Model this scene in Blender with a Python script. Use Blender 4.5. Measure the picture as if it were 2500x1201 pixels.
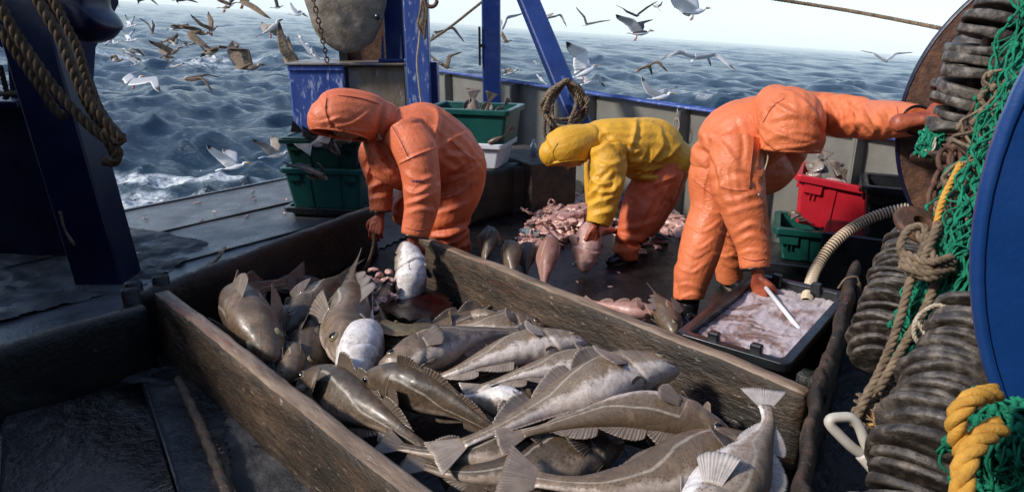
import bpy, bmesh, math, random
import numpy as np
from mathutils import Vector, Matrix
random.seed(7)
rng = np.random.default_rng(7)
R = math.radians
for o in list(bpy.data.objects): bpy.data.objects.remove(o)
S = bpy.context.scene
COL = S.collection
# ------------------------------------------------------------------ camera
F = 1667.0; TH = R(18.5); CAMZ = 1.7
cam = bpy.data.cameras.new("camera"); camo = bpy.data.objects.new("camera", cam); COL.objects.link(camo)
cam.sensor_width = 36; cam.lens = F/2500*36; cam.clip_end = 20000; cam.clip_start = 0.05
camo.location = (0, 0, CAMZ); camo.rotation_euler = (math.pi/2-TH, 0, 0)
S.camera = camo
FWD = np.array([0, math.cos(TH), -math.sin(TH)]); UP = np.array([0, math.sin(TH), math.cos(TH)])
RT = np.array([1., 0, 0]); C0 = np.array([0, 0, CAMZ])
def ray(u, v): return FWD + RT*(u-1250)/F - UP*(v-600.5)/F
def PZ(u, v, z=0.): d = ray(u, v); return C0 + d*(z-CAMZ)/d[2]
def PY(u, v, y): d = ray(u, v); return C0 + d*y/d[1]
def PD(u, v, D): return C0 + ray(u, v)*D
def PP(u, v, p0, n):
    d = ray(u, v); return C0 + d*np.dot(np.array(p0)-C0, n)/np.dot(d, n)
# ------------------------------------------------------------------ light
SUN_AZ = R(-112)      # compass-like: 0 = +Y (forward), negative = left
SUN_EL = R(37)
sd = np.array([math.sin(SUN_AZ)*math.cos(SUN_EL), math.cos(SUN_AZ)*math.cos(SUN_EL), math.sin(SUN_EL)])
sl = bpy.data.lights.new("sun", 'SUN'); sl.energy = 2.6; sl.angle = R(6.0); sl.color = (1, .94, .85)
so = bpy.data.objects.new("sun", sl); COL.objects.link(so)
so.rotation_euler = Vector(tuple(sd)).to_track_quat('Z', 'Y').to_euler()
W = bpy.data.worlds.new("World"); S.world = W; W.use_nodes = True
wn = W.node_tree; bg = wn.nodes['Background']; bg.inputs[1].default_value = 0.135
sky = wn.nodes.new('ShaderNodeTexSky'); sky.sky_type = 'NISHITA'; sky.sun_disc = False
sky.sun_elevation = SUN_EL; sky.sun_rotation = SUN_AZ % (2*math.pi)
sky.air_density = 1.0; sky.dust_density = 0.6; sky.ozone_density = 2.0
# the ship rolls: sea and sky horizon are tilted against the deck
h1, h2 = ray(291, 3), ray(2287, 139)
SN = np.cross(h1, h2); SN /= np.linalg.norm(SN)
if SN[2] < 0: SN = -SN
tc = wn.nodes.new('ShaderNodeTexCoord'); mp = wn.nodes.new('ShaderNodeMapping'); mp.vector_type = 'POINT'
q = Vector(tuple(SN)).rotation_difference(Vector((0, 0, 1)))
mp.inputs['Rotation'].default_value = q.to_euler()
wn.links.new(tc.outputs['Generated'], mp.inputs[0]); wn.links.new(mp.outputs[0], sky.inputs[0])
# pale haze low over the sea
sx = wn.nodes.new('ShaderNodeSeparateXYZ'); wn.links.new(mp.outputs[0], sx.inputs[0])
hz = ramp_w = wn.nodes.new('ShaderNodeValToRGB'); wn.links.new(sx.outputs[2], hz.inputs[0])
e = hz.color_ramp.elements; e[0].position = 0.0; e[0].color = (.85, .85, .85, 1); e[1].position = .45; e[1].color = (0, 0, 0, 1)
e2 = e.new(.12); e2.color = (.55, .55, .55, 1)
mxw = wn.nodes.new('ShaderNodeMix'); mxw.data_type = 'RGBA'; wn.links.new(hz.outputs[0], mxw.inputs[0])
wn.links.new(sky.outputs[0], mxw.inputs[6]); mxw.inputs[7].default_value = (3.75, 4.4, 4.95, 1)
wn.links.new(mxw.outputs[2], bg.inputs[0])
S.view_settings.view_transform = 'Standard'; S.view_settings.look = 'None'
S.view_settings.exposure = 0.75; S.view_settings.gamma = 1.0
S.render.engine = 'CYCLES'
# ------------------------------------------------------------------ noise in numpy
def _h(ix, iy, iz, s):
    n = (ix*374761393 + iy*668265263 + iz*2147483647 + s*1274126177) & 0xffffffff
    n = ((n ^ (n >> 13))*1274126177) & 0xffffffff
    n = ((n ^ (n >> 16))*2246822519) & 0xffffffff
    return ((n ^ (n >> 15)) & 0xffff)/65535.0
def vn(P, s=0):
    P = np.asarray(P, float); f = np.floor(P); t = P-f; t = t*t*(3-2*t); i = f.astype(np.int64)
    r = 0
    for dx in (0, 1):
        for dy in (0, 1):
            for dz in (0, 1):
                w = (t[:, 0] if dx else 1-t[:, 0])*(t[:, 1] if dy else 1-t[:, 1])*(t[:, 2] if dz else 1-t[:, 2])
                r = r + w*_h(i[:, 0]+dx, i[:, 1]+dy, i[:, 2]+dz, s)
    return r
def fbm(P, s=0, o=3):
    r = 0; a = .5; P = np.asarray(P, float)
    for k in range(o): r = r + a*vn(P*2**k, s+k*17); a *= .5
    return r/(1-.5**o)
# ------------------------------------------------------------------ materials
def lin(c): return tuple(c)+(1,) if len(c) == 3 else tuple(c)
def newmat(name):
    m = bpy.data.materials.new(name); m.use_nodes = True
    return m, m.node_tree, m.node_tree.nodes['Principled BSDF']
def N(nt, t, **k):
    n = nt.nodes.new(t)
    for a, b in k.items():
        if a.startswith('i_'):
            key = a[2:]; key = int(key) if key.isdigit() else key
            n.inputs[key].default_value = b
        else: setattr(n, a, b)
    return n
def ramp(nt, fac, stops, interp='LINEAR'):
    r = nt.nodes.new('ShaderNodeValToRGB'); r.color_ramp.interpolation = interp
    e = r.color_ramp.elements
    while len(e) < len(stops): e.new(.5)
    for k, (p, c) in enumerate(stops): e[k].position = p; e[k].color = lin(c) if not isinstance(c, (int, float)) else (c, c, c, 1)
    nt.links.new(fac, r.inputs[0]); return r.outputs[0]
def mixc(nt, fac, a, b, typ='MIX'):
    m = nt.nodes.new('ShaderNodeMix'); m.data_type = 'RGBA'; m.blend_type = typ
    for s, x in ((0, fac), (6, a), (7, b)):
        if hasattr(x, 'is_linked') or hasattr(x, 'links'): nt.links.new(x, m.inputs[s])
        elif isinstance(x, (int, float)): m.inputs[s].default_value = x
        else: m.inputs[s].default_value = lin(x)
    return m.outputs[2]
def noise(nt, scale, detail=4, rough=.55, vec=None, dist=0):
    n = N(nt, 'ShaderNodeTexNoise'); n.inputs['Scale'].default_value = scale
    n.inputs['Detail'].default_value = detail; n.inputs['Roughness'].default_value = rough; n.inputs['Distortion'].default_value = dist
    if vec is not None: nt.links.new(vec, n.inputs['Vector'])
    return n.outputs[0]
def ocoord(nt, scale=None, rot=None):
    t = N(nt, 'ShaderNodeTexCoord')
    if scale is None and rot is None: return t.outputs['Object']
    out = t.outputs['Object']
    for key, val in (('Rotation', rot), ('Scale', scale)):
        if val: m = N(nt, 'ShaderNodeMapping'); nt.links.new(out, m.inputs[0]); m.inputs[key].default_value = val; out = m.outputs[0]
    return out
def bump(nt, b, h, strength, dist=.01):
    n = N(nt, 'ShaderNodeBump'); n.inputs['Strength'].default_value = strength; n.inputs['Distance'].default_value = dist
    nt.links.new(h, n.inputs['Height'])
    nt.links.new(n.outputs[0], b.inputs['Normal']); return n
def mnoise(name, stops, scale=8, rough=(.4, .7), bmp=.4, bd=.01, stretch=None, rot=None, metal=0, spec=.5, detail=6, patches=None, bscale=None, coat=0):
    m, nt, b = newmat(name); v = ocoord(nt, stretch, rot)
    n = noise(nt, scale, detail, .6, v); c = ramp(nt, n, stops)
    if patches:
        for (ps, lo, hi, pc, amt) in patches:
            pn = ramp(nt, noise(nt, ps, 5, .65, v, .5), [(lo, 0.), (hi, amt)])
            c = mixc(nt, pn, c, pc)
    nt.links.new(c, b.inputs['Base Color'])
    rr = ramp(nt, noise(nt, scale*.7, 3, .6, v), [(.3, rough[0]), (.7, rough[1])]); nt.links.new(rr, b.inputs['Roughness'])
    b.inputs['Metallic'].default_value = metal; b.inputs['Specular IOR Level'].default_value = spec
    b.inputs['Coat Weight'].default_value = coat; b.inputs['Coat Roughness'].default_value = .12
    if bmp: bump(nt, b, noise(nt, bscale or scale*2.5, 6, .65, v), bmp, bd)
    return m
M = {}
M['wood'] = mnoise('wet_wood', [(.3, (.012, .009, .006)), (.45, (.06, .04, .025)), (.58, (.08, .048, .028)), (.78, (.14, .09, .056))], 14, (.3, .7), 1., .014, stretch=(.38, 1, 1), rot=(0, 0, R(45.6)),
                   patches=[(3.0, .42, .6, (.012, .009, .006), .9), (12, .56, .64, (.02, .015, .01), .7), (60, .63, .7, (.36, .31, .25), .8), (5, .6, .7, (.09, .018, .01), .6)], bscale=45)
M['woodtop'] = mnoise('worn_wood_top', [(.25, (.05, .035, .025)), (.5, (.2, .135, .09)), (.75, (.34, .25, .18))], 22, (.3, .7), .9, .008, stretch=(.2, 1, 1), rot=(0, 0, R(45.6)),
                   patches=[(4, .56, .66, (.13, .03, .02), .6), (60, .64, .7, (.5, .47, .42), .8)], bscale=70)
M['wooddark'] = mnoise('dark_wet_wood', [(.3, (.006, .006, .005)), (.6, (.02, .018, .013)), (.85, (.06, .045, .03))], 8, (.3, .6), .8, .012, bscale=30,
                   patches=[(30, .68, .74, (.2, .17, .12), .5)])
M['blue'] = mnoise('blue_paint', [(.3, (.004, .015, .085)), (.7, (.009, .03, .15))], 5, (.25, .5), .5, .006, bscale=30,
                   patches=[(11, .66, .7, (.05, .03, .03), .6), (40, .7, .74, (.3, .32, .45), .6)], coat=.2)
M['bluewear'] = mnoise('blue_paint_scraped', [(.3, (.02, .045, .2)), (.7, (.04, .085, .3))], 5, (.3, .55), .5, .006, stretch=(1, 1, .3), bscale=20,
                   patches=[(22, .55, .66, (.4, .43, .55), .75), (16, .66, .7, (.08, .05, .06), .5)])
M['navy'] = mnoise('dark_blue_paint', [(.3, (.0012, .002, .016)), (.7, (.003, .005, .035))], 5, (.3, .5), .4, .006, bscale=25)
M['grey'] = mnoise('grey_hull_paint', [(.3, (.125, .122, .108)), (.7, (.185, .178, .158))], 3, (.3, .55), .55, .008, bscale=13,
                   patches=[(2.2, .6, .7, (.2, .15, .1), .35), (45, .7, .74, (.35, .33, .3), .6)])
M['greydark'] = mnoise('grey_green_paint', [(.3, (.05, .06, .055)), (.7, (.09, .1, .09))], 4, (.3, .55), .4, .006)
M['rust'] = mnoise('rusty_steel', [(.3, (.03, .014, .01)), (.55, (.1, .045, .025)), (.8, (.22, .1, .05))], 14, (.4, .8), .9, .008, bscale=45,
                   patches=[(6, .6, .68, (.02, .014, .012), .7)])
M['rustpaint'] = mnoise('rust_stained_plate', [(.3, (.06, .04, .025)), (.5, (.16, .12, .08)), (.7, (.2, .2, .2))], 4, (.3, .6), .6, .006, stretch=(1, 1, .5),
                   patches=[(3, .55, .68, (.05, .09, .3), .8), (18, .62, .68, (.4, .37, .33), .6)], bscale=30)
M['doorplate'] = mnoise('trawl_door_steel', [(.3, (.1, .08, .06)), (.55, (.2, .165, .13)), (.8, (.33, .28, .23))], 9, (.3, .6), .9, .01, bscale=25,
                   patches=[(5, .62, .74, (.07, .05, .035), .6), (30, .68, .73, (.6, .56, .5), .8), (2.5, .62, .7, (.45, .4, .36), .5)])
M['deck'] = mnoise('wet_steel_deck', [(.3, (.008, .008, .009)), (.6, (.022, .021, .022)), (.85, (.05, .047, .046))], 4, (.12, .45), .9, .015, bscale=16,
                   patches=[(7, .56, .7, (.10, .085, .085), .7), (40, .66, .73, (.22, .2, .2), .6)])
M['pendeck'] = mnoise('wet_dark_pen_floor', [(.3, (.005, .005, .006)), (.6, (.015, .013, .013)), (.85, (.05, .025, .022))], 6, (.08, .35), .8, .02, bscale=11)
M['slip'] = mnoise('wet_grey_ramp', [(.3, (.05, .05, .055)), (.6, (.085, .085, .09)), (.85, (.13, .13, .135))], 5, (.2, .45), .6, .01, bscale=40,
                   patches=[(3, .55, .65, (.025, .025, .028), .7), (50, .7, .74, (.3, .28, .25), .7)])
M['rubber'] = mnoise('black_rubber', [(.3, (.012, .010, .009)), (.5, (.045, .036, .03)), (.72, (.2, .165, .135))], 30, (.3, .65), .8, .004, bscale=90,
                   patches=[(9, .55, .65, (.15, .125, .1), .55)])
M['blackplastic'] = mnoise('black_plastic', [(.3, (.008, .009, .011)), (.8, (.02, .022, .025))], 12, (.2, .4), .2, .003)
M['greenplastic'] = mnoise('green_plastic', [(.3, (.004, .05, .042)), (.8, (.01, .082, .068))], 6, (.22, .42), .25, .003, patches=[(14, .62, .72, (.03, .07, .055), .5), (60, .7, .74, (.2, .3, .26), .5)])
M['darkgreenplastic'] = mnoise('dark_green_plastic', [(.3, (.003, .022, .017)), (.8, (.006, .035, .027))], 6, (.22, .42), .25, .003)
M['redplastic'] = mnoise('red_plastic', [(.3, (.42, .012, .025)), (.8, (.55, .025, .04))], 6, (.22, .42), .25, .003, patches=[(14, .64, .74, (.2, .01, .015), .5)])
M['whiteplastic'] = mnoise('white_plastic', [(.3, (.55, .57, .6)), (.8, (.7, .72, .74))], 8, (.3, .5), .2, .003, patches=[(5, .62, .75, (.35, .3, .25), .4)])
def cloth(name, a, b, dirt, amt, dl=.56):
    m, nt, bs = newmat(name); v = ocoord(nt)
    c = ramp(nt, noise(nt, 3.5, 4, .6, v), [(.3, a), (.7, b)])
    d = ramp(nt, noise(nt, 5, 8, .75, v, .6), [(dl, 0.), (dl+.14, amt)]); c = mixc(nt, d, c, dirt)
    sp = ramp(nt, noise(nt, 55, 3, .6, v), [(.69, 0.), (.74, .7)]); c = mixc(nt, sp, c, dirt)
    nt.links.new(c, bs.inputs['Base Color'])
    r = ramp(nt, noise(nt, 6, 4, .6, v), [(.35, .4), (.65, .66)]); nt.links.new(r, bs.inputs['Roughness'])
    bs.inputs['Specular IOR Level'].default_value = .4; bs.inputs['Subsurface Weight'].default_value = 0.0
    n1 = N(nt, 'ShaderNodeBump'); n1.inputs['Strength'].default_value = .2; n1.inputs['Distance'].default_value = .006
    nt.links.new(noise(nt, 12, 3, .5, v, 1.2), n1.inputs['Height'])
    n2 = N(nt, 'ShaderNodeBump'); n2.inputs['Strength'].default_value = .12; n2.inputs['Distance'].default_value = .001
    nt.links.new(noise(nt, 260, 2, .5, v), n2.inputs['Height']); nt.links.new(n1.outputs[0], n2.inputs['Normal'])
    rg_ = ramp(nt, noise(nt, 7, 2, .5, v, 2.2), [(.44, 0.), (.5, 1.), (.56, 0.)]); r2_ = ramp(nt, noise(nt, 4.3, 2, .5, ocoord(nt, (1, 1, 1.6), (.3, .5, .2)), 1.6), [(.46, 0.), (.5, 1.), (.54, 0.)])
    ad_ = N(nt, 'ShaderNodeMath', operation='ADD'); nt.links.new(rg_, ad_.inputs[0]); nt.links.new(r2_, ad_.inputs[1])
    n3 = N(nt, 'ShaderNodeBump'); n3.inputs['Strength'].default_value = .2; n3.inputs['Distance'].default_value = .006; nt.links.new(ad_.outputs[0], n3.inputs['Height']); nt.links.new(n2.outputs[0], n3.inputs['Normal'])
    nt.links.new(n3.outputs[0], bs.inputs['Normal'])
    return m
M['orange'] = cloth('orange_oilskin', (.56, .13, .052), (.66, .165, .07), (.25, .045, .02), .5)
M['orange2'] = cloth('orange_oilskin_trousers', (.5, .1, .034), (.6, .13, .048), (.22, .03, .015), .6)
M['orange3'] = cloth('bright_orange_oilskin', (.56, .135, .045), (.67, .18, .068), (.3, .05, .02), .45)
M['yellow'] = cloth('yellow_oilskin', (.56, .275, .018), (.66, .35, .03), (.26, .14, .02), .55, .54)
M['glove'] = mnoise('orange_rubber_glove', [(.3, (.2, .035, .015)), (.7, (.42, .1, .04))], 14, (.35, .6), .6, .003, bscale=90, patches=[(8, .5, .6, (.09, .012, .01), .7)])
M['boot'] = mnoise('black_rubber_boot', [(.3, (.006, .006, .007)), (.8, (.014, .014, .015))], 10, (.15, .3), .15, .004)
M['skin'] = mnoise('skin', [(.3, (.4, .2, .13)), (.8, (.5, .27, .18))], 10, (.4, .55), .1, .002)
M['beard'] = mnoise('dark_hair', [(.3, (.02, .012, .008)), (.8, (.06, .04, .025))], 60, (.5, .7), .8, .004)
def ropemat(name, a, b):
    return mnoise(name, [(.3, a), (.7, b)], 30, (.6, .85), .8, .004, bscale=160, spec=.25)
M['rope'] = ropemat('brown_rope', (.07, .05, .032), (.26, .19, .125))
M['ropedark'] = ropemat('dark_manila_rope', (.035, .022, .012), (.11, .072, .038))
M['ropepale'] = ropemat('pale_rope', (.3, .25, .18), (.5, .42, .32))
M['ropeyellow'] = ropemat('yellow_rope', (.42, .2, .03), (.65, .35, .06))
M['netgreen'] = ropemat('green_twine', (.003, .085, .045), (.012, .24, .135))
M['steelrod'] = mnoise('pale_pipe', [(.3, (.6, .6, .62)), (.8, (.8, .8, .82))], 10, (.15, .3), 0, .001)
M['white'] = mnoise('worn_white_plastic', [(.3, (.42, .38, .32)), (.8, (.6, .56, .5))], 14, (.4, .6), .3, .003, patches=[(6, .58, .7, (.2, .16, .12), .6)])
# ------------------------------------------------------------------ object helpers
def tag(o, label=None, cat=None, group=None, kind=None):
    if label: o['label'] = label
    if cat: o['category'] = cat
    if group: o['group'] = group
    if kind: o['kind'] = kind
    return o
def thing(name, loc, label, cat, group=None):
    o = bpy.data.objects.new(name, None); o.location = tuple(loc); o.empty_display_size = .1
    COL.objects.link(o); return tag(o, label, cat, group)
def wloc(o):
    p = np.array(o.location, float)
    while o.parent: o = o.parent; p = p+np.array(o.location, float)
    return p
class MB:
    def __init__(s): s.v = []; s.f = []; s.n = 0; s.mi = []; s.uv = None; s.at = {}
    def add(s, V, Fc, mi=0):
        V = np.asarray(V, float).reshape(-1, 3); s.v.append(V)
        s.f += [tuple(int(i)+s.n for i in f) for f in Fc]; s.mi += [mi]*len(Fc); s.n += len(V); return s
    def V(s): return np.concatenate(s.v) if s.v else np.zeros((0, 3))
    def build(s, name, mats, parent=None, base=None, smooth=True, uv=None, attrs=None):
        V = s.V(); me = bpy.data.meshes.new(name)
        org = wloc(parent) if parent is not None else np.zeros(3)
        if base is not None: loc = np.array(base, float)-org
        else: loc = np.zeros(3)
        me.from_pydata((V-org-loc).tolist(), [], s.f)
        if not isinstance(mats, (list, tuple)): mats = [mats]
        for m in mats: me.materials.append(M[m] if isinstance(m, str) else m)
        if len(mats) > 1: me.polygons.foreach_set('material_index', s.mi)
        if smooth: me.polygons.foreach_set('use_smooth', [True]*len(me.polygons))
        if uv is not None:
            l = me.uv_layers.new(name='UVMap'); idx = np.zeros(len(me.loops), np.int32); me.loops.foreach_get('vertex_index', idx)
            l.data.foreach_set('uv', np.asarray(uv, np.float32)[idx].ravel())
        if attrs:
            for k, a in attrs.items():
                at = me.attributes.new(k, 'FLOAT', 'POINT'); at.data.foreach_set('value', np.asarray(a, np.float32))
        me.validate(); me.update()
        o = bpy.data.objects.new(name, me); COL.objects.link(o); o.location = tuple(loc)
        if parent is not None: o.parent = parent
        return o
def cr(P, n):
    """Catmull-Rom resample of control rows (any width) to n rows, roughly even in the first three columns"""
    P = np.asarray(P, float)
    if len(P) == 2: t = np.linspace(0, 1, n)[:, None]; return P[0]*(1-t)+P[1]*t
    E = np.vstack([2*P[0]-P[1], P, 2*P[-1]-P[-2]]); out = []
    for i in range(1, len(E)-2):
        t = np.linspace(0, 1, 24, endpoint=False)[:, None]; a, b, c, d = E[i-1], E[i], E[i+1], E[i+2]
        out.append(.5*((2*b)+(-a+c)*t+(2*a-5*b+4*c-d)*t**2+(-a+3*b-3*c+d)*t**3))
    out = np.vstack(out+[P[-1:]]); L = np.r_[0, np.cumsum(np.linalg.norm(np.diff(out[:, :3], axis=0), axis=1))]
    s = np.linspace(0, L[-1], n); return np.stack([np.interp(s, L, out[:, k]) for k in range(out.shape[1])], 1)
def nrm(v): v = np.asarray(v, float); return v/(np.linalg.norm(v, axis=-1, keepdims=True)+1e-12)
def frames(P, hint=None):
    T = nrm(np.gradient(P, axis=0)); n = len(P); U = np.zeros_like(P)
    if hint is None:
        h = np.array([0, 0, 1.]) if abs(T[0][2]) < .9 else np.array([1., 0, 0])
        u = nrm(h-T[0]*np.dot(h, T[0]))
        for i in range(n): u = nrm(u-T[i]*np.dot(u, T[i])); U[i] = u
    else:
        H = np.broadcast_to(np.asarray(hint, float), P.shape)
        U = nrm(H-T*np.sum(H*T, 1, keepdims=True))
    return T, U, np.cross(T, U)
def tube(mb, P, r, n=10, rb=None, hint=None, caps='flat', mi=0):
    """sweep an ellipse: r along (T x hint), rb along hint"""
    P = np.asarray(P, float); r = np.broadcast_to(np.asarray(r, float), (len(P),)); rb = r if rb is None else np.broadcast_to(np.asarray(rb, float), (len(P),))
    T, U, B = frames(P, hint)
    if caps == 'round':
        k = [-.95, -.75, -.4]; s = [.31, .66, .917]
        P0 = np.array([P[0]+T[0]*kk*r[0] for kk in k]); P1 = np.array([P[-1]-T[-1]*kk*r[-1] for kk in k[::-1]])
        P = np.vstack([P0, P, P1]); T = np.vstack([T[[0]*3], T, T[[-1]*3]]); U = np.vstack([U[[0]*3], U, U[[-1]*3]]); B = np.vstack([B[[0]*3], B, B[[-1]*3]])
        r = np.r_[np.array(s)*r[0], r, np.array(s[::-1])*r[-1]]; rb = np.r_[np.array(s)*rb[0], rb, np.array(s[::-1])*rb[-1]]
    a = np.linspace(0, 2*np.pi, n, endpoint=False)
    V = P[:, None]+B[:, None]*(np.cos(a)[None, :, None]*r[:, None, None])+U[:, None]*(np.sin(a)[None, :, None]*rb[:, None, None])
    m = len(P); Fc = []
    for i in range(m-1):
        for j in range(n):
            k = (j+1) % n; Fc.append((i*n+j, i*n+k, (i+1)*n+k, (i+1)*n+j))
    if caps: Fc.append(tuple(range(n))[::-1]); Fc.append(tuple((m-1)*n+j for j in range(n)))
    mb.add(V.reshape(-1, 3), Fc, mi); return mb
def rope(mb, P, r, step=None, turns=None, n=6, mi=0, strands=3):
    P = np.asarray(P, float); L = np.sum(np.linalg.norm(np.diff(P, axis=0), axis=1)); pitch = r*5.2
    k = int(max(8, L/(pitch/9))); Q = cr(P, k); T, U, B = frames(Q)
    s = np.linspace(0, L, k); 
    for j in range(strands):
        a = 2*np.pi*(s/pitch+j/strands)
        C = Q+(U*np.cos(a)[:, None]+B*np.sin(a)[:, None])*r*.48
        tube(mb, C, r*.56, n, mi=mi)
    return mb
def box(mb, c, sx, sy, sz, X=(1, 0, 0), Y=(0, 1, 0), Z=(0, 0, 1), mi=0, bev=0.0, taper=1.0):
    """box with centre c; optional chamfer by 8+... rounded via doubling"""
    X, Y, Z = map(lambda q: np.asarray(q, float), (X, Y, Z)); c = np.asarray(c, float)
    b = bev
    if b <= 0:
        V = [c+X*sx*i*(taper if k < 0 else 1)+Y*sy*j*(taper if k < 0 else 1)+Z*sz*k for k in (-.5, .5) for j in (-.5, .5) for i in (-.5, .5)]
        mb.add(V, [(0, 2, 3, 1), (4, 5, 7, 6), (0, 1, 5, 4), (2, 6, 7, 3), (0, 4, 6, 2), (1, 3, 7, 5)], mi); return mb
    V = []; idx = {}
    for k in (-1, 1):
        for j in (-1, 1):
            for i in (-1, 1):
                tp = taper if k < 0 else 1
                for ax in range(3):
                    h = [sx/2*tp, sy/2*tp, sz/2]; d = [h[0]-b, h[1]-b, h[2]-b]; d[ax] = h[ax]
                    idx[(i, j, k, ax)] = len(V); V.append(c+X*d[0]*i+Y*d[1]*j+Z*d[2]*k)
    Fc = []
    for ax in range(3):
        for s in (-1, 1):
            o = [a for a in range(3) if a != ax]; q = []
            for (p, r_) in ((-1, -1), (1, -1), (1, 1), (-1, 1)):
                t = [0, 0, 0]; t[ax] = s; t[o[0]] = p; t[o[1]] = r_; q.append(idx[(t[0], t[1], t[2], ax)])
            Fc.append(tuple(q if (s > 0) == (ax != 1) else q[::-1]))
    for ax in range(3):
        o = [a for a in range(3) if a != ax]
        for p in (-1, 1):
            for r_ in (-1, 1):
                t = [0, 0, 0]; t[o[0]] = p; t[o[1]] = r_; q = []
                for s in (-1, 1): t[ax] = s; q.append((idx[(*t, o[0])], idx[(*t, o[1])]))
                Fc.append((q[0][0], q[1][0], q[1][1], q[0][1]))
    for i in (-1, 1):
        for j in (-1, 1):
            for k in (-1, 1): Fc.append(tuple(idx[(i, j, k, a)] for a in range(3)))
    mb.add(V, Fc, mi); return mb
def fixn(o):
    bm = bmesh.new(); bm.from_mesh(o.data); bmesh.ops.recalc_face_normals(bm, faces=bm.faces); bm.to_mesh(o.data); bm.free(); return o
def slab(name, p1, p2, th, z0, z1, mat, parent=None, side=0, cell=.035, amp=.004, seed=0, sag=0, base=None, mats=None, build=True, endround=0):
    """rough-edged plank standing between two plan points; side -1/0/1 puts its thickness right/centre/left of p1->p2"""
    p1 = np.array(p1[:2], float); p2 = np.array(p2[:2], float); d = p2-p1; L = np.linalg.norm(d); d /= L; nn = np.array([-d[1], d[0]])
    off = nn*th/2*side; H = z1-z0
    nx = max(2, int(L/cell)); ny = max(3, int(th/cell)+2); nz = max(3, int(H/cell)+1)
    mb = MB()
    def g(nu, nv, fn):
        uu, vv = np.meshgrid(np.linspace(0, 1, nu+1), np.linspace(0, 1, nv+1), indexing='ij')
        V = fn(uu.ravel(), vv.ravel()); w = nv+1
        return V, [(i*w+j, (i+1)*w+j, (i+1)*w+j+1, i*w+j+1) for i in range(nu) for j in range(nv)]
    def pos(x, y, z):
        return np.stack([p1[0]+off[0]+d[0]*x*L+nn[0]*(y-.5)*th, p1[1]+off[1]+d[1]*x*L+nn[1]*(y-.5)*th, z0+H*z], 1)
    one = lambda a: np.ones_like(a)
    for nu, nv, fn, mi in ((nx, ny, lambda a, b: pos(a, b, one(a)), 1), (nx, nz, lambda a, b: pos(a, 0*a, b), 0), (nx, nz, lambda a, b: pos(a, one(a), b), 0),
                       (ny, nz, lambda a, b: pos(0*a, a, b), 0), (ny, nz, lambda a, b: pos(one(a), a, b), 0), (nx, ny, lambda a, b: pos(a, b, 0*a), 0)):
        V, Fc = g(nu, nv, fn); mb.add(V, Fc, mi)
    V = mb.V()
    # worn edges: pull vertices near two or more faces inward
    c = np.array([*(p1+off+d*L/2), z0+H/2]); rel = V-c
    lx = rel[:, 0]*d[0]+rel[:, 1]*d[1]; ly = rel[:, 0]*nn[0]+rel[:, 1]*nn[1]; lz = rel[:, 2]
    ex = L/2-np.abs(lx); ey = th/2-np.abs(ly); ez = H/2-np.abs(lz); rr = min(.014, th*.25)
    e2 = np.sort(np.stack([ex, ey, ez], 1), 1)[:, 1]
    pull = np.clip(1-e2/rr, 0, 1)*rr*(.35+.5*fbm(V*9, seed))
    out = np.stack([np.sign(lx)*(ex < rr), np.sign(ly)*(ey < rr), np.sign(lz)*(ez < rr)], 1)
    ly2 = ly-out[:, 1]*pull; lz2 = lz-out[:, 2]*pull; lx2 = lx-out[:, 0]*pull
    lz2 = lz2+(fbm(np.stack([lx*2.2, ly*2, 0*lx+seed], 1), seed+3)-.5)*.02*(lz > 0)
    W3 = np.stack([c[0]+d[0]*lx2+nn[0]*ly2, c[1]+d[1]*lx2+nn[1]*ly2, c[2]+lz2], 1)
    q3 = np.stack([fbm(W3*14+k*31, seed+k, 3)-.5 for k in range(3)], 1)*amp*2.4
    W3 = W3+q3; mb.v = [W3]
    o = mb.build(name, mats or [mat, mat], parent, base)
    bm = bmesh.new(); bm.from_mesh(o.data); bmesh.ops.remove_doubles(bm, verts=bm.verts, dist=.0008); bmesh.ops.recalc_face_normals(bm, faces=bm.faces); bm.to_mesh(o.data); bm.free()
    return o
def prism(mb, pts, nvec, th, mi=0):
    """closed polygon (3-D, planar) extruded along nvec by th (centred)"""
    P = np.asarray(pts, float); nvec = nrm(nvec); n = len(P)
    mb.add(np.vstack([P-nvec*th/2, P+nvec*th/2]), [tuple(range(n))[::-1], tuple(range(n, 2*n))]+[(i, (i+1) % n, n+(i+1) % n, n+i) for i in range(n)], mi); return mb
def bevelmod(o, w=.006, seg=2):
    m = o.modifiers.new('bevel', 'BEVEL'); m.width = w; m.segments = seg; m.limit_method = 'ANGLE'; m.angle_limit = R(40)
    for p in o.data.polygons: p.use_smooth = True
    m2 = o.modifiers.new('wn', 'WEIGHTED_NORMAL'); return o
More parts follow.
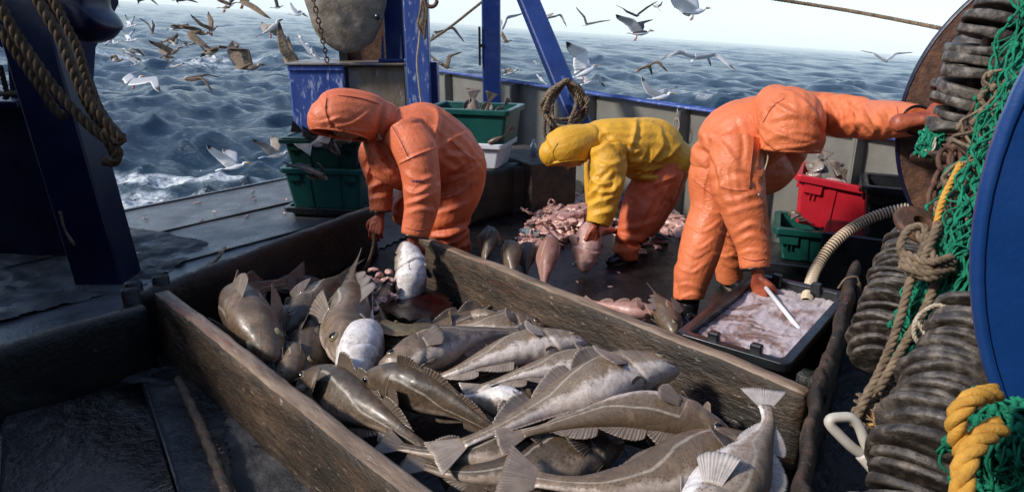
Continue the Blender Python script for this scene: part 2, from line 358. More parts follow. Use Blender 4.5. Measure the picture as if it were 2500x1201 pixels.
def blob(name, tubes, voxel, mats, parent=None, smooth=6, disp=None, base=None, extra=None, sm_f=.5):
    """union of closed swept tubes by voxel remesh -> one continuous surface. tubes: (pts, r, rb, hint)"""
    mb = MB()
    for t in tubes:
        P, r = np.asarray(t[0], float), t[1]; rb = t[2] if len(t) > 2 and t[2] is not None else r; hint = t[3] if len(t) > 3 else None
        rows = np.column_stack([P, np.broadcast_to(r, (len(P),)), np.broadcast_to(rb, (len(P),))])
        L = np.sum(np.linalg.norm(np.diff(P, axis=0), axis=1)); rows = cr(rows, max(4, int(L/(voxel*1.5))+2)) if len(P) > 1 else rows
        tube(mb, rows[:, :3], np.maximum(rows[:, 3], .002), 20, np.maximum(rows[:, 4], .002), hint, caps=t[4] if len(t) > 4 else 'round')
    if extra: extra(mb)
    o = mb.build(name, mats); o = fixn(o)
    r = o.modifiers.new('r', 'REMESH'); r.mode = 'VOXEL'; r.voxel_size = voxel; r.adaptivity = 0
    if smooth: s = o.modifiers.new('s', 'SMOOTH'); s.iterations = smooth; s.factor = sm_f
    dg = bpy.context.evaluated_depsgraph_get(); ev = o.evaluated_get(dg); me = bpy.data.meshes.new_from_object(ev)
    nV = len(me.vertices); V = np.zeros(nV*3); me.vertices.foreach_get('co', V); V = V.reshape(-1, 3)
    Nn = np.zeros(nV*3); me.vertices.foreach_get('normal', Nn); Nn = Nn.reshape(-1, 3)
    bpy.data.objects.remove(o)
    if disp is not None: V = disp(V, Nn, me) if getattr(disp, 'wants_mesh', False) else disp(V, Nn)
    org = wloc(parent) if parent is not None else (np.array(base, float) if base is not None else np.zeros(3))
    me.vertices.foreach_set('co', (V-org).ravel()); me.polygons.foreach_set('use_smooth', [True]*len(me.polygons))
    me.materials.clear()
    for m_ in (mats if isinstance(mats, (list, tuple)) else [mats]): me.materials.append(M[m_])
    me.update(); me.name = name
    o = bpy.data.objects.new(name, me); COL.objects.link(o)
    if parent is not None: o.parent = parent
    elif base is not None: o.location = tuple(base)
    return o
M['fisheye'] = newmat('fish_eye_rim')[0]; M['fisheye'].node_tree.nodes['Principled BSDF'].inputs['Base Color'].default_value = (.5, .46, .36, 1); M['fisheye'].node_tree.nodes['Principled BSDF'].inputs['Roughness'].default_value = .15
M['pupil'] = newmat('fish_pupil')[0]; M['pupil'].node_tree.nodes['Principled BSDF'].inputs['Base Color'].default_value = (.004, .005, .01, 1); M['pupil'].node_tree.nodes['Principled BSDF'].inputs['Roughness'].default_value = .08
M['bluedrum'] = mnoise('blue_flange_paint', [(.3, (.004, .03, .13)), (.7, (.008, .05, .2))], 3, (.3, .5), .5, .004, bscale=28, patches=[(14, .66, .74, (.02, .1, .3), .5)], coat=.1)
M['floatorange'] = mnoise('orange_float', [(.3, (.6, .12, .03)), (.8, (.75, .18, .05))], 8, (.3, .45), .2, .003)
M['fisheye'].node_tree.nodes['Principled BSDF'].inputs['Base Color'].default_value = (.2, .16, .09, 1)
M['seam'] = mnoise('darker_orange_seam', [(.3, (.32, .065, .028)), (.7, (.4, .085, .038))], 10, (.4, .6), .1, .001)
M['seamyellow'] = mnoise('darker_yellow_seam', [(.3, (.25, .13, .012)), (.7, (.32, .18, .02))], 10, (.4, .6), .1, .001)
M['inkblue'] = mnoise('faded_blue_ink', [(.3, (.03, .04, .14)), (.7, (.07, .07, .2))], 10, (.4, .6), .1, .001)
# ================================================================== SETTING
# ---- sea: Gerstner-like sum on a polar grid in the tilted sea plane
SEA0 = C0-SN*2.85
fy = nrm(np.array([0, 1., 0])-SN*SN[1]); fx = np.cross(fy, SN)
nr, na = 860, 1000
rad = 3.2*np.exp(np.linspace(0, math.log(9000/3.2), nr)); ang = np.linspace(R(-74), R(74), na)
RR, AA = np.meshgrid(rad, ang, indexing='ij'); X = (RR*np.sin(AA)).ravel(); Y = (RR*np.cos(AA)).ravel()
dr = (RR*(math.log(9000/3.2)/nr)).ravel(); Hh = np.zeros_like(X); DX = np.zeros_like(X); DY = np.zeros_like(X)
wr = np.random.default_rng(3)
for k in range(110):
    lam = .35*(22/.35)**(k/109.); a = .0125*lam**.66*(.6+.8*wr.random())*(1.3 if lam < 1.3 else .72 if lam < 4.5 else .6 if lam < 9 else .6)
    th = R(205)+wr.normal()*(.75 if lam < 4 else .45)
    kx, ky = math.cos(th)*2*np.pi/lam, math.sin(th)*2*np.pi/lam
    ph = kx*X+ky*Y+wr.random()*6.28
    fade = np.clip((lam/dr-2.2)/2.5, 0, 1)
    Hh += a*fade*np.sin(ph); DX -= .7*a*fade*math.cos(th)*np.cos(ph)*-1; DY -= .7*a*fade*math.sin(th)*np.cos(ph)*-1
grp = .55+.9*fbm(np.stack([X/9, Y/9, 0*X], 1), 5, 2)
Hh *= grp
Xs, Ys = X+DX*grp, Y+DY*grp
def seacoord(P): r = np.asarray(P)-SEA0; return np.dot(r, fx), np.dot(r, fy)
def PSEA(u, v, h=0.): return PP(u, v, SEA0+SN*h, SN)
foam = np.zeros_like(X); chop = np.zeros_like(X)
fc = fbm(np.stack([Xs*2.6, Ys*1.3, 0*X], 1), 11, 5)
for (u, v, rx, ry, w, ch) in ((350, 455, 1.6, .5, .8, .16), (420, 470, 1.0, .5, 1.1, .2), (340, 388, 2.2, .32, .72, .12), (440, 397, 1.6, .3, .62, .1), (300, 425, 1.2, .5, .5, .1), (280, 480, 1.2, .5, .7, .1),
                              (1705, 222, 1.6, .8, .7, .5), (1745, 235, 1.0, .5, .55, .3), (420, 150, 7, 2.2, .5, .35), (560, 140, 4, 1.5, .5, .3), (330, 140, 5, 1.5, .45, .25), (470, 215, 1, .5, .2, .1)):
    cx_, cy_ = seacoord(PSEA(u, v)); g = np.exp(-((Xs-cx_)/rx)**2-((Ys-cy_)/ry)**2)
    foam += w*g; chop += ch*g
foam = np.clip((foam*1.35+fc-.92)*4.2, 0, 1)*(foam > .03)
crest = np.clip((Hh/(dr*0+.34)-.72)*2.0, 0, 1)*np.clip((fc-.56)*8, 0, 1)*.5
Hh += chop*(fbm(np.stack([Xs*3.5, Ys*3.5, 0*X], 1), 21, 4)-.42)*1.0
V = SEA0+fx*Xs[:, None]+fy*Ys[:, None]+SN*Hh[:, None]
ii = np.arange((nr-1)*na).reshape(nr-1, na)[:, :-1].ravel()
sea_f = np.stack([ii, ii+1, ii+na+1, ii+na], 1)
me = bpy.data.meshes.new('sea'); me.vertices.add(len(V)); me.vertices.foreach_set('co', V.ravel())
me.loops.add(sea_f.size); me.loops.foreach_set('vertex_index', sea_f.ravel().astype(np.int32))
me.polygons.add(len(sea_f)); me.polygons.foreach_set('loop_start', np.arange(0, sea_f.size, 4, dtype=np.int32))
me.polygons.foreach_set('use_smooth', [True]*len(sea_f))
me.update(calc_edges=True); at = me.attributes.new('foam', 'FLOAT', 'POINT'); at.data.foreach_set('value', np.clip(foam+crest, 0, 1).astype(np.float32))
seao = bpy.data.objects.new('sea', me); COL.objects.link(seao); seao['kind'] = 'structure'
m, nt, b = newmat('sea_water')
fa = N(nt, 'ShaderNodeAttribute', attribute_name='foam'); v = ocoord(nt)
fm = N(nt, 'ShaderNodeMath', operation='MULTIPLY'); nt.links.new(fa.outputs['Fac'], fm.inputs[0])
nt.links.new(ramp(nt, noise(nt, 9, 8, .75, v), [(.36, 0.), (.56, 1.)]), fm.inputs[1])
c = ramp(nt, noise(nt, .25, 3, .5, v), [(.3, (.003, .013, .030)), (.7, (.006, .024, .042))])
c = mixc(nt, fm.outputs[0], c, (.75, .78, .8)); nt.links.new(c, b.inputs['Base Color'])
nt.links.new(ramp(nt, fm.outputs[0], [(0, .09), (1, .7)]), b.inputs['Roughness']); b.inputs['IOR'].default_value = 1.333
n1 = N(nt, 'ShaderNodeBump'); n1.inputs['Strength'].default_value = .8; n1.inputs['Distance'].default_value = .16
vs = ocoord(nt, (1., 1.7, 1), (0, 0, .5)); nt.links.new(noise(nt, 2.4, 8, .66, vs), n1.inputs['Height']); 
n2 = N(nt, 'ShaderNodeBump'); n2.inputs['Strength'].default_value = .5; n2.inputs['Distance'].default_value = .05
nt.links.new(fm.outputs[0], n2.inputs['Height']); nt.links.new(n1.outputs[0], n2.inputs['Normal']); nt.links.new(n2.outputs[0], b.inputs['Normal'])
me.materials.append(m)
# ---- ship frame
A = nrm(np.array([.70, -.714, 0])); Bd = np.array([.714, .70, 0])
ZT = .38
nw0, nw1 = PZ(392, 706, ZT), PZ(1045, 1201, ZT)       # near pen wall top
fw0, fw1 = PZ(1030, 575, ZT), PZ(1945, 940, ZT)       # far pen wall top
lw1 = PZ(885, 512, ZT)
A = nrm(((nw1-nw0)+(fw1-fw0))*np.array([1, 1, 0])); Bd = np.array([-A[1], A[0], 0])
print('A', A, 'near', nw0, nw1, 'far', fw0, fw1, 'left', lw1)
# hull block + deck sheets
ra0, ra1 = PZ(1050, 172, .95), PZ(2262, 352, .95)      # bulwark rail
rd = nrm(ra1-ra0); rn = np.array([-rd[1], rd[0], 0]);
if rn[1] < 0: rn = -rn
e0, e1 = PZ(298, 512, 0), PZ(712, 430, 0)
ed = nrm(e1-e0); far = e1+ed*.9
dk = [e0-ed*4, far, ra0+(-rd)*.2*0+rn*.05, ra1+rd*6+rn*.05, np.array([6, -4, 0]), np.array([-7, -4, 0])]
dk = [np.array([p[0], p[1], 0.]) for p in dk]
mb = MB(); prism(mb, [p-np.array([0, 0, 1.0]) for p in dk], (0, 0, 1), 2.0)
o = mb.build('deck', 'deck', smooth=False); fixn(o); o['kind'] = 'structure'
def sheet(name, poly, z, mat, cell=.05, amp=.01, kind='structure', seed=0):
    P = np.array(poly)[:, :2]; lo, hi = P.min(0), P.max(0); nx, ny = int((hi[0]-lo[0])/cell)+1, int((hi[1]-lo[1])/cell)+1
    xs, ys = np.meshgrid(np.linspace(lo[0], hi[0], nx), np.linspace(lo[1], hi[1], ny), indexing='ij'); xs = xs.ravel(); ys = ys.ravel()
    ins = np.zeros(len(xs), bool); j = len(P)-1
    for i in range(len(P)):
        c_ = ((P[i, 1] > ys) != (P[j, 1] > ys)) & (xs < (P[j, 0]-P[i, 0])*(ys-P[i, 1])/(P[j, 1]-P[i, 1]+1e-12)+P[i, 0]); ins ^= c_; j = i
    zz = z+(fbm(np.stack([xs*3, ys*3, 0*xs], 1), seed, 4))*amp
    Fc = []
    for a in range(nx-1):
        for b_ in range(ny-1):
            q = (a*ny+b_, (a+1)*ny+b_, (a+1)*ny+b_+1, a*ny+b_+1)
            if ins[q[0]] and ins[q[1]] and ins[q[2]] and ins[q[3]]: Fc.append(q)
    mb = MB(); mb.add(np.stack([xs, ys, zz], 1), Fc); o = mb.build(name, mat); o['kind'] = kind
    bm = bmesh.new(); bm.from_mesh(o.data); bmesh.ops.delete(bm, geom=[v_ for v_ in bm.verts if not v_.link_faces], context='VERTS'); bm.to_mesh(o.data); bm.free()
    return o
lo = nw0-Bd*.10; ld = nrm((lw1-lo)*np.array([1, 1, 0]))
sheet('ramp', [e0-ed*3.5, far-ed*.02, far+A*2.2, lw1+ld*2.2, lo, lo-ld*4], .006, 'slip', .04, .012)
sheet('pen_floor', [lo, lo+ld*6.5, lo+ld*6.5+A*7, lo+A*7], .004, 'pendeck', .05, .008)
sheet('gutter_floor', [nw0-A*.1, nw1+A*.6, nw1-Bd*2.4, nw0-A*.1-Bd*2.4], .008, 'deck', .03, .035, seed=9)
# ---- pen boards
def board(name, p, q, th, z0, z1, label, mats=('wood', 'woodtop'), side=0, seed=0, amp=.004):
    base = np.array([(p[0]+q[0])/2, (p[1]+q[1])/2, z0])
    o = slab(name, p, q, th, z0, z1, None, None, side, mats=list(mats), seed=seed, base=base, amp=amp); return tag(o, label, 'board')
board('pen_board', nw0, nw1+A*.7, .085, .0, ZT, 'worn brown wooden board edging the fish pen nearest the camera', seed=1)
board('pen_board', fw0, fw1+A*.05, .08, .0, ZT, 'stained brown wooden board dividing the cod pen from the gutting pen', seed=2)
board('pen_board', nw0-Bd*.10, lw1+Bd*.12, .07, .0, ZT, 'dark wet wooden board closing the cod pen beside the grey ramp', ('wooddark', 'wood'), 1, seed=3)
q0, q1 = PZ(-60, 870, ZT-.02), PZ(362, 745, ZT-.02)
board('pen_board', q0, q1, .07, .0, ZT-.02, 'black shaded board with worn top edge running off at the left', ('wooddark', 'wood'), 1, seed=4)
# corner posts (channel)
t = thing('board_slot', nw0-Bd*.05-A*.03, 'dark double wooden slot post holding the boards at the near left pen corner', 'post')
for k, (da, db) in enumerate(((-.09, -.10), (-.09, .03), (.0, -.14))):
    mb = MB(); box(mb, nw0+A*da+Bd*db+np.array([0, 0, -.17]), .05, .08, ZT+.05, A, Bd, bev=.01); mb.build('post_cheek', 'wooddark', t)
# pole leaning in the gutter
p0, p1 = PZ(437, 925, .12), PZ(565, 1230, .10)
mb = MB(); tube(mb, cr([p0, (p0+p1)/2+np.array([.01, 0, .0]), p1], 30)+rng.normal(size=(30, 3))*.0025, .022, 10)
tag(mb.build('gutter_pole', 'wood', base=p0), 'slim round wooden pole lying in the dark gutter at the bottom left', 'pole')
mb = MB(); box(mb, (p0+p1)/2-np.array([0.30, .1, .09])-Bd*.1, np.linalg.norm(p1-p0)*1.2, .55, .1, nrm(p1-p0), np.cross([0, 0, 1], nrm(p1-p0)), bev=.02)
tag(mb.build('gutter_step', 'deck', base=(p0+p1)/2), 'low wet steel step under the slush left of the gutter pole', 'step')
# back board of gutting pen
b0, b1 = PZ(1010, 400, .40), PZ(1345, 372, .40)
bb0, bb1 = PZ(1120, 430, .45), PZ(1350, 377, .45)
board('pen_board', bb0, bb1, .10, 0, .45, 'black mossy board at the back of the gutting pen under the white box', ('wooddark', 'wooddark'), 0, seed=5, amp=.01)
# right hand rough timber and its stub ends
r0, r1 = PZ(2078, 640, .42), PZ(1985, 945, .42); r2 = PZ(1962, 1210, .5)
rb = MB()
for k, (P_, w_, nm) in enumerate((([PZ(2085, 660, .42), PZ(2068, 720, .44), PZ(2050, 800, .44), PZ(2025, 900, .43), PZ(2000, 960, .42)], .035, 0),
                  ([PZ(2010, 900, .44), PZ(1990, 1000, .46), PZ(1975, 1100, .46), PZ(1958, 1260, .46)], .028, 1))):
    Q = cr(P_, 60); Q = Q+(np.stack([fbm(np.stack([Q[:, 1]*14, Q[:, 0]*0+k, Q[:, 0]*0+j], 1), 4+j) for j in range(3)], 1)-.5)*.03
    mb = MB(); tube(mb, Q-np.array([0, 0, .0]), w_*.8, 12, w_*1.6, (0, 0, 1)); 
    Qb = Q.copy(); Qb[:, 2] = .2; tube(mb, Qb, .02, 8, .22, (0, 0, 1))
    tag(mb.build('rough_timber', 'wood', base=Q[0]), ['splintered brown timber edge between the foaming tub and the net drum', 'narrow ragged timber running down to the bottom edge by the white handle'][k], 'timber')
t = thing('timber_block', PZ(1978, 930, .36), 'pair of grey square timber stubs at the right end of the dividing board', 'wood block')
for k, (u, v) in enumerate(((1968, 928), (1993, 938))):
    mb = MB(); c_ = PZ(u, v, .38); box(mb, c_, .055, .07, .07, A, Bd, bev=.006); mb.build('stub', 'wooddark', t)
# ---- bulwark
H = .95
bt = thing('bulwark', ra0*np.array([1, 1, 0]), 'pale grey steel bulwark with vertical stiffeners and blue painted top rail', 'bulwark')
a_, b_ = ra0-rd*.6, ra1+rd*3.5
L = np.linalg.norm(b_-a_); c_ = (a_+b_)/2
mb = MB(); box(mb, np.array([c_[0], c_[1], H/2])+rn*.02, L, .02, H, rd, rn); mb.build('plate', 'grey', bt, smooth=False)
mb = MB(); box(mb, np.array([c_[0], c_[1], H+.013])+rn*.0, L, .13, .022, rd, rn, bev=.005); mb.build('top_rail', 'bluewear', bt)
def railx(u, v=None):
    # point on the inner plate for image column u at its top
    best = None
    n2 = rn; d0 = None
    for vv in range(100, 520, 2):
        p = PP(u, vv, a_+rn*.01, n2)
        if p[2] <= H and p[2] > 0: return p
    return PP(u, 300, a_, n2)
for u in (1103, 1268, 1455, 1684, 1905, 2118, 2330):
    p = railx(u); p = np.array([p[0], p[1], 0])
    mb = MB(); box(mb, p-rn*.055+np.array([0, 0, H/2-.0]), .012, .12, H-.02, rd, rn)
    box(mb, p-rn*.112+np.array([0, 0, H/2])-rd*.017, .022, .012, H-.03, rd, rn); mb.build('stiffener', 'grey', bt, smooth=False)
# thin wire loop hanging on the bulwark
p = railx(1683)-rn*.14; mb = MB()
cc = p+np.array([0, 0, -.13]); tt = np.linspace(0, 2*np.pi, 28)
tube(mb, cc[None]+rd[None]*(.035*np.cos(tt))[:, None]+np.array([0, 0, 1.])[None]*(.06*np.sin(tt))[:, None], .005, 6)
tube(mb, [p+np.array([0, 0, .01]), p+np.array([.0, 0, -.07])], .004, 6)
tag(mb.build('twine_loop', 'ropepale', base=p), 'thin pale loop of twine hanging on the grey bulwark', 'loop')
# ---- unseen blocks off frame: two added to shade the left foreground, wheelhouse blocks sky
def block(name, c, s, mat, label, cat, X=(1, 0, 0), Y=(0, 1, 0)):
    mb = MB(); box(mb, c, s[0], s[1], s[2], X, Y, bev=.02); return tag(mb.build(name, mat, base=(c[0], c[1], c[2]-s[2]/2), smooth=False), label, cat)
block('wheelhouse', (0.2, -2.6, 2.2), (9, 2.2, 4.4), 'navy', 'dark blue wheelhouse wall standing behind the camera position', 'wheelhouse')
block('gutter_shade_block', (-4.5, .9, 1.1), (1.6, 3.6, 2.2), 'navy', 'dark blue unseen block added left of the pens to shade the gutter', 'shade block')  # added sun blocker, height set so its shade covers the gutter floor
block('gantry_shade_block', (-5.0, 3.35, 1.5), (1.2, 1.9, 3.0), 'navy', 'dark blue unseen block added beyond the left edge to shade the gantry', 'net store')  # added sun blocker that keeps the gantry and near ramp dark

# slush lying on the ramp and in the gutter
def slush(name, poly, z, amp, seed, thr):
    P = np.array(poly)[:, :2]; lo_, hi_ = P.min(0), P.max(0); cell = .022; nx, ny = int((hi_[0]-lo_[0])/cell), int((hi_[1]-lo_[1])/cell)
    xs, ys = np.meshgrid(np.linspace(lo_[0], hi_[0], nx), np.linspace(lo_[1], hi_[1], ny), indexing='ij'); xs = xs.ravel(); ys = ys.ravel()
    q = np.stack([xs*4.5, ys*7, 0*xs], 1); h = fbm(q+np.stack([fbm(q*.6, seed+4)*2]*3, 1), seed, 5)-thr; zz = z+np.where(h > 0, np.sqrt(np.abs(h))*amp, h*.06)+.012*(fbm(q*3, seed+8, 3)-.5)
    c = (xs+xs)/2; cen = P.mean(0); d_ = np.abs(nrm(np.stack([xs, ys], 1)-cen)); ins = np.ones(len(xs), bool); j = len(P)-1; ins[:] = False
    for i in range(len(P)):
        c_ = ((P[i, 1] > ys) != (P[j, 1] > ys)) & (xs < (P[j, 0]-P[i, 0])*(ys-P[i, 1])/(P[j, 1]-P[i, 1]+1e-12)+P[i, 0]); ins ^= c_; j = i
    keep = ins; Fc = []
    K = keep.reshape(nx, ny); I, J = np.nonzero(K[:-1, :-1] & K[1:, :-1] & K[1:, 1:] & K[:-1, 1:]); a0 = I*ny+J
    mb = MB(); mb.add(np.stack([xs, ys, zz], 1), np.stack([a0, a0+ny, a0+ny+1, a0+1], 1).tolist()); o = mb.build(name, 'slush', base=np.array([*cen, z])); o['kind'] = 'stuff'
    bm = bmesh.new(); bm.from_mesh(o.data); bmesh.ops.delete(bm, geom=[v_ for v_ in bm.verts if not v_.link_faces], context='VERTS'); bm.to_mesh(o.data); bm.free()
M['slush'] = mnoise('grey_slush', [(.35, (.006, .006, .007)), (.5, (.03, .029, .03)), (.62, (.07, .066, .066)), (.8, (.15, .14, .14))], 5, (.45, .8), 1., .012, bscale=40)
slush('slush', [PZ(-150, 560, 0), PZ(330, 560, 0), PZ(520, 600, 0), PZ(350, 700, 0)+Bd*.1, PZ(-150, 840, 0)], .02, .04, 5, .5)
slush('slush', [PZ(-100, 1000, 0), PZ(420, 900, 0), PZ(640, 1260, 0), PZ(-100, 1300, 0)], .02, .05, 9, .5)
slush('slush', [PZ(700, 1020, 0), PZ(900, 1250, 0), PZ(560, 1250, 0), PZ(540, 1000, 0)], .045, .02, 13, .55)

for k, (o1, L0_, L1_) in enumerate(((.12, -3, 3.6), (1.05, -2.5, 1.2), (1.9, -.5, 2.0))):
    nd = np.array([ed[1], -ed[0], 0]); a0_ = e0+nd*o1+ed*L0_; b0_ = e0+nd*o1+ed*L1_; c0_ = (a0_+b0_)/2
    mb = MB(); box(mb, c0_+[0, 0, .016], np.linalg.norm(b0_-a0_), .03 if k == 0 else .016, .02, ed, nd); o = mb.build('ramp_seam', 'wooddark' if k else 'slip', base=c0_, smooth=False); o['kind'] = 'structure'
# ================================================================== GEAR AFT
def pxprism(name, px, y, th, mat, parent=None, base=None, bev=.01, nv=(0, 1, 0)):
    mb = MB(); prism(mb, [PY(u, v, y) for u, v in px], nv, th); o = mb.build(name, mat, parent, base, smooth=False); fixn(o)
    if bev: bevelmod(o, bev)
    return o
def ibeam(name, pa, pb, w, d, mat, parent, X=(1, 0, 0), tf=.02, full=True, base=None):
    """rolled steel section between two points: two flanges and a web (or closed box)"""
    pa, pb = np.array(pa, float), np.array(pb, float); Z = nrm(pb-pa); X = nrm(np.array(X)-Z*np.dot(X, Z)); Y = np.cross(Z, X); L = np.linalg.norm(pb-pa); c = (pa+pb)/2
    mb = MB()
    if full: box(mb, c, w, d, L, X, Y, Z, bev=.012)
    else:
        box(mb, c-Y*(d/2-tf/2), w, tf, L, X, Y, Z); box(mb, c+Y*(d/2-tf/2), w, tf, L, X, Y, Z); box(mb, c, tf, d-2*tf-.002, L, X, Y, Z)
    return mb.build(name, mat, parent, base, smooth=False)
# ---- blue hopper box with posts
yb = 7.6
t = thing('gallows', PZ(870, 470, 0), 'blue steel gallows of box base and upright posts at the stern with rust stains', 'gallows')
def bx2(name, u0, v0, u1, v1, y0, y1, mat, bev=.012):
    """axis-aligned box whose front face covers the px rectangle at depth y0"""
    a, b = PY(u0, v0, y0), PY(u1, v1, y0); c = np.array([(a[0]+b[0])/2, (y0+y1)/2, (a[2]+b[2])/2])
    mb = MB(); box(mb, c, abs(b[0]-a[0]), abs(y1-y0), abs(a[2]-b[2]), bev=bev); return mb.build(name, mat, t, smooth=False)
# base box: scraped blue left part, recessed rusty part
pl, pr = PY(702, 160, yb), PY(838, 168, yb); zt = pl[2]
mb = MB(); box(mb, [(pl[0]+pr[0])/2, yb+.35, zt/2], pr[0]-pl[0], .7, zt, bev=.015); mb.build('base_box', 'bluewear', t, smooth=False)
pq = PY(985, 175, yb)
mb = MB(); box(mb, [(pr[0]+.03+pq[0])/2, yb+.38, zt/2-.01], pq[0]-pr[0]-.03, .62, zt-.02, bev=.01); mb.build('side_plate', 'rustpaint', t, smooth=False)
mb = MB(); box(mb, [(pl[0]+pq[0])/2, yb+.33, zt+.012], pq[0]-pl[0]+.03, .74, .022, bev=.006); mb.build('top_plate', 'rustpaint', t, smooth=False)
mb = MB(); box(mb, [(pl[0]+pr[0])/2, yb-.012, zt-.03], pr[0]-pl[0], .02, .05, bev=.004); mb.build('lip', 'bluewear', t, smooth=False)
# weld line bracket + feet
x0, x1 = PY(941, 100, yb+.25)[0], PY(990, 100, yb+.25)[0]
ibeam('post', [(x0+x1)/2, yb+.30, zt+.02], [(x0+x1)/2, yb+.30, 3.6], x1-x0, .22, 'blue', t)
x0, x1 = PY(986, 100, yb-.1)[0], PY(1046, 100, yb-.1)[0]
ibeam('post', [(x0+x1)/2, yb+.0, .0], [(x0+x1)/2+.01, yb+.0, 3.6], x1-x0-.01, .2, 'bluewear', t)
mb = MB(); box(mb, [(x0+x1)/2+.12, yb+.12, .62], .16, .2, 1.24, bev=.01); mb.build('foot_gusset', 'blue', t, smooth=False)
xa = PY(962, 180, yb+.2)[0]
mb = MB(); box(mb, [xa, yb+.22, zt+.045], .28, .34, .03, bev=.005); 
for s in (-1, 1): prism(mb, [[xa+s*.1, yb+.05, zt+.06], [xa+s*.1, yb+.18, zt+.06], [xa+s*.1, yb+.18, zt+.3]], (1, 0, 0), .015)
mb.build('foot_plate', 'blue', t, smooth=False)
# rusty back plate behind trawl door
xa, xb = PY(832, 150, yb+.5)[0], PY(945, 150, yb+.5)[0]
mb = MB(); box(mb, [(xa+xb)/2, yb+.52, zt+.5], xb-xa, .05, 1.0, bev=.006); mb.build('back_plate', 'rust', t, smooth=False)
mb = MB(); box(mb, [xa+.05, yb+.46, zt+.35], .1, .06, .7, bev=.006); mb.build('upright_bar', 'blackplastic', t, smooth=False)
# oval trawl door hanging
yd = yb-.05
def outline(px, n=60):
    P = np.array([PY(u, v, yd) for u, v in px]); Q = cr(np.vstack([P, P[:1]]), n+1)[:-1]; return Q
ol = outline([(738, -60), (745, -10), (757, 40), (775, 80), (800, 108), (835, 126), (868, 126), (903, 106), (925, 70), (938, 30), (944, -20), (946, -80), (940, -160), (850, -230), (760, -160)])
cc = ol.mean(0); mb = MB(); K = 12
rings = []
for k in range(K+1):
    f = 1-(k/K)**1.0*1.0; bul = .12*(1-(1-k/K)**2.2)
    rings.append(cc+(ol-cc)*f*np.array([1, 1, 1])+np.array([0, -bul-.05, 0]))
n = len(ol); V = np.vstack(rings+[ol+np.array([0, .05, 0])])
V = V+(np.stack([fbm(V*7+9*k, 3+k) for k in range(3)], 1)-.5)*.035
Fc = [(k*n+i, k*n+(i+1) % n, (k+1)*n+(i+1) % n, (k+1)*n+i) for k in range(K) for i in range(n)]
bk = (K+1)*n; Fc += [(bk+i, bk+(i+1) % n, (i+1) % n, i) for i in range(n)]+[tuple(bk+i for i in range(n))]
mb.add(V, Fc); td = thing('trawl_door', cc, 'big scuffed oval steel trawl door hanging above the blue box', 'trawl door')
fixn(mb.build('plate', 'doorplate', td))
mb = MB(); tube(mb, [PY(922, 42, yd-.13), PY(922, 42, yd-.02)], .03, 14); mb.build('eye_hole', 'blackplastic', td)
# ---- chain
def chain(name, P, size, label, mat='rust', r=None, cat='chain', grp=None):
    P = np.array(P, float); L = np.sum(np.linalg.norm(np.diff(P, axis=0), axis=1)); pitch = size*1.55; n = int(L/pitch); Q = cr(P, n+1); r = r or size*.2
    o = thing(name, P[0], label, cat, grp); 
    T = nrm(np.gradient(Q, axis=0))
    for i in range(n):
        c = (Q[i]+Q[i+1])/2; tt = nrm(Q[i+1]-Q[i]); h = np.array([1., .3, 0]) if abs(tt[2]) > .5 else np.array([0, 0, 1.]); u = nrm(h-tt*np.dot(h, tt)); b = np.cross(tt, u)
        if i % 2: u, b = b, u
        a = np.linspace(0, 2*np.pi, 17)[:-1]; C = c+tt*(np.cos(a)*size*1.0)[:, None]+u*(np.sin(a)*size*.58)[:, None]
        mb = MB(); C2 = np.vstack([C, C[:1]]); 
        # closed ring
        Tn = nrm(np.roll(C, -1, 0)-np.roll(C, 1, 0)); Bn = np.broadcast_to(b, C.shape); Un = np.cross(Tn, Bn); aa = np.linspace(0, 2*np.pi, 8)[:-1]
        Vv = C[:, None]+Bn[:, None]*(np.cos(aa)*r)[None, :, None]+Un[:, None]*(np.sin(aa)*r)[None, :, None]; m_ = len(C); k_ = len(aa)
        mb.add(Vv.reshape(-1, 3), [(p*k_+q, p*k_+(q+1) % k_, ((p+1) % m_)*k_+(q+1) % k_, ((p+1) % m_)*k_+q) for p in range(m_) for q in range(k_)]); mb.build('link', mat, o)
    return o
chain('chain', [PY(757, -40, yb-.3), PY(772, 30, yb-.3), PY(785, 85, yb-.2), PY(799, 152, yb-.04)], .035, 'dark thin chain hanging beside the oval trawl door', 'rust')
# shackle + hanging rope on the second post
def ropeobj(name, P, r, mat, label, cat='rope', n=6, strands=3, smoothn=None):
    P = np.array(P, float); Q = cr(P, max(8, len(P)*6)); mb = MB(); rope(mb, Q, r, n=n, strands=strands)
    return tag(mb.build(name, mat, base=P[0]), label, cat)
ropeobj('hanging_rope', [PY(1030, -20, yb-.25), PY(1027, 30, yb-.25), PY(1024, 90, yb-.25), PY(1018, 150, yb-.22), PY(1022, 200, yb-.2), PY(1028, 250, yb-.2)], .011, 'ropepale', 'pale thin rope hanging down the blue gallows post')
mb = MB()
for k in range(5):
    P_ = [PY(1030+6*math.sin(k), -20, yb-.3), PY(1034+8*math.sin(k*2.1), 25, yb-.3), PY(1030+9*math.cos(k*1.7), 55+k*3, yb-.3), PY(1036, 80+4*k, yb-.28)]
    rope(mb, cr(P_, 20), .014)
tag(mb.build('rope_bundle', 'rope', base=PY(1030, 20, yb-.3)), 'knotted brown rope bundle shackled to the blue post', 'rope')
mb = MB(); a = np.linspace(0, 2*np.pi, 24); c_ = PY(1052, 2, yb-.3)
tube(mb, c_+np.stack([.06*np.cos(a), 0*a, .06*np.sin(a)], 1), .02, 8); tag(mb.build('shackle', 'rust', base=c_), 'rusty round shackle at the top of the rope bundle', 'shackle')
ropeobj('stay_rope', [PY(1176, 6, 9.2), PY(1100, 66, 9.2), PY(1046, 103, 9.2)], .018, 'rope', 'taut brown rope slanting from the tall blue post to the gallows')
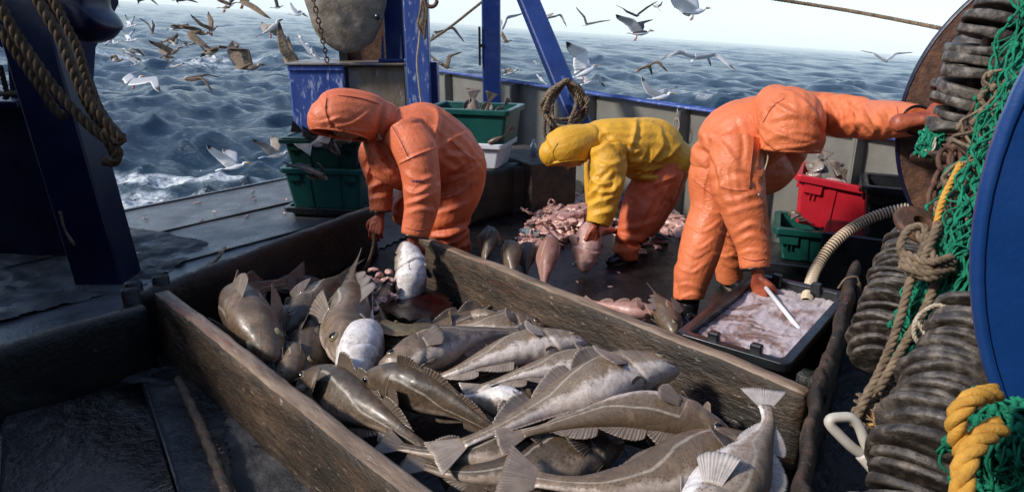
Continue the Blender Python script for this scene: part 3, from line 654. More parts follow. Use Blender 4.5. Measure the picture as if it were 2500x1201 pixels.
ropeobj('overhead_rope', [PY(1850, -8, 5.2), PY(2090, 30, 4.9), PY(2350, 80, 4.2)], .013, 'rope', 'taut brown rope crossing the sky at the upper right')
# bracket on bulwark post
yp = 7.2
t = thing('blue_post', PZ(1200, 470, 0), 'plain dark blue square post rising from behind the green box', 'post')
x0, x1 = PY(1177, 130, yp)[0], PY(1222, 130, yp)[0]
ibeam('shaft', [(x0+x1)/2, yp+.1, 0], [(x0+x1)/2, yp+.1, 3.6], x1-x0, .2, 'blue', t)
mb = MB(); pa, pb = PY(1171, 66, yp), PY(1171, 160, yp); box(mb, (pa+pb)/2, .022, .03, pa[2]-pb[2]); 
pm = PY(1175, 112, yp); box(mb, pm, .05, .02, .03); mb.build('side_bar', 'blackplastic', t, smooth=False)
# diagonal brace
t = thing('blue_brace', PZ(1440, 480, 0), 'slanting blue steel brace with a cleat behind the yellow worker', 'brace')
pa, pb = PY(1285, -10, 6.6), PY(1378, 215, 6.0); pc = pb+(pb-pa)*1.15
ibeam('leg', pa+(pa-pb)*.6, pc, .17, .14, 'blue', t)
pa, pb = PY(1373, 186, 5.85), PY(1412, 285, 5.75); ibeam('cleat', pa, pb, .035, .03, 'bluewear', t)
# coils of rope hanging on the cleat
t = thing('rope_coil', PY(1385, 205, 5.8), 'thick brown rope coiled on the blue cleat above the yellow hood', 'rope coil')
rr = np.random.default_rng(4)
for k in range(8):
    wl, wr_, bt_ = 28+30*rr.random(), 15+35*rr.random(), 80+50*rr.random(); c = PY(1382+rr.normal()*6, 200+rr.normal()*4, 5.72)
    px = [(1384, 197), (1384-wl*.7, 225), (1384-wl, 265), (1384-wl*.8, 200+bt_), (1384-wl*.1+8, 210+bt_*1.0), (1384+wr_*.8, 195+bt_*.9), (1384+wr_, 250), (1384+wr_*.6, 215), (1385, 198)]
    P_ = [PY(u+rr.normal()*4, v+rr.normal()*3, 5.65+.1*rr.random()+.02*k*0) for u, v in px]; P_[-1] = P_[0]
    mb = MB(); rope(mb, cr(P_, 70), .0165, n=6); mb.build('loop', 'rope', t)
# ---- forward left gantry leg, shaded
t = thing('gantry_leg', PZ(265, 682, 0), 'broad navy blue leaning gantry leg standing on the slushy ramp at the left', 'gantry')
pb = PZ(268, 682, 0.0); pt = PY(70, 0, pb[1]+.1); pt = pb+(pt-pb)*1.5
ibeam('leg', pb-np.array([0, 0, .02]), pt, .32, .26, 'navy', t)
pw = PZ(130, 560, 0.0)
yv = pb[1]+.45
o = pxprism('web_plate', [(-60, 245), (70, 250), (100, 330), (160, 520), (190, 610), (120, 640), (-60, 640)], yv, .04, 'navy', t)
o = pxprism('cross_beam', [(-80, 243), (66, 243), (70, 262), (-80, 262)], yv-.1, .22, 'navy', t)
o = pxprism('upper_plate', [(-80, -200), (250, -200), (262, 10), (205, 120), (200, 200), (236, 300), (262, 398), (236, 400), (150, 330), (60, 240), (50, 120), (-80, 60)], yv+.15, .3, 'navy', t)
# pale thin pipe by the leg
mb = MB(); tube(mb, cr([PY(225, 320, yv), PY(248, 400, yv), PY(287, 520, yv)], 10), .014, 8); mb.build('edge_pipe', 'ropedark', t)
mb = MB(); tube(mb, cr([PY(147, 515, pb[1]-.1), PY(160, 560, pb[1]-.1), PY(182, 600, pb[1]-.12)], 10), .012, 8); mb.build('hand_rail', 'rope', t)
# hanging sheave block
ol = np.array([PY(u, v, 4.0) for u, v in ((120, -90), (235, -60), (255, 20), (275, 45), (290, 68), (284, 80), (268, 98), (240, 106), (205, 100), (180, 80), (140, 30))])
Q = cr(np.vstack([ol, ol[:1]]), 61)[:-1]; cc = Q.mean(0); mb = MB(); rings = []
for k in range(9):
    ph = -math.pi/2+math.pi*k/8; rings.append(cc+(Q-cc)*(.55+.45*math.cos(ph))+np.array([0, .14*math.sin(ph), 0]))
n = 60; V = np.vstack(rings); mb.add(V, [(k*n+i, k*n+(i+1) % n, (k+1)*n+(i+1) % n, (k+1)*n+i) for k in range(8) for i in range(n)]+[tuple(range(n))[::-1], tuple(8*n+i for i in range(n))])
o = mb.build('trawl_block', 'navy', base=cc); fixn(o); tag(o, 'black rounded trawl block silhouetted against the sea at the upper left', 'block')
# heavy ropes draped on the gantry
def hr(pts, y, r, label, m='ropedark'): return ropeobj('heavy_rope', [PY(u, v, y+dy) for u, v, dy in [(p+(0,))[:3] for p in pts]], r, m, label, n=8)
yy = 3.75
hr([(-30, 40), (20, 100), (50, 145), (90, 200), (130, 262), (158, 287)], yy, .026, 'leftmost thick brown rope ending in a loop on the gantry')
hr([(-10, -10), (30, 70), (75, 135), (125, 205), (185, 275), (245, 330), (285, 362), (280, 395), (250, 392)], yy-.03, .028, 'long thick brown rope running down to the lowest loop at the left')
hr([(80, -20), (115, 40), (150, 100), (170, 150), (200, 215), (240, 275), (280, 320), (298, 338), (285, 345), (255, 318)], yy-.05, .028, 'thick brown rope bending into the small tip beside the sea')
hr([(120, -20), (160, 60), (190, 120), (210, 190), (235, 250), (262, 295), (285, 322)], yy+.05, .024, 'dark rope nearest the black trawl block')
hr([(95, -20), (140, 80), (175, 160), (205, 240), (240, 300), (275, 370), (288, 385)], yy+.08, .024, 'dark rope behind the others reaching the lower loop')
hr([(0, 160), (10, 200), (18, 235), (10, 240)], 4.4, .016, 'short thin rope behind the gantry at the far left edge')
hr([(-20, 232), (20, 228), (55, 230)], 4.4, .018, 'short horizontal rope lying on the gantry cross beam', 'rope')
# ================================================================== CRATES, TUB, HOSE
def crate(name, c, X, L, Wd, Ht, mat, label, cat='fish box', tilt=(0, 0), taper=.86, ribs=True, grp=None, wall=.012, closed=False):
    """open fish box, c = centre of the bottom. parts: shell, rim, ribs, handles"""
    X = nrm(np.array([X[0], X[1], 0])); Y = np.array([-X[1], X[0], 0]); Z = np.array([0, 0, 1.])
    if tilt != (0, 0):
        Rm = np.array(Matrix.Rotation(tilt[0], 3, Vector(X)) @ Matrix.Rotation(tilt[1], 3, Vector(Y))); X, Y, Z = Rm@X, Rm@Y, Rm@Z
    t = thing(name, c, label, cat, grp); c = np.array(c, float)
    def ring(l, w, z, r=.03, k=4):
        pts = []
        for sx_, sy_, a0 in ((1, 1, 0), (-1, 1, 90), (-1, -1, 180), (1, -1, 270)):
            for a in np.linspace(a0, a0+90, k): pts.append(c+X*(sx_*(l/2-r)+r*math.cos(R(a)))+Y*(sy_*(w/2-r)+r*math.sin(R(a)))+Z*z)
        return np.array(pts)
    lb, wb = L*taper, Wd*taper; n = 16
    loops = [ring(lb*.98, wb*.98, .0), ring(lb, wb, .01), ring(L, Wd, Ht-.004), ring(L-2*wall, Wd-2*wall, Ht-.004), ring(lb-2*wall, wb-2*wall, .012)]
    mb = MB(); mb.add(np.vstack(loops), [(a*n+i, a*n+(i+1) % n, (a+1)*n+(i+1) % n, (a+1)*n+i) for a in range(4) for i in range(n)]+[tuple(range(n))[::-1], tuple(4*n+i for i in range(n))])
    o = mb.build('shell', mat, t); fixn(o); bevelmod(o, .003, 1)
    mb = MB(); rl = [ring(L+.004, Wd+.004, Ht-.045), ring(L+.05, Wd+.05, Ht-.04, .04), ring(L+.055, Wd+.055, Ht-.002, .04), ring(L+.048, Wd+.048, Ht+.004, .04), ring(L-.03, Wd-.03, Ht+.004), ring(L-.034, Wd-.034, Ht-.008)]
    mb.add(np.vstack(rl), [(a*n+i, a*n+(i+1) % n, (a+1)*n+(i+1) % n, (a+1)*n+i) for a in range(5) for i in range(n)]); o = mb.build('rim', mat, t); fixn(o); bevelmod(o, .003, 1)
    if ribs:
        for s in (-1, 1):
            for fx_ in (-.36, .36):
                mb = MB()
                for j in range(4):
                    xx = fx_*L+(j-1.5)*.028
                    pa = c+X*xx+Y*s*(Wd/2+.012)+Z*(Ht-.04); pb = c+X*xx*.97+Y*s*(Wd/2*.95+.006)+Z*(Ht-.04-.085-(.03 if j in (1, 2) else 0))
                    prism(mb, [pa, pa-Y*s*.02, pb-Y*s*.02, pb], X, .007)
                box(mb, c+X*fx_*L+Y*s*(Wd/2+.004)+Z*(Ht-.075), .115, .01, .07, X, Y, Z, bev=.002)
                fixn(mb.build('corner_rib', mat, t, smooth=False))
        for s in (-1, 1):
            mb = MB(); box(mb, c+X*s*(L/2+.012)+Z*(Ht-.05), .035, Wd*.42, .03, X, Y, Z, bev=.005); box(mb, c+X*s*(L/2-.006)+Z*(Ht-.09), .018, Wd*.40, .05, X, Y, Z, bev=.004)
            mb.build('handle', mat, t, smooth=False)
        for s in (-1, 1):
            for fx_ in (-.2, .2):
                mb = MB(); pa = c+X*fx_*L+Y*s*(Wd/2*.985+.0)+Z*(Ht-.045); pb = c+X*fx_*L*.9+Y*s*(Wd/2*taper+.004)+Z*.015
                prism(mb, [pa+Y*s*.006, pa-Y*s*.01, pb-Y*s*.01, pb+Y*s*.006], X, .05); fixn(mb.build('side_rib', mat, t, smooth=False))
    return t
XA = A; XB = Bd
# left stack beside the ramp (long side faces the camera-left)
yc = 5.55
lc = PZ(812, 528, 0); lc = np.array([lc[0], lc[1], 0])+np.array([.0, .10, 0])
Xc = nrm(np.array([.93, -.12, 0]))
crate('fish_box', lc+[-.03, .02, 0], Xc, .66, .44, .10, 'blackplastic', 'flat black crate at the bottom of the left stack on the ramp', ribs=False)
crate('fish_box', lc+[0, 0, .10], Xc, .70, .47, .36, 'greenplastic', 'green fish box under the darker one, left stack behind the hooded worker')
crate('fish_box', lc+[.0, .02, .36], Xc, .66, .44, .36, 'darkgreenplastic', 'dark green fish box with tails hanging over its rim, top of the left stack')
mb = MB(); box(mb, lc+[0, .02, .69], .73, .50, .045, Xc, np.cross([0, 0, 1], Xc), bev=.01); o = mb.build('box_collar', 'darkgreenplastic', base=lc+[0, .02, .66], smooth=False)
tag(o, 'dark green stacking collar on the top left fish box', 'collar')
# boxes behind left worker
rc = PZ(1172, 448, .3); rc = np.array([PY(1160, 400, 6.1)[0], 6.1, 0])
zb = PY(1200, 410, 5.9)[2]
mb = MB(); box(mb, rc+[.1, .25, zb/2-.01], .95, .8, zb-.02, nrm(np.array([.96, .28, 0])), nrm(np.array([-.28, .96, 0])), bev=.01)
tag(mb.build('hatch_base', 'wooddark', base=rc, smooth=False), 'low dark wooden platform under the white and green boxes', 'platform')
crate('fish_box', rc+[.0, .0, zb], (.96, -.28), .62, .44, .22, 'whiteplastic', 'white plastic fish box under the green one beside the blue post', ribs=False)
crate('fish_box', rc+[.0, .0, zb+.20], (.96, -.28), .74, .50, .31, 'greenplastic', 'green fish box full of fish tails standing on the white box', ribs=False, taper=.9)
# plastic bottle at the bulwark
pb = PY(1302, 378, 6.35); mb = MB(); pr = [(0, .028), (.07, .03), (.09, .03), (.11, .016), (.12, .011), (.13, .011)]
tube(mb, np.array([[pb[0], pb[1], pb[2]-.0+z] for z, r in pr]), [r for z, r in pr], 16); m, nt, bb = newmat('clear_plastic'); bb.inputs['Base Color'].default_value = (.45, .55, .6, 1); bb.inputs['Roughness'].default_value = .1; bb.inputs['Transmission Weight'].default_value = .6
tb = thing('bottle', pb, 'clear plastic bottle lying in the corner by the blue brace', 'bottle'); mb.build('body', m, tb)
mb = MB(); tube(mb, [pb+[0, 0, .128], pb+[0, 0, .142]], .014, 14); mb.build('cap', 'whiteplastic', tb)
mb = MB(); box(mb, np.array([pb[0]-.05, pb[1]+.1, (pb[2])/2-.006]), .9, .5, pb[2]-.006, rd, rn, bev=.01); tag(mb.build('side_step', 'wood', base=(pb[0], pb[1], 0), smooth=False), 'brown wooden step along the bulwark under the bottle', 'step')
# red box on green box at the right
gc = PY(1990, 600, 4.75); gc = np.array([PY(1990, 600, 4.7)[0], 4.62, 0])
Xr = nrm(np.array([.94, -.36, 0]))
zg = PY(1990, 625, 4.6)[2]; zg = max(zg, .02)
mb = MB(); box(mb, gc+[0, 0, zg/2-.005], .7, .5, zg-.01, Xr, np.cross([0, 0, 1], Xr), bev=.01) 
tag(mb.build('crate_plinth', 'blackplastic', base=gc, smooth=False), 'black plinth under the green fish box at the right', 'plinth')
zt2 = PY(1990, 548, 4.6)[2]
crate('fish_box', gc+[0, 0, zg], Xr, .60, .44, zt2-zg, 'greenplastic', 'empty looking green fish box supporting the red one')
zr = PY(2020, 425, 4.6)[2]
crate('fish_box', gc+[.13, -.03, zt2-.01], nrm(np.array([.93, -.42, 0])), .74, .44, zr-zt2-.02, 'redplastic', 'red fish box heaped with fish heads and tails', tilt=(0, R(7)))
# dark boxes by the bulwark, far right
def dz(u, v, y): return PY(u, v, y)[2]
g2 = PY(2215, 460, 4.55)
crate('fish_box', [g2[0], 4.6, dz(2215, 520, 4.6)-.1], nrm(np.array([.93, -.42, 0])), .5, .36, dz(2215, 428, 4.6)-dz(2215, 520, 4.6)+.1, 'darkgreenplastic', 'dark green fish box against the grey bulwark at the right')
g3 = PY(2190, 540, 4.1)
mb = MB(); box(mb, [g3[0]+.05, 4.2, .2], .8, .5, .4, nrm(np.array([.9, -.5, 0])), nrm(np.array([.5, .9, 0])), bev=.01); tag(mb.build('box_stand', 'blackplastic', base=(g3[0], 4.2, 0), smooth=False), 'black stand beneath the black fish box at the right', 'stand')
zk = max(.41, dz(2190, 545, 4.05))
crate('fish_box', [g3[0]+.10, 4.15, zk-.1], nrm(np.array([.93, -.42, 0])), .56, .40, dz(2190, 470, 4.0)-zk+.12, 'blackplastic', 'black plastic fish box in front of the dark green one')
# ---- foaming tub
tz = .36
c4 = [PZ(1712, 815, tz), PZ(1972, 905, tz), PZ(2015, 705, tz), PZ(1815, 668, tz)]
tc_ = np.mean(c4, 0); tx = nrm((c4[1]-c4[0])+(c4[2]-c4[3])); tl = (np.linalg.norm(c4[1]-c4[0])+np.linalg.norm(c4[2]-c4[3]))/2; tw = (np.linalg.norm(c4[3]-c4[0])+np.linalg.norm(c4[2]-c4[1]))/2
print('tub', tl, tw, tx)
tub = crate('wash_tub', [tc_[0], tc_[1], .0], tx, tl, tw, tz, 'blackplastic', 'black plastic wash tub full of pink white froth', 'tub', ribs=False, taper=.94)
ty = np.array([-tx[1], tx[0], 0])
for fx_, s in ((-.2, -1), (.22, -1), (.2, 1), (-.25, 1)):
    mb = MB(); box(mb, tc_+tx*fx_*tl+ty*s*(tw/2-.02)+[0, 0, .0], .05, .035, .07, tx, ty, bev=.006); mb.build('stacking_lug', 'blackplastic', tub, smooth=False)
# froth surface
nx, ny = 90, 90; gx, gy = np.meshgrid(np.linspace(-.5, .5, nx), np.linspace(-.5, .5, ny), indexing='ij'); gx = gx.ravel(); gy = gy.ravel()
P_ = np.array([tc_[0], tc_[1], tz-.045])+tx*(gx*(tl-.03))[:, None]+ty*(gy*(tw-.03))[:, None]
q_ = np.stack([gx*7, gy*7, 0*gx], 1); hgt = (fbm(q_+np.stack([fbm(q_, 2)*2]*3, 1), 6, 5)-.5)*.04
P_[:, 2] += hgt; mb = MB(); mb.add(P_, [(i*ny+j, (i+1)*ny+j, (i+1)*ny+j+1, i*ny+j+1) for i in range(nx-1) for j in range(ny-1)])
m, nt, b = newmat('bloody_froth'); v = ocoord(nt)
ws = ocoord(nt, (1, 1, 1), (0, 0, -.6))
c = ramp(nt, noise(nt, 2.6, 9, .66, v, 1.3), [(.36, (.13, .075, .06)), (.43, (.28, .19, .17)), (.47, (.48, .4, .41)), (.7, (.62, .56, .59))])
c = mixc(nt, ramp(nt, noise(nt, 70, 3, .6, v), [(.5, 0.), (.75, .4)]), c, (.3, .2, .2)); nt.links.new(c, b.inputs['Base Color'])
b.inputs['Roughness'].default_value = .35; bump(nt, b, noise(nt, 60, 5, .7, v), .7, .006)
mb.build('froth', m, tub)
# ---- ribbed hose
hp = [PZ(1968, 738, tz-.06), PY(1990, 660, 3.55), PY(2040, 590, 3.65), PY(2110, 540, 3.72), PY(2190, 513, 3.7), PY(2270, 506, 3.6), PY(2330, 512, 3.5)]
Q = cr(hp, 420); s = np.arange(420); rr_ = .0285+.0045*np.sin(s*2*np.pi/6.0)
m, nt, b = newmat('ribbed_hose'); at_ = N(nt, 'ShaderNodeAttribute', attribute_name='rib')
c = ramp(nt, at_.outputs['Fac'], [(.35, (.1, .05, .025)), (.6, (.62, .5, .36))]); nt.links.new(c, b.inputs['Base Color']); b.inputs['Roughness'].default_value = .4
mb = MB(); tube(mb, Q, rr_, 14, caps=None); rib = np.repeat(.5+.5*np.sin(s*2*np.pi/6.0), 14)
o = mb.build('water_hose', m, base=hp[-1], attrs={'rib': rib}); tag(o, 'cream ribbed hose arching into the froth tub', 'hose')
# wooden toggle hanging on the timber
pt_ = PY(2098, 690, 3.1); mb = MB(); pr = [(0, .008), (.02, .014), (.05, .022), (.09, .024), (.12, .018), (.14, .006)]
tube(mb, np.array([pt_-[0, 0, z] for z, r in pr]), [r for z, r in pr], 14); o = mb.build('wooden_toggle', 'wood', base=pt_); tag(o, 'small brown wooden toggle hanging behind the rough timber', 'toggle')
mb = MB(); rope(mb, cr([pt_, pt_+[-.02, 0, .03], pt_+[-.07, 0, .02], pt_+[-.1, 0, -.03]], 20), .005); tag(mb.build('toggle_cord', 'rope', base=pt_), 'short cord tying the wooden toggle to the timber', 'cord')
# white bit of rope over the left board
ropeobj('rope_end', [PZ(548, 604, ZT+.03), PZ(542, 612, ZT+.04), PZ(533, 628, ZT), PZ(520, 640, ZT-.04), PZ(506, 644, ZT-.05)], .012, 'ropepale', 'short pale rope end draped over the dark board by the ramp')
ropeobj('pen_rope', [PZ(915, 555, ZT-.05), PZ(912, 600, ZT-.1), PZ(900, 640, ZT-.15), PZ(885, 665, .2)], .012, 'ropedark', 'dark rope hanging into the corner of the cod pen')
# ================================================================== FISH
def codmat(name, back, mid, belly, spot, edge=.0, pink=.25, spotamt=.75):
    m, nt, b = newmat(name)
    fa = N(nt, 'ShaderNodeAttribute', attribute_name='fv').outputs['Fac']; ll = N(nt, 'ShaderNodeAttribute', attribute_name='ll').outputs['Fac']
    uv = N(nt, 'ShaderNodeUVMap'); mpn = N(nt, 'ShaderNodeMapping'); nt.links.new(uv.outputs[0], mpn.inputs[0]); mpn.inputs['Scale'].default_value = (1, 1, 1)
    v = ocoord(nt)
    ad = N(nt, 'ShaderNodeMath', operation='MULTIPLY_ADD'); nt.links.new(noise(nt, 16, 5, .65, v), ad.inputs[0]); ad.inputs[1].default_value = .5
    nt.links.new(fa, ad.inputs[2])          # fa + .5*noise
    lab = N(nt, 'ShaderNodeMath', operation='ABSOLUTE'); nt.links.new(ll, lab.inputs[0])
    c = ramp(nt, ad.outputs[0], [(.0, belly), (.42+edge*.5, belly), (.54+edge*.5, mid), (.95, back)])
    vo = N(nt, 'ShaderNodeTexVoronoi'); vo.inputs['Scale'].default_value = 95; vo.feature = 'F1'; nt.links.new(v, vo.inputs['Vector']); vo.inputs['Randomness'].default_value = .9
    sp = ramp(nt, vo.outputs['Distance'], [(.22, spotamt), (.4, 0.)])
    sf = ramp(nt, ad.outputs[0], [(.41+edge*.5, 0.), (.50+edge*.5, 1.)]); mu = N(nt, 'ShaderNodeMath', operation='MULTIPLY'); nt.links.new(sp, mu.inputs[0]); nt.links.new(sf, mu.inputs[1])
    c = mixc(nt, mu.outputs[0], c, spot)
    c = mixc(nt, ramp(nt, noise(nt, 9, 5, .7, v, 1), [(.55, 0.), (.75, pink)]), c, (.42, .2, .17))
    c = mixc(nt, ramp(nt, lab.outputs[0], [(.03, .42), (.075, 0.)]), c, (.6, .54, .46))
    mo_ = N(nt, 'ShaderNodeAttribute', attribute_name='mo').outputs['Fac']; c = mixc(nt, ramp(nt, mo_, [(.1, 0.), (.7, .6)]), c, (.42, .27, .24))
    mn = N(nt, 'ShaderNodeMath', operation='MULTIPLY'); nt.links.new(mo_, mn.inputs[0]); mn.inputs[1].default_value = -1.; c = mixc(nt, ramp(nt, mn.outputs[0], [(.1, 0.), (.8, .85)]), c, (.05, .03, .025))
    c = mixc(nt, ramp(nt, noise(nt, 38, 5, .7, v, .5), [(.42, 0.), (.68, .5)]), c, spot)
    c = mixc(nt, ramp(nt, noise(nt, 7, 6, .72, v, 1.2), [(.5, 0.), (.68, .42)]), c, tuple(min(.8, x*1.7) for x in mid))
    nt.links.new(c, b.inputs['Base Color'])
    nt.links.new(ramp(nt, noise(nt, 30, 3, .6, v), [(.3, .34), (.7, .55)]), b.inputs['Roughness'])
    b.inputs['Coat Weight'].default_value = .12; b.inputs['Coat Roughness'].default_value = .2; b.inputs['Specular IOR Level'].default_value = .5
    b.inputs['Subsurface Weight'].default_value = 0
    n1 = N(nt, 'ShaderNodeBump'); n1.inputs['Strength'].default_value = .45; n1.inputs['Distance'].default_value = .006; nt.links.new(noise(nt, 24, 5, .62, v, .8), n1.inputs['Height'])
    n2 = N(nt, 'ShaderNodeBump'); n2.inputs['Strength'].default_value = .25; n2.inputs['Distance'].default_value = .001; nt.links.new(noise(nt, 420, 2, .5, v), n2.inputs['Height'])
    nt.links.new(n1.outputs[0], n2.inputs['Normal']); nt.links.new(n2.outputs[0], b.inputs['Normal'])
    return m
def finmat(name, a, b_):
    m, nt, b = newmat(name); fr = N(nt, 'ShaderNodeAttribute', attribute_name='ray').outputs['Fac']; v = ocoord(nt)
    c = ramp(nt, fr, [(.0, tuple(x*.6+y*.4 for x, y in zip(a, b_))), (.9, tuple(x*.85 for x in b_))]); c = mixc(nt, ramp(nt, noise(nt, 20, 5, .65, v), [(.4, 0.), (.7, .5)]), c, tuple(x*.5 for x in a)); nt.links.new(c, b.inputs['Base Color'])
    b.inputs['Roughness'].default_value = .4; b.inputs['Coat Weight'].default_value = .2
    bump(nt, b, fr, .35, .002); return m
CM = {'mid': (codmat('cod_skin', (.115, .075, .044), (.21, .148, .098), (.52, .43, .37), (.07, .05, .035)), finmat('cod_fin', (.09, .065, .05), (.26, .2, .16))),
      'dark': (codmat('dark_cod_skin', (.06, .039, .023), (.12, .082, .052), (.34, .26, .2), (.03, .024, .016), .06), finmat('dark_fin', (.05, .036, .028), (.17, .125, .095))),
      'pale': (codmat('pale_cod_skin', (.16, .112, .07), (.26, .195, .138), (.68, .59, .54), (.09, .065, .045), .06, .2), finmat('pale_fin', (.16, .12, .095), (.42, .34, .28))),
      'white': (codmat('white_cod_skin', (.2, .15, .105), (.36, .295, .24), (.76, .7, .68), (.12, .09, .07), .12, .25, .9), finmat('white_fin', (.22, .18, .16), (.6, .54, .5))),
      'olive': (codmat('olive_cod_skin', (.09, .07, .03), (.16, .125, .06), (.45, .38, .27), (.06, .045, .02)), finmat('olive_fin', (.09, .065, .035), (.24, .18, .1))),
      'gut': (codmat('gutted_pink_skin', (.24, .12, .085), (.36, .19, .15), (.5, .3, .26), (.2, .06, .05), .06, .7, .35), finmat('pink_fin', (.2, .1, .08), (.4, .24, .2)))}
M['blood'] = mnoise('dark_red_flesh', [(.3, (.008, .0008, .0008)), (.7, (.022, .002, .002))], 14, (.12, .3), .6, .005)
PS = np.array([0, .015, .04, .08, .14, .20, .26, .34, .42, .50, .60, .70, .80, .88, .94, 1.0])
HT = np.array([.008, .020, .034, .052, .072, .086, .094, .098, .094, .085, .066, .049, .034, .025, .022, .024])
HB = np.array([.008, .024, .038, .056, .074, .090, .100, .106, .100, .084, .060, .040, .026, .020, .019, .022])
WD = np.array([.010, .024, .036, .050, .062, .070, .074, .076, .072, .063, .048, .034, .022, .014, .010, .006])
def fish(P, roll, kind, label, g=1.0, fins='dapvt', name='cod', cat='fish', grp=None, seed=0, L=None, floppy=.35, tailspread=1., cut=False, tw=0.0, nomouth=False, slim=1.0):
    rf = np.random.default_rng(seed+100); skin, fin = CM[kind]
    P = np.array(P, float); t = (np.linspace(0, 1, 76))**1.18; n = len(t); Q0 = cr(P, 300); s0 = np.linspace(0, 1, 300)
    Q = np.stack([np.interp(t, s0, Q0[:, k]) for k in range(3)], 1)
    Lg = L or np.sum(np.linalg.norm(np.diff(Q0, axis=0), axis=1))
    T = nrm(np.gradient(Q0, axis=0)); T = nrm(np.stack([np.interp(t, s0, T[:, k]) for k in range(3)], 1))
    Z = np.array([0, 0, 1.]); 
    Tm = nrm(P[-1]-P[0])
    lf = np.cross(Z, T); bad = np.linalg.norm(lf, axis=1) < .25; lf[bad] = np.cross(Z, Tm) if abs(Tm[2]) < .9 else np.array([-1., 0, 0]); lf = nrm(lf-T*np.sum(lf*T, 1, keepdims=True)); up = np.cross(T, lf)
    ra = R(roll)+tw*(t-.4); D = lf*np.cos(ra)[:, None]+up*np.sin(ra)[:, None]; Wv = np.cross(T, D)
    cum = np.interp(np.linspace(0, 1, 401), [0, 1], [0, 1])
    ht = np.interp(t, PS, HT)*Lg*g*slim; hb = np.interp(t, PS, HB)*Lg*g*slim*(1+.0*t); wd = np.interp(t, PS, WD)*Lg*g
    m_ = 40; ph = np.linspace(0, 2*np.pi, m_, endpoint=False); cp, sp = np.cos(ph), np.sin(ph)
    tt, pp = np.meshgrid(t, ph, indexing='ij'); c2, s2 = np.cos(pp), np.sin(pp)
    ex = .86; cx = np.sign(c2)*np.abs(c2)**ex; sx_ = np.sign(s2)*np.abs(s2)**ex
    f = np.ones_like(tt)
    # mouth slit, gill cover edge, nape crease, belly sag, lumps
    if not nomouth:
        mc = -.28-.9*tt; f -= .34*np.exp(-((c2-mc)/.10)**2)*np.clip(1-tt/.085, 0, 1)**.5*(tt > .004)
        f += .12*np.exp(-((c2-mc-.22)/.13)**2)*np.exp(-((tt-.03)/.03)**2)+.13*np.exp(-((c2-mc+.2)/.16)**2)*np.exp(-((tt-.03)/.035)**2)
    gl = .225+.035*np.abs(s2)-.04*np.clip(-c2, 0, 1); side = np.clip((.75-c2)*3, 0, 1)
    f += side*(.045*np.exp(-((tt-gl+.022)/.022)**2)-.085*np.exp(-((tt-gl-.006)/.007)**2))
    f -= side*.035*np.exp(-((tt-gl+.075)/.008)**2)*(c2 < .4)
    if nomouth: mo = np.zeros_like(tt)
    else:
        mw = np.clip(1-tt/.095, 0, 1)**.5; mo = -1.1*np.exp(-((c2-mc)/.07)**2)*mw+.8*np.exp(-((np.abs(c2-mc)-.24)/.12)**2)*mw
    mo = mo-.6*side*np.exp(-((tt-gl-.006)/.006)**2)-.35*side*np.exp(-((tt-gl+.075)/.006)**2)*(c2 < .4)
    Pn = np.stack([tt.ravel()*9+seed*3, c2.ravel()*1.6, s2.ravel()*1.6], 1); f += ((fbm(Pn, seed, 3)-.5)*.11).reshape(tt.shape)
    Pn = np.stack([tt.ravel()*34+seed*3, c2.ravel()*3, s2.ravel()*3], 1); f += ((fbm(Pn, seed+5, 2)-.5)*.035).reshape(tt.shape)
    hh = np.where(c2 > 0, ht[:, None], hb[:, None])
    V = Q[:, None]+D[:, None]*(cx*hh*f)[..., None]+Wv[:, None]*(sx_*wd[:, None]*f)[..., None]
    Fc = [(i*m_+j, i*m_+(j+1) % m_, (i+1)*m_+(j+1) % m_, (i+1)*m_+j) for i in range(n-1) for j in range(m_)]
    Fc += [tuple(range(m_))[::-1], tuple((n-1)*m_+j for j in range(m_))]
    fv = (.5+.5*c2).ravel()*.82; fv = np.where(tt.ravel() > .6, fv+.1*(tt.ravel()-.6)/.4, fv)
    lc = .36+.26*np.exp(-((tt-.3)/.13)**2)-.36*np.clip((tt-.5)/.12, 0, 1)*1.0+.0
    llw = (c2-lc)+np.clip((.27-tt)*30, 0, 3)
    o = thing(name, Q[n//2], label, cat, grp)
    uv = np.stack([tt.ravel(), (pp/6.2832).ravel()], 1)
    b = MB(); b.add(V.reshape(-1, 3), Fc); bo = b.build('body', skin, o, uv=uv, attrs={'fv': fv, 'll': llw.ravel(), 'mo': mo.ravel()})
    bm = bmesh.new(); bm.from_mesh(bo.data); bmesh.ops.recalc_face_normals(bm, faces=bm.faces); bm.to_mesh(bo.data); bm.free()
    def at(s, phi, k=1.0):
        i = np.interp(s, t, np.arange(n)); i0 = int(min(n-2, i)); w = i-i0
        q = lambda a: a[i0]*(1-w)+a[i0+1]*w
        h = q(ht) if math.cos(phi) > 0 else q(hb); c_, s_ = math.cos(phi), math.sin(phi)
        dirv = nrm(q(D)*c_/max(h, 1e-4)+q(Wv)*s_/max(q(wd), 1e-4))
        return q(Q)+q(D)*(math.copysign(abs(c_)**ex, c_)*h*k)+q(Wv)*(math.copysign(abs(s_)**ex, s_)*q(wd)*k), dirv, q(T), q(D), q(Wv)
    def finmesh(nm, base, tips, nrmv, rays, jag=.05, rip=.0016):
        nb = len(base); K = 7; base = np.array(base); tips = np.array(tips); nv = nrm(np.array(nrmv)); rr_ = np.cumsum(.5+rf.random(nb)); rr_ = rr_/rr_[-1]*rays
        jg = 1-jag*(rf.random(nb)**2)*(1+.6*np.cos(rr_*2*np.pi)); rows = []; att = []
        for k in range(K+1):
            w = k/K; a = base*(1-w*jg[:, None])+tips*(w*jg[:, None])
            a = a+nv*(np.cos(rr_*2*np.pi)*rip*(.25+w))[:, None]+nv*(np.sin(w*2.2+rr_*.35)*rip*1.6*w)[:, None]
            rows.append(a); att.append(.5+.5*np.cos(rr_*2*np.pi))
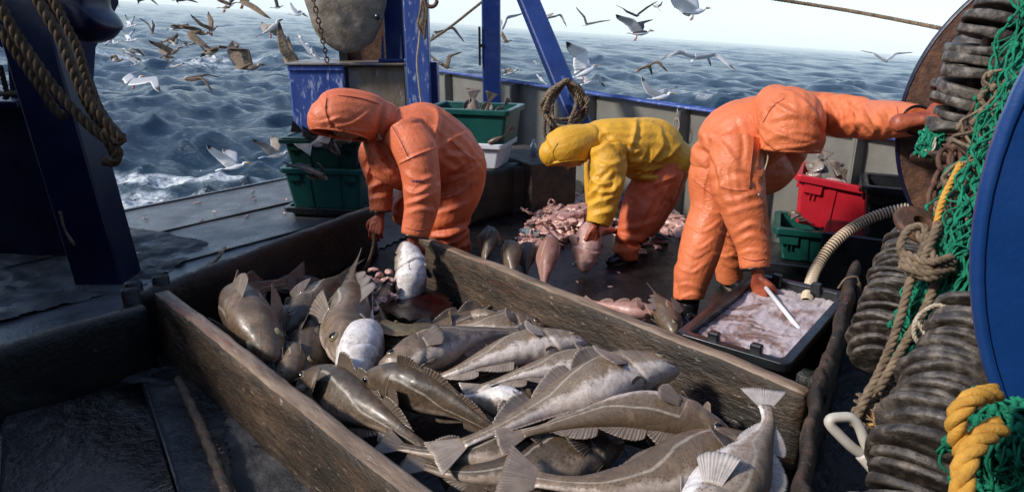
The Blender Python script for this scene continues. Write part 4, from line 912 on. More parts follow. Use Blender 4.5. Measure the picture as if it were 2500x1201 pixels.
        b = MB(); b.add(np.vstack(rows), [(k*nb+i, k*nb+i+1, (k+1)*nb+i+1, (k+1)*nb+i) for k in range(K) for i in range(nb-1)])
        fo = b.build(nm, fin, o, attrs={'ray': np.concatenate(att)}); sm = fo.modifiers.new('s', 'SOLIDIFY'); sm.thickness = .0016; sm.offset = 0; return fo
    lean = (rf.random()-.5)*2.2*(floppy/.35)
    if 'd' in fins:
        for (s0_, s1_, hg, sk) in ((.27, .41, .085, .05), (.43, .63, .062, .05), (.66, .83, .052, .05)):
            ss = np.linspace(s0_, s1_, 42); w = np.linspace(0, 1, 42); B_, Tp, Nv = [], [], []
            for s_, w_ in zip(ss, w):
                p, dv, T_, D_, W_ = at(s_, 0, .93); dl = nrm(D_*math.cos(lean)+W_*math.sin(lean)); B_.append(p)
                Tp.append(p+dl*Lg*hg*(math.sin(math.pi*min(1, .18+w_*.9))**.6*(1.15-.65*w_)+.06)+T_*Lg*sk*(.5+.6*w_)); Nv.append(W_)
            finmesh('dorsal_fin', B_, Tp, Nv, 13)
    if 'a' in fins:
        l2 = lean*.8+rf.normal()*floppy*.5
        for (s0_, s1_, hg) in ((.50, .68, .055), (.70, .84, .048)):
            ss = np.linspace(s0_, s1_, 40); w = np.linspace(0, 1, 40); B_, Tp, Nv = [], [], []
            for s_, w_ in zip(ss, w):
                p, dv, T_, D_, W_ = at(s_, math.pi, .93); dl = nrm(-D_*math.cos(l2)+W_*math.sin(l2)); B_.append(p)
                Tp.append(p+dl*Lg*hg*(math.sin(math.pi*min(1, .2+w_*.85))**.6*(1.1-.6*w_)+.05)+T_*Lg*.05*(.5+.6*w_)); Nv.append(W_)
            finmesh('anal_fin', B_, Tp, Nv, 12)
    if 't' in fins:
        w = np.linspace(-1, 1, 64); B_, Tp, Nv = [], [], []; Te, De, We = T[-1], D[-1], Wv[-1]; cup = rf.normal()*.25
        for w_ in w:
            h_ = (ht[-1] if w_ > 0 else hb[-1])*.95; B_.append(Q[-1]+De*w_*h_-Te*Lg*.012)
            Tp.append(Q[-1]+De*w_*Lg*.088*tailspread*g**.5+Te*Lg*(.125-.012*(1-abs(w_))-.012*w_*w_)*g**.3+We*Lg*.03*cup*(w_*w_)); Nv.append(We)
        finmesh('tail_fin', B_, Tp, Nv, 20, .035, .0012)
    if 'p' in fins:
        for sg in (-1, 1):
            w = np.linspace(-1, 1, 36); B_, Tp, Nv = [], [], []; op = .25+.35*rf.random(); dn = rf.normal()*.2
            for w_ in w:
                p, dv, T_, D_, W_ = at(.265+.006*w_, sg*(math.pi*.52-w_*.22), .96); B_.append(p)
                Tp.append(p+nrm(T_*math.cos(op)+dv*math.sin(op)+D_*(w_*.42+dn))*Lg*(.125-.02*w_*w_+.012*w_)); Nv.append(dv)
            finmesh('pectoral_fin', B_, Tp, Nv, 11, .04, .0015)
    if 'v' in fins:
        for sg in (-1, 1):
            w = np.linspace(-1, 1, 22); B_, Tp, Nv = [], [], []
            for w_ in w:
                p, dv, T_, D_, W_ = at(.215+.01*w_, sg*(math.pi*.86), .95); B_.append(p)
                Tp.append(p+nrm(T_*.8+dv*.5+W_*w_*.35)*Lg*(.075-.02*abs(w_))); Nv.append(W_)
            finmesh('pelvic_fin', B_, Tp, Nv, 6, .05, .0012)
    # eyes
    for sg in (-1, 1):
        p, dv, T_, D_, W_ = at(.092, sg*R(70), .95); er = .0195*Lg*min(g, 1.25); u_ = nrm(np.cross(dv, T_)); w_ = np.cross(dv, u_)
        b = MB(); pr = [(-.2, 1.05), (.15, 1.05), (.38, .95), (.50, .82), (.60, .72), (.64, .66), (.80, .42), (.86, .2), (.87, .02)]
        a_ = np.linspace(0, 2*np.pi, 20, endpoint=False)
        Vv = [p+dv*er*(z-.15)+(u_*math.cos(q)+w_*math.sin(q))*er*r for z, r in pr for q in a_]; k_ = 20
        Fq = [(i*k_+j, i*k_+(j+1) % k_, (i+1)*k_+(j+1) % k_, (i+1)*k_+j) for i in range(len(pr)-1) for j in range(k_)]
        b.add(Vv, []); 
        for fi, fq in enumerate(Fq): b.f.append(fq); b.mi.append(1 if fi//k_ >= 4 else 0)
        b.build('eye', ['fisheye', 'pupil'], o)
    if 'p' in fins and not nomouth:
        p, dv, T_, D_, W_ = at(.03, math.pi, 1.); b = MB(); tube(b, cr([p+D_*.004, p-D_*Lg*.018-T_*Lg*.004, p-D_*Lg*.034+T_*Lg*.006], 8), np.linspace(.0022, .0006, 8)*Lg/.8, 6); b.build('barbel', fin, o)
    if cut:
        b = MB(); 
        for sg in (1,):
            pts = [at(.30-.05*math.cos(a), math.pi+a, 1.0)[0] for a in np.linspace(-1.0, 1.0, 24)]
            tube(b, np.array(pts), .009*np.sin(np.linspace(.1, math.pi-.1, 24))+.001, 8)
        b.build('throat_cut', 'blood', o)
    return o
def Zs(l): return [PZ(u, v, z) for u, v, z in l]
def Ys(l): return [PY(u, v, y) for u, v, y in l]
FISH = [
 ([(1432,838,.31),(1370,838,.32),(1290,845,.32),(1200,872,.31),(1120,905,.28),(1040,930,.24)], 172, 'pale', 'pale spotted cod with pink lips touching the dividing board, topmost at the back', .98, {}),
 ([(1520,880,.27),(1450,885,.29),(1370,893,.30),(1290,910,.30),(1220,930,.28),(1175,945,.27)], 168, 'pale', 'speckled cod lying between the two big pale headed ones, its head hidden', .95, {}),
 ([(1657,905,.36),(1590,902,.38),(1510,915,.38),(1430,950,.38),(1340,990,.36),(1240,1038,.35),(1130,1082,.33)], 173, 'pale', 'largest spotted cod with white belly and snout nearly touching the dividing board', .92, {}),
 ([(1790,1075,.30),(1720,1045,.33),(1630,1015,.36),(1530,1008,.38),(1430,1022,.38),(1350,1040,.37),(1275,1058,.36)], -8, 'mid', 'thick cod with pink belly up and a bold pale stripe curving along its side', .98, {}),
 ([(886,922,.33),(940,930,.35),(1020,950,.36),(1100,985,.35),(1180,1035,.32),(1250,1075,.28)], 92, 'dark', 'broad dark brown cod seen from above, snout at the white belly of another', 1.08, dict(floppy=.1)),
 ([(735,925,.20),(800,945,.24),(870,985,.26),(940,1030,.26),(1000,1070,.24),(1060,1110,.2)], 62, 'dark', 'dark cod squeezed along the near board left of the broad brown one', 1.02, {}),
 ([(838,950,.24),(858,915,.27),(878,870,.29),(895,830,.28),(904,795,.25),(908,768,.24)], -88, 'white', 'cod lying belly up showing a smooth white oval belly', 1.38, dict(nomouth=True, fins='dat')),
 ([(828,882,.26),(838,852,.27),(842,800,.29),(848,750,.28),(858,700,.25),(862,660,.24)], 125, 'mid', 'long brown cod pointing its tail up to the dark corner of the pen', .95, {}),
 ([(668,878,.24),(648,838,.27),(610,780,.30),(590,740,.28),(630,705,.22),(700,692,.18)], 75, 'mid', 'plump shaded cod beside the near board, farthest left in the pen', 1.02, {}),
 ([(700,815,.18),(735,775,.20),(775,735,.21),(815,697,.2),(850,660,.18)], 150, 'dark', 'dim spotted cod with a pale side line left of the long brown one', 1.2, {}),
 ([(735,925,.16),(755,870,.18),(780,820,.19),(800,770,.18),(815,740,.15)], 60, 'dark', 'nearly black cod lying in shade left of the belly up one', 1.1, {}),
 ([(690,935,.17),(712,900,.19),(712,865,.2),(690,835,.17)], 130, 'mid', 'greyish pink cod half hidden beside the near board', 1.5, {}),
 ([(1092,812,.24),(1050,826,.25),(1000,838,.25),(958,828,.24),(936,795,.22),(932,765,.2)], 60, 'olive', 'olive curled cod with a bright round eye near the red puddle', 1.15, {}),
 ([(925,895,.30),(968,885,.32),(1035,858,.33),(1110,833,.32),(1190,815,.30),(1270,808,.27)], 20, 'mid', 'dark striped cod with its snout down and gills toward the olive one', 1.08, {}),
 ([(1128,778,.20),(1170,775,.21),(1215,782,.21),(1260,792,.19),(1310,810,.17)], 140, 'pale', 'cod with pinkish torn head lying at the foot of the dividing board', 1.2, {}),
 ([(1300,1000,.27),(1240,985,.29),(1180,975,.28),(1120,970,.25)], -75, 'white', 'cod showing only a small patch of white belly amid the pile', 1.6, {}),
 ([(1420,1050,.25),(1320,1085,.27),(1220,1108,.28),(1120,1112,.28),(1040,1105,.27),(975,1090,.26)], 165, 'dark', 'slender dark cod beneath the largest spotted one with tail toward the near board', .95, {}),
 ([(1520,1075,.22),(1410,1105,.25),(1300,1140,.26),(1190,1160,.26),(1100,1155,.26),(1040,1135,.25)], 155, 'dark', 'curving dark cod whose thin tail points at the near board in the foreground', 1.05, {}),
 ([(1900,1110,.27),(1810,1120,.30),(1700,1140,.33),(1600,1168,.35),(1480,1190,.36),(1380,1183,.36),(1310,1170,.36)], 160, 'mid', 'big brown cod along the bottom edge with a wide fan tail', 1.1, dict(tailspread=1.25)),
 ([(1640,1370,.40),(1690,1300,.43),(1745,1235,.45),(1795,1170,.46),(1840,1100,.45),(1872,1035,.44),(1868,990,.45)], 176, 'white', 'white bellied cod rising at the right with its narrow tail against the board', 1.0, dict(floppy=.15)),
 ([(790,690,.12),(730,690,.14),(680,695,.14),(620,700,.13)], 120, 'dark', 'thin dark cod in the shadow under the dark back board', 1.0, {}),
 ([(1500,1040,.2),(1450,1060,.22),(1420,1085,.22),(1400,1095,.22)], 100, 'mid', 'cod under the striped one with a ragged tail fan poking out', 1.4, dict(tailspread=1.3)),
 ([(1700,1090,.2),(1620,1080,.22),(1550,1075,.22),(1480,1070,.2)], 20, 'dark', 'deep lying cod with a dark ribbed fin under the striped one', 1.3, {}),
 ([(1330,800,.2),(1270,790,.22),(1200,795,.22),(1130,800,.2),(1080,790,.18)], 150, 'mid', 'mottled cod lying flat under the pink headed one by the dividing board', 1.0, {}),
 ([(700,980,.16),(760,960,.2),(830,975,.2),(900,1010,.18)], 120, 'dark', 'dark cod wedged beneath the squeezed one along the near board', 1.2, {}),
 ([(640,800,.16),(690,780,.2),(740,760,.2),(790,720,.17)], 40, 'mid', 'cod crossing behind the shaded ones at the back left of the pen', 1.1, {}),
 ([(960,700,.12),(930,730,.16),(900,770,.18),(880,810,.16)], 100, 'mid', 'small cod slanting between the belly up one and the offal', 1.0, {}),
 ([(1080,870,.14),(1120,840,.16),(1105,800,.2),(1100,775,.24)], 90, 'olive', 'olive cod with its tail standing up by the red puddle', 1.1, {}),
]
for i, (pp_, roll, kind, lab, g, kw) in enumerate(FISH):
    fish(Zs(pp_), roll, kind, lab, g*1.2, seed=i, grp='cod heaped in the near pen', **kw)
# lower layers filling the pen (seen in the gaps)
lowr = np.random.default_rng(12)
O_ = nw0+A*.25+Bd*.2
W_pen = np.dot(fw0-nw0, Bd)-.2
lows = [(.35,.35,10),(.75,.9,200),(1.2,.45,40),(1.45,1.0,150),(1.9,.35,80),(2.2,.9,260),(2.6,.5,20),(2.9,1.0,170),(1.7,.7,120),(2.4,.3,340),(1.0,1.15,60),(2.75,.75,100)]
LL = ['under the plump shaded cod', 'below the belly up cod', 'under the olive curled cod', 'at the foot of the dividing board near the puddle', 'beneath the broad brown cod', 'under the topmost pale cod', 'beneath the striped pale side cod', 'below the largest spotted cod', 'mid pen under the speckled cod', 'against the near board under the squeezed cod', 'in the dark back of the pen', 'beneath the white cod rising at the right']
for i, (a_, b_, an) in enumerate(lows):
    c = O_+A*a_+Bd*min(b_, W_pen-.1); c[2] = .13+.04*(i % 2); d = np.array([math.cos(R(an)), math.sin(R(an)), 0]); n_ = np.array([-d[1], d[0], 0])
    fish([c-d*.33, c-d*.1+n_*.03, c+d*.1+n_*.04, c+d*.33], 60+60*lowr.random(), ['dark', 'mid'][i % 2], 'wet cod lying '+LL[i], 1.2, seed=60+i, grp='cod underneath the heap', fins='dat')
# blood puddle
bp = PZ(1010, 780, .05); xs = np.linspace(-.45, .45, 30); gx, gy = np.meshgrid(xs, xs, indexing='ij'); gx, gy = gx.ravel(), gy.ravel()
P_ = bp+A*gx[:, None]+Bd*(gy*.8)[:, None]; P_[:, 2] = .145+fbm(np.stack([gx*9, gy*9, 0*gx], 1), 3)*.03
keep = (gx**2+gy**2) < .07
mb = MB(); mb.add(P_, [(i*30+j, (i+1)*30+j, (i+1)*30+j+1, i*30+j+1) for i in range(29) for j in range(29) if keep[i*30+j] and keep[(i+1)*30+j+1]])
o = mb.build('blood_puddle', 'blood', base=bp); o['kind'] = 'stuff'
bm = bmesh.new(); bm.from_mesh(o.data); bmesh.ops.delete(bm, geom=[v_ for v_ in bm.verts if not v_.link_faces], context='VERTS'); bm.to_mesh(o.data); bm.free()
# fish held by the left worker: hangs by its jaw, belly to the camera
fish(Ys([(985,590,3.86),(996,625,3.84),(1004,668,3.80),(1000,715,3.74),(972,757,3.66),(930,770,3.6),(900,750,3.62)]), -90, 'white', 'pale cod hanging by its jaw from the glove, white throat toward the camera', 1.9, seed=40, nomouth=True, floppy=.1)
# ---- fish in the gutting pen
GP = [
 ([(1195,560,.30),(1192,590,.26),(1186,625,.2),(1180,660,.12)], 40, 'dark', 'dark grey cod standing snout up beside the left worker leg', 1.7),
 ([(1245,592,.30),(1246,620,.26),(1250,660,.2),(1255,700,.12)], 80, 'mid', 'blunt grey cod leaning on the dividing board between two others', 1.75),
 ([(1345,582,.33),(1338,620,.28),(1330,670,.2),(1325,720,.12)], 60, 'gut', 'brownish pink gutted cod leaning on the board, rightmost of the three', 1.8),
 ([(1290,600,.2),(1285,640,.16),(1285,680,.1)], 70, 'dark', 'dark cod squeezed between the blunt grey and the pink one', 1.7),
 ([(1620,765,.13),(1560,757,.15),(1500,748,.15),(1440,735,.14)], 160, 'gut', 'pinkish cod lying behind the board with its tail toward the gut pile', 1.15),
 ([(1645,815,.16),(1632,780,.17),(1618,745,.16),(1600,715,.13)], 40, 'mid', 'brown cod beside the black boot with a pale side line', 1.3)]
for i, (pp_, roll, kind, lab, g) in enumerate(GP): fish(Zs(pp_), roll, kind, lab, g*(.62 if i < 4 else 1), seed=80+i, grp='cod in the gutting pen', L=.78 if i < 4 else None, fins='at' if i < 4 else 'dapvt')
fish(Ys([(1425,665,4.38),(1428,640,4.42),(1432,600,4.5),(1440,570,4.58),(1470,560,4.7),(1510,565,4.8)]), -60, 'gut', 'pink gutted cod held head down by the yellow worker', 1.9, seed=90, fins='pt')
M['silver'] = codmat('silver_skin', (.05, .08, .1), (.3, .34, .36), (.7, .7, .7), (.03, .05, .07), 0, .1, .5)
CM['silver'] = (M['silver'], CM['mid'][1])
fish(Zs([(1268,562,.06),(1300,568,.07),(1330,576,.07),(1362,584,.05)]), 170, 'silver', 'slim silver fish lying left of the gut pile', 1.0, seed=91, name='herring', slim=.85, fins='dt')
fish(Zs([(1590,566,.07),(1615,578,.07),(1640,588,.07),(1662,598,.05)]), 170, 'silver', 'slim silver fish between the two pairs of trousers', 1.0, seed=92, name='herring', slim=.85, fins='dt')
# ---- guts
gm, nt, b = newmat('pink_offal'); v = ocoord(nt)
c = ramp(nt, noise(nt, 13, 6, .7, v, .8), [(.3, (.18, .05, .045)), (.42, (.4, .19, .16)), (.55, (.56, .33, .28)), (.7, (.66, .5, .44))]); nt.links.new(c, b.inputs['Base Color'])
b.inputs['Roughness'].default_value = .22; b.inputs['Coat Weight'].default_value = .4; bump(nt, b, noise(nt, 45, 5, .65, v), .7, .006)
gr = np.random.default_rng(8); mb = MB()
bmi = bmesh.new(); bmesh.ops.create_icosphere(bmi, subdivisions=3, radius=1); IV = np.array([v_.co[:] for v_ in bmi.verts]); IF = [tuple(q.index for q in f.verts) for f in bmi.faces]; bmi.free()
def lump(c, s, sd):
    f = 1+(fbm(IV*1.7+sd*7.1, sd, 3)-.5)*1.5; Rm = np.array(Matrix.Rotation(gr.random()*6.28, 3, 'Z') @ Matrix.Rotation(gr.normal()*.3, 3, 'X'))
    V = (IV*f[:, None]*np.array(s))@Rm.T; mb.add(V+c, IF)
cnt = 0
for (u0, v0, ru, rv, h, n_) in ((1400,530,85,38,.17,120),(1350,575,60,22,.06,34),(1450,500,60,18,.1,24),(1620,530,60,38,.07,60),(1560,560,50,30,.05,14),(1400,485,60,10,.04,10),(1350,482,10,6,.02,2),(1590,600,20,15,.03,5)):
    for k in range(n_):
        du, dv = gr.normal(), gr.normal(); du = max(-1.7, min(1.7, du)); dv = max(-1.6, min(1.6, dv))
        z = max(.015, h*math.exp(-(du*du+dv*dv)*.6)*gr.random()**.5); c_ = PZ(u0+du*ru*.6, v0+dv*rv*.6, z)
        sz = .024+.04*gr.random(); lump(c_, (sz*(1+1.3*gr.random()), sz*(.7+.4*gr.random()), sz*.6), cnt); cnt += 1
for k in range(26):
    c_ = PZ(1390+gr.normal()*55, 540+gr.normal()*22, .1); pts = [c_]
    for j in range(5): pts.append(pts[-1]+np.array([gr.normal()*.035, gr.normal()*.035, gr.normal()*.012]))
    tube(mb, cr(pts, 30), .006+.006*gr.random(), 8)
o = mb.build('fish_guts', gm, base=PZ(1400, 540, 0)); o['kind'] = 'stuff'
mb = MB()
for (u, v) in ((1410,688),(1510,665),(1455,640),(1490,700),(1600,600),(1565,590),(1400,645),(1540,620)): lump(PZ(u, v, .012), (.018, .01, .006), cnt); cnt += 1
o = mb.build('gut_scraps', gm, base=PZ(1450, 680, 0)); o['kind'] = 'stuff'
mb = MB()
for k in range(22): lump(PZ(915+gr.normal()*22, 705+gr.normal()*22, .2+.05*gr.random()), (.035, .022, .014), cnt); cnt += 1
o = mb.build('pen_offal', gm, base=PZ(915, 700, .1)); o['kind'] = 'stuff'
# ---- fish in the boxes
def bfish(P_, roll, kind, lab, g=1.2, grp=None, **k): k.setdefault('L', .78); g *= .62*.52/k['L']; k['tailspread'] = k.get('tailspread', 1)*1.25; return fish(Ys(P_), roll, kind, lab, g, seed=int(P_[0][0])+int(P_[0][1]), grp=grp, **k)
bfish([(860,345,5.4),(830,330,5.4),(800,328,5.35),(772,345,5.3),(757,354,5.25)], 150, 'pale', 'cod in the top left box drooping its wide tail over the rim', 1.3, tailspread=1.25, L=1.0)
bfish([(830,380,5.6),(800,345,5.6),(760,330,5.6),(735,320,5.6)], 60, 'dark', 'dark cod whose tail rises at the left end of the top box', 1.3, L=.95)
bfish([(860,340,5.7),(800,335,5.75),(760,325,5.75)], 60, 'dark', 'dark purple cod lying across the top left box', 1.5)
bfish([(800,440,5.5),(770,420,5.4),(735,408,5.35),(715,404,5.3)], 160, 'dark', 'cod with its dark tail sticking out between the two left boxes', 1.1)
g_ = 'cod packed in the green box by the blue post'
bfish([(1060,300,6.2),(1110,290,6.1),(1160,285,6.05),(1200,282,6.0)], -80, 'white', 'cod showing its white belly in the green box by the post', 1.6, g_)
bfish([(1120,330,6.2),(1142,268,6.2),(1150,236,6.2)], 80, 'mid', 'cod with an upright tail left in the green box by the post', 1.2, g_, tailspread=1.3)
bfish([(1170,330,6.1),(1161,272,6.1),(1158,240,6.1)], 10, 'pale', 'cod whose pale curled tail stands in the middle of the box', 1.2, g_)
bfish([(1170,320,6.0),(1186,275,6.0),(1195,246,6.0)], 100, 'mid', 'cod with its tail bent right inside the green box by the post', 1.2, g_)
bfish([(1180,320,5.95),(1210,285,5.95),(1232,258,5.95)], 150, 'pale', 'cod whose tail pokes over the right rim of the green box', 1.1, g_)
bfish([(1190,350,5.8),(1225,335,5.8),(1240,322,5.8)], 150, 'mid', 'cod tail wedged between the green and the white box', .8, None, fins='t')
g_ = 'cod in the red box'
bfish([(1965,432,4.62),(1985,428,4.62),(1998,408,4.64),(2004,392,4.66)], 20, 'mid', 'white cod with tail raised at the left of the red box', 1.5, g_)
bfish([(2090,480,4.6),(2060,440,4.62),(2035,408,4.64),(2018,390,4.66)], 150, 'pale', 'long cod arched across the red box with its tail up', .95, g_, tailspread=1.2)
bfish([(2110,420,4.75),(2090,415,4.75),(2060,425,4.75),(2040,450,4.75)], 160, 'olive', 'brown cod head peering over the back of the red box', 1.7, g_)
bfish([(2100,470,4.8),(2092,430,4.8),(2085,408,4.8)], 10, 'dark', 'cod tail fan standing at the back right of the red box', 1.2, g_, tailspread=1.5)
bfish([(2000,445,4.5),(2040,450,4.5),(2070,458,4.5),(2100,465,4.5)], -60, 'gut', 'pink gutted cod curled at the front of the red box', 1.3, g_, fins='p')
bfish([(1925,520,4.5),(1945,523,4.46),(1965,535,4.42)], 160, 'mid', 'cod squeezed under the red box with its tail hanging out', 1.0, None, fins='dt')

mb = MB()
for k in range(14):
    t_ = gr.random(); c_ = PZ(330+gr.random()*370, 560-160*t_*gr.random()-20, .022); lump(c_, (.012+.02*gr.random(), .008, .005), cnt+k)
o = mb.build('ramp_scraps', gm, base=PZ(500, 520, 0)); o['kind'] = 'stuff'
# ================================================================== PEOPLE
def creasef(V, Nn, CR, sg=7.):
    # long drawn folds: each is a run of points on the front of the garment
    r = V-C0; dp = r@FWD; u = 1250+F*(r@RT)/dp; v = 600.5-F*(r@UP)/dp; vd = nrm(r); fc = np.clip(-(Nn*vd).sum(1)*2.2, 0, 1); H = np.zeros(len(V))
    for pts, h in CR:
        P = cr(np.array([(a, b, 0.) for a, b in pts]), 30)[:, :2]; d2 = (u[:, None]-P[None, :, 0])**2+(v[:, None]-P[None, :, 1])**2; k = d2.argmin(1); d = np.sqrt(d2.min(1))
        tg = np.gradient(P, axis=0); tg = tg/(np.linalg.norm(tg, axis=1, keepdims=True)+1e-9); s = (u-P[k, 0])*tg[k, 1]-(v-P[k, 1])*tg[k, 0]
        w = np.sin(np.linspace(.25, math.pi-.25, 30))[k]**.6; sg_ = sg*(1.0 if abs(h) > .009 else .6)
        H += w*h*(1.15*np.exp(-(d/sg_)**1.25)-.55*np.exp(-((s-1.5*sg_)/sg_)**2)*np.exp(-(np.abs(d-np.abs(s))/sg_)**2)*(d < 4*sg_))
    return Nn*(H*fc)[:, None]
def foldfn(lines, joints, amp=.010, seed=0, freq=13, base=.35, lump=.008, CR=()):
    LN = []
    for P in lines:
        Q = cr(np.array(P, float), 60); T, U, B = frames(Q); L = np.r_[0, np.cumsum(np.linalg.norm(np.diff(Q, axis=0), axis=1))]; LN.append((Q, T, U, B, L))
    def f(V, Nn, me):
        best = np.full(len(V), 9e9); Td = np.zeros((len(V), 3)); a = np.zeros(len(V)); ang = np.zeros(len(V))
        for li, (Q, T, U, B, L) in enumerate(LN):
            d2 = ((V[:, None]-Q[None])**2).sum(2); k = d2.argmin(1); dm = d2[np.arange(len(V)), k]; s = dm < best; best[s] = dm[s]; Td[s] = T[k][s]
            r = V-Q[k]; a[s] = (L[k])[s]; ang[s] = np.arctan2(np.sum(r*B[k], 1), np.sum(r*U[k], 1))[s]
        w = np.full(len(V), base)
        for (p, rad, s) in joints: w = np.maximum(w, s*np.exp(-((V-np.array(p))**2).sum(1)/rad**2))
        w = w*np.clip(2.6*fbm(V*4.5+seed*3, seed+31, 2)-.55, .1, 1.5)
        ne = len(me.edges); E = np.zeros(ne*2, np.int32); me.edges.foreach_get('vertices', E); E = E.reshape(-1, 2)
        nl = len(me.loops); lv = np.zeros(nl, np.int32); me.loops.foreach_get('vertex_index', lv); ls = np.zeros(len(me.polygons), np.int32); me.polygons.foreach_get('loop_start', ls)
        lt = np.zeros(len(me.polygons), np.int32); me.polygons.foreach_get('loop_total', lt); q = ls[lt == 4]
        E0 = E; E = np.vstack([E, np.stack([lv[q], lv[q+2]], 1), np.stack([lv[q+1], lv[q+3]], 1)])
        i, j = E[:, 0], E[:, 1]; d0 = V[j]-V[i]; L0 = np.linalg.norm(d0, axis=1)
        # growth runs along the limb, twisted a little so folds fall on the diagonal
        side = np.cross(Td, Nn); tw = .8*np.sin(ang+seed)+2.6*(fbm(V*3.2+seed, seed+7, 2)-.5)*2
        G = nrm(Td+side*tw[:, None]*.75); g = (w[i]+w[j])*.5*amp*40; Gm = nrm(G[i]+G[j]); c2 = (np.sum(d0*Gm, 1)/(L0+1e-9))**2
        Lr = L0*(1+g*c2); n = len(V); val = np.bincount(i, minlength=n)+np.bincount(j, minlength=n)
        v0 = np.bincount(E0[:, 0], minlength=n)+np.bincount(E0[:, 1], minlength=n)
        sd_ = fbm(V*freq*.62+seed*5, seed, 2)-.5
        X = V+Nn*(sd_*.05*np.clip(w*1.6, .25, 1))[:, None]; vel = np.zeros_like(X)
        kf, kb, mo = .002, .16, .86
        def Lp(u): return np.stack([np.bincount(E0[:, 0], u[E0[:, 1], k], n)+np.bincount(E0[:, 1], u[E0[:, 0], k], n) for k in range(3)], 1)/v0[:, None]-u
        for it in range(170):
            d = X[j]-X[i]; l = np.linalg.norm(d, axis=1)+1e-9; c = d*(.5*(l-Lr)/l)[:, None]
            acc = np.stack([np.bincount(i, c[:, k], n)-np.bincount(j, c[:, k], n) for k in range(3)], 1)
            u = X-V; f_ = acc/val[:, None]*1.3-kb*Lp(Lp(u))-kf*u
            vel = mo*vel+f_*(1-mo)*2.2; X = X+vel
            if it > 150: vel *= .6; X = X+.25*Lp(X-V)*(it % 2)
        X = X+creasef(V, Nn, CR)
        return X+Nn*((fbm(V*5.5+seed, seed+9, 2)-.5)*lump*2)[:, None]
    f.wants_mesh = True
    return f
def hand(parent, W, d, nb, thumb, curls=(.5, .5, .5, .5, .3), size=1.08, mat='glove', spread=.12, thumb_open=.8, nm='glove', roll_wrist=None):
    W = np.array(W, float); d = nrm(d); nb = nrm(np.array(nb, float)-d*np.dot(nb, d)); s = np.cross(d, nb)*thumb; s = nrm(s); Z = size
    tb = []
    # palm
    for k, off in enumerate((-.030, -.010, .010, .030)):
        tb.append(([W-d*.01, W+d*.045*Z+s*off*.8*Z, W+d*.095*Z+s*off*Z], [.020*Z, .0185*Z, .0155*Z]))
    tb.append(([W-d*.09, W-d*.03, W+d*.03*Z], [.036*Z, .030*Z, .031*Z], [.032*Z, .024*Z, .021*Z], nb))
    lens = (.074, .082, .078, .060)
    for k, (off, ln) in enumerate(zip((.031, .0105, -.0105, -.031), lens)):
        c = curls[k]; p = W+d*(.092-.006*abs(k-1.2))*Z+s*off*Z; dd = nrm(d+s*off*spread*18); pts = [p-dd*.015]; rr = [.0125*Z]; pts.append(p); rr.append(.0125*Z); a = 0
        for j, f in enumerate((.46, .30, .26)):
            a += c*(.9, 1.2, .8)[j]; v = dd*math.cos(a)-nb*math.sin(a); p = p+v*ln*f*Z; pts.append(p); rr.append((.0115, .0105, .0085)[j]*Z)
        tb.append((pts, rr))
    p = W+d*.028*Z+s*.028*Z; a = curls[4]; v1 = nrm(d*.62+s*thumb_open-nb*.25); v2 = nrm(d*.85+s*(.35*thumb_open)-nb*(.3+a*.8)); v3 = nrm(d*.8-s*.1*a-nb*(.35+a))
    tb.append(([p-v1*.02, p, p+v1*.034*Z, p+v1*.034*Z+v2*.032*Z, p+v1*.034*Z+v2*.032*Z+v3*.026*Z], [.017*Z, .0175*Z, .0145*Z, .0125*Z, .0095*Z]))
    return blob(nm, tb, .0042, mat, parent, smooth=3, disp=lambda V, Nn: V+Nn*((fbm(V*55, 3, 2)-.5)*.003)[:, None])
def headtubes(c, fd, ud, neck, s=1.0):
    c = np.array(c, float); fd = nrm(fd); ud = nrm(np.array(ud, float)-fd*np.dot(ud, fd)); lr = np.cross(fd, ud)
    P = lambda f, u, l=0: c+(fd*f+ud*u+lr*l)*s
    t = [([P(-.035, .035), P(.0, .04), P(.035, .035)], [.078*s, .092*s, .08*s], [.07*s, .08*s, .07*s], lr),
         ([P(.03, .06), P(.04, .0), P(.045, -.055), P(.058, -.098)], [.062*s, .062*s, .05*s, .026*s], [.066*s, .06*s, .05*s, .03*s], lr),
         ([P(.088, .018), P(.107, -.012), P(.115, -.028)], [.008*s, .012*s, .016*s]),
         ([P(.088, .03, -.035), P(.096, .034, 0), P(.088, .03, .035)], [.009*s, .011*s, .009*s]),
         ([P(.09, -.055, -.02), P(.1, -.056, 0), P(.09, -.055, .02)], [.006*s, .0085*s, .006*s]),
         ([P(.088, -.068, -.015), P(.096, -.07, 0), P(.088, -.068, .015)], [.006*s, .008*s, .006*s]),
         ([c-ud*.05*s-fd*.02, np.array(neck, float)], [.058*s, .068*s])]
    for g in (-1, 1): t.append(([P(-.005, .02, g*.078), P(-.012, -.025, g*.08)], [.016*s, .011*s], [.008*s, .007*s], lr)); t.append(([P(.07, -.012, g*.04), P(.06, -.04, g*.045)], [.02*s, .018*s]))
    return t, P, lr
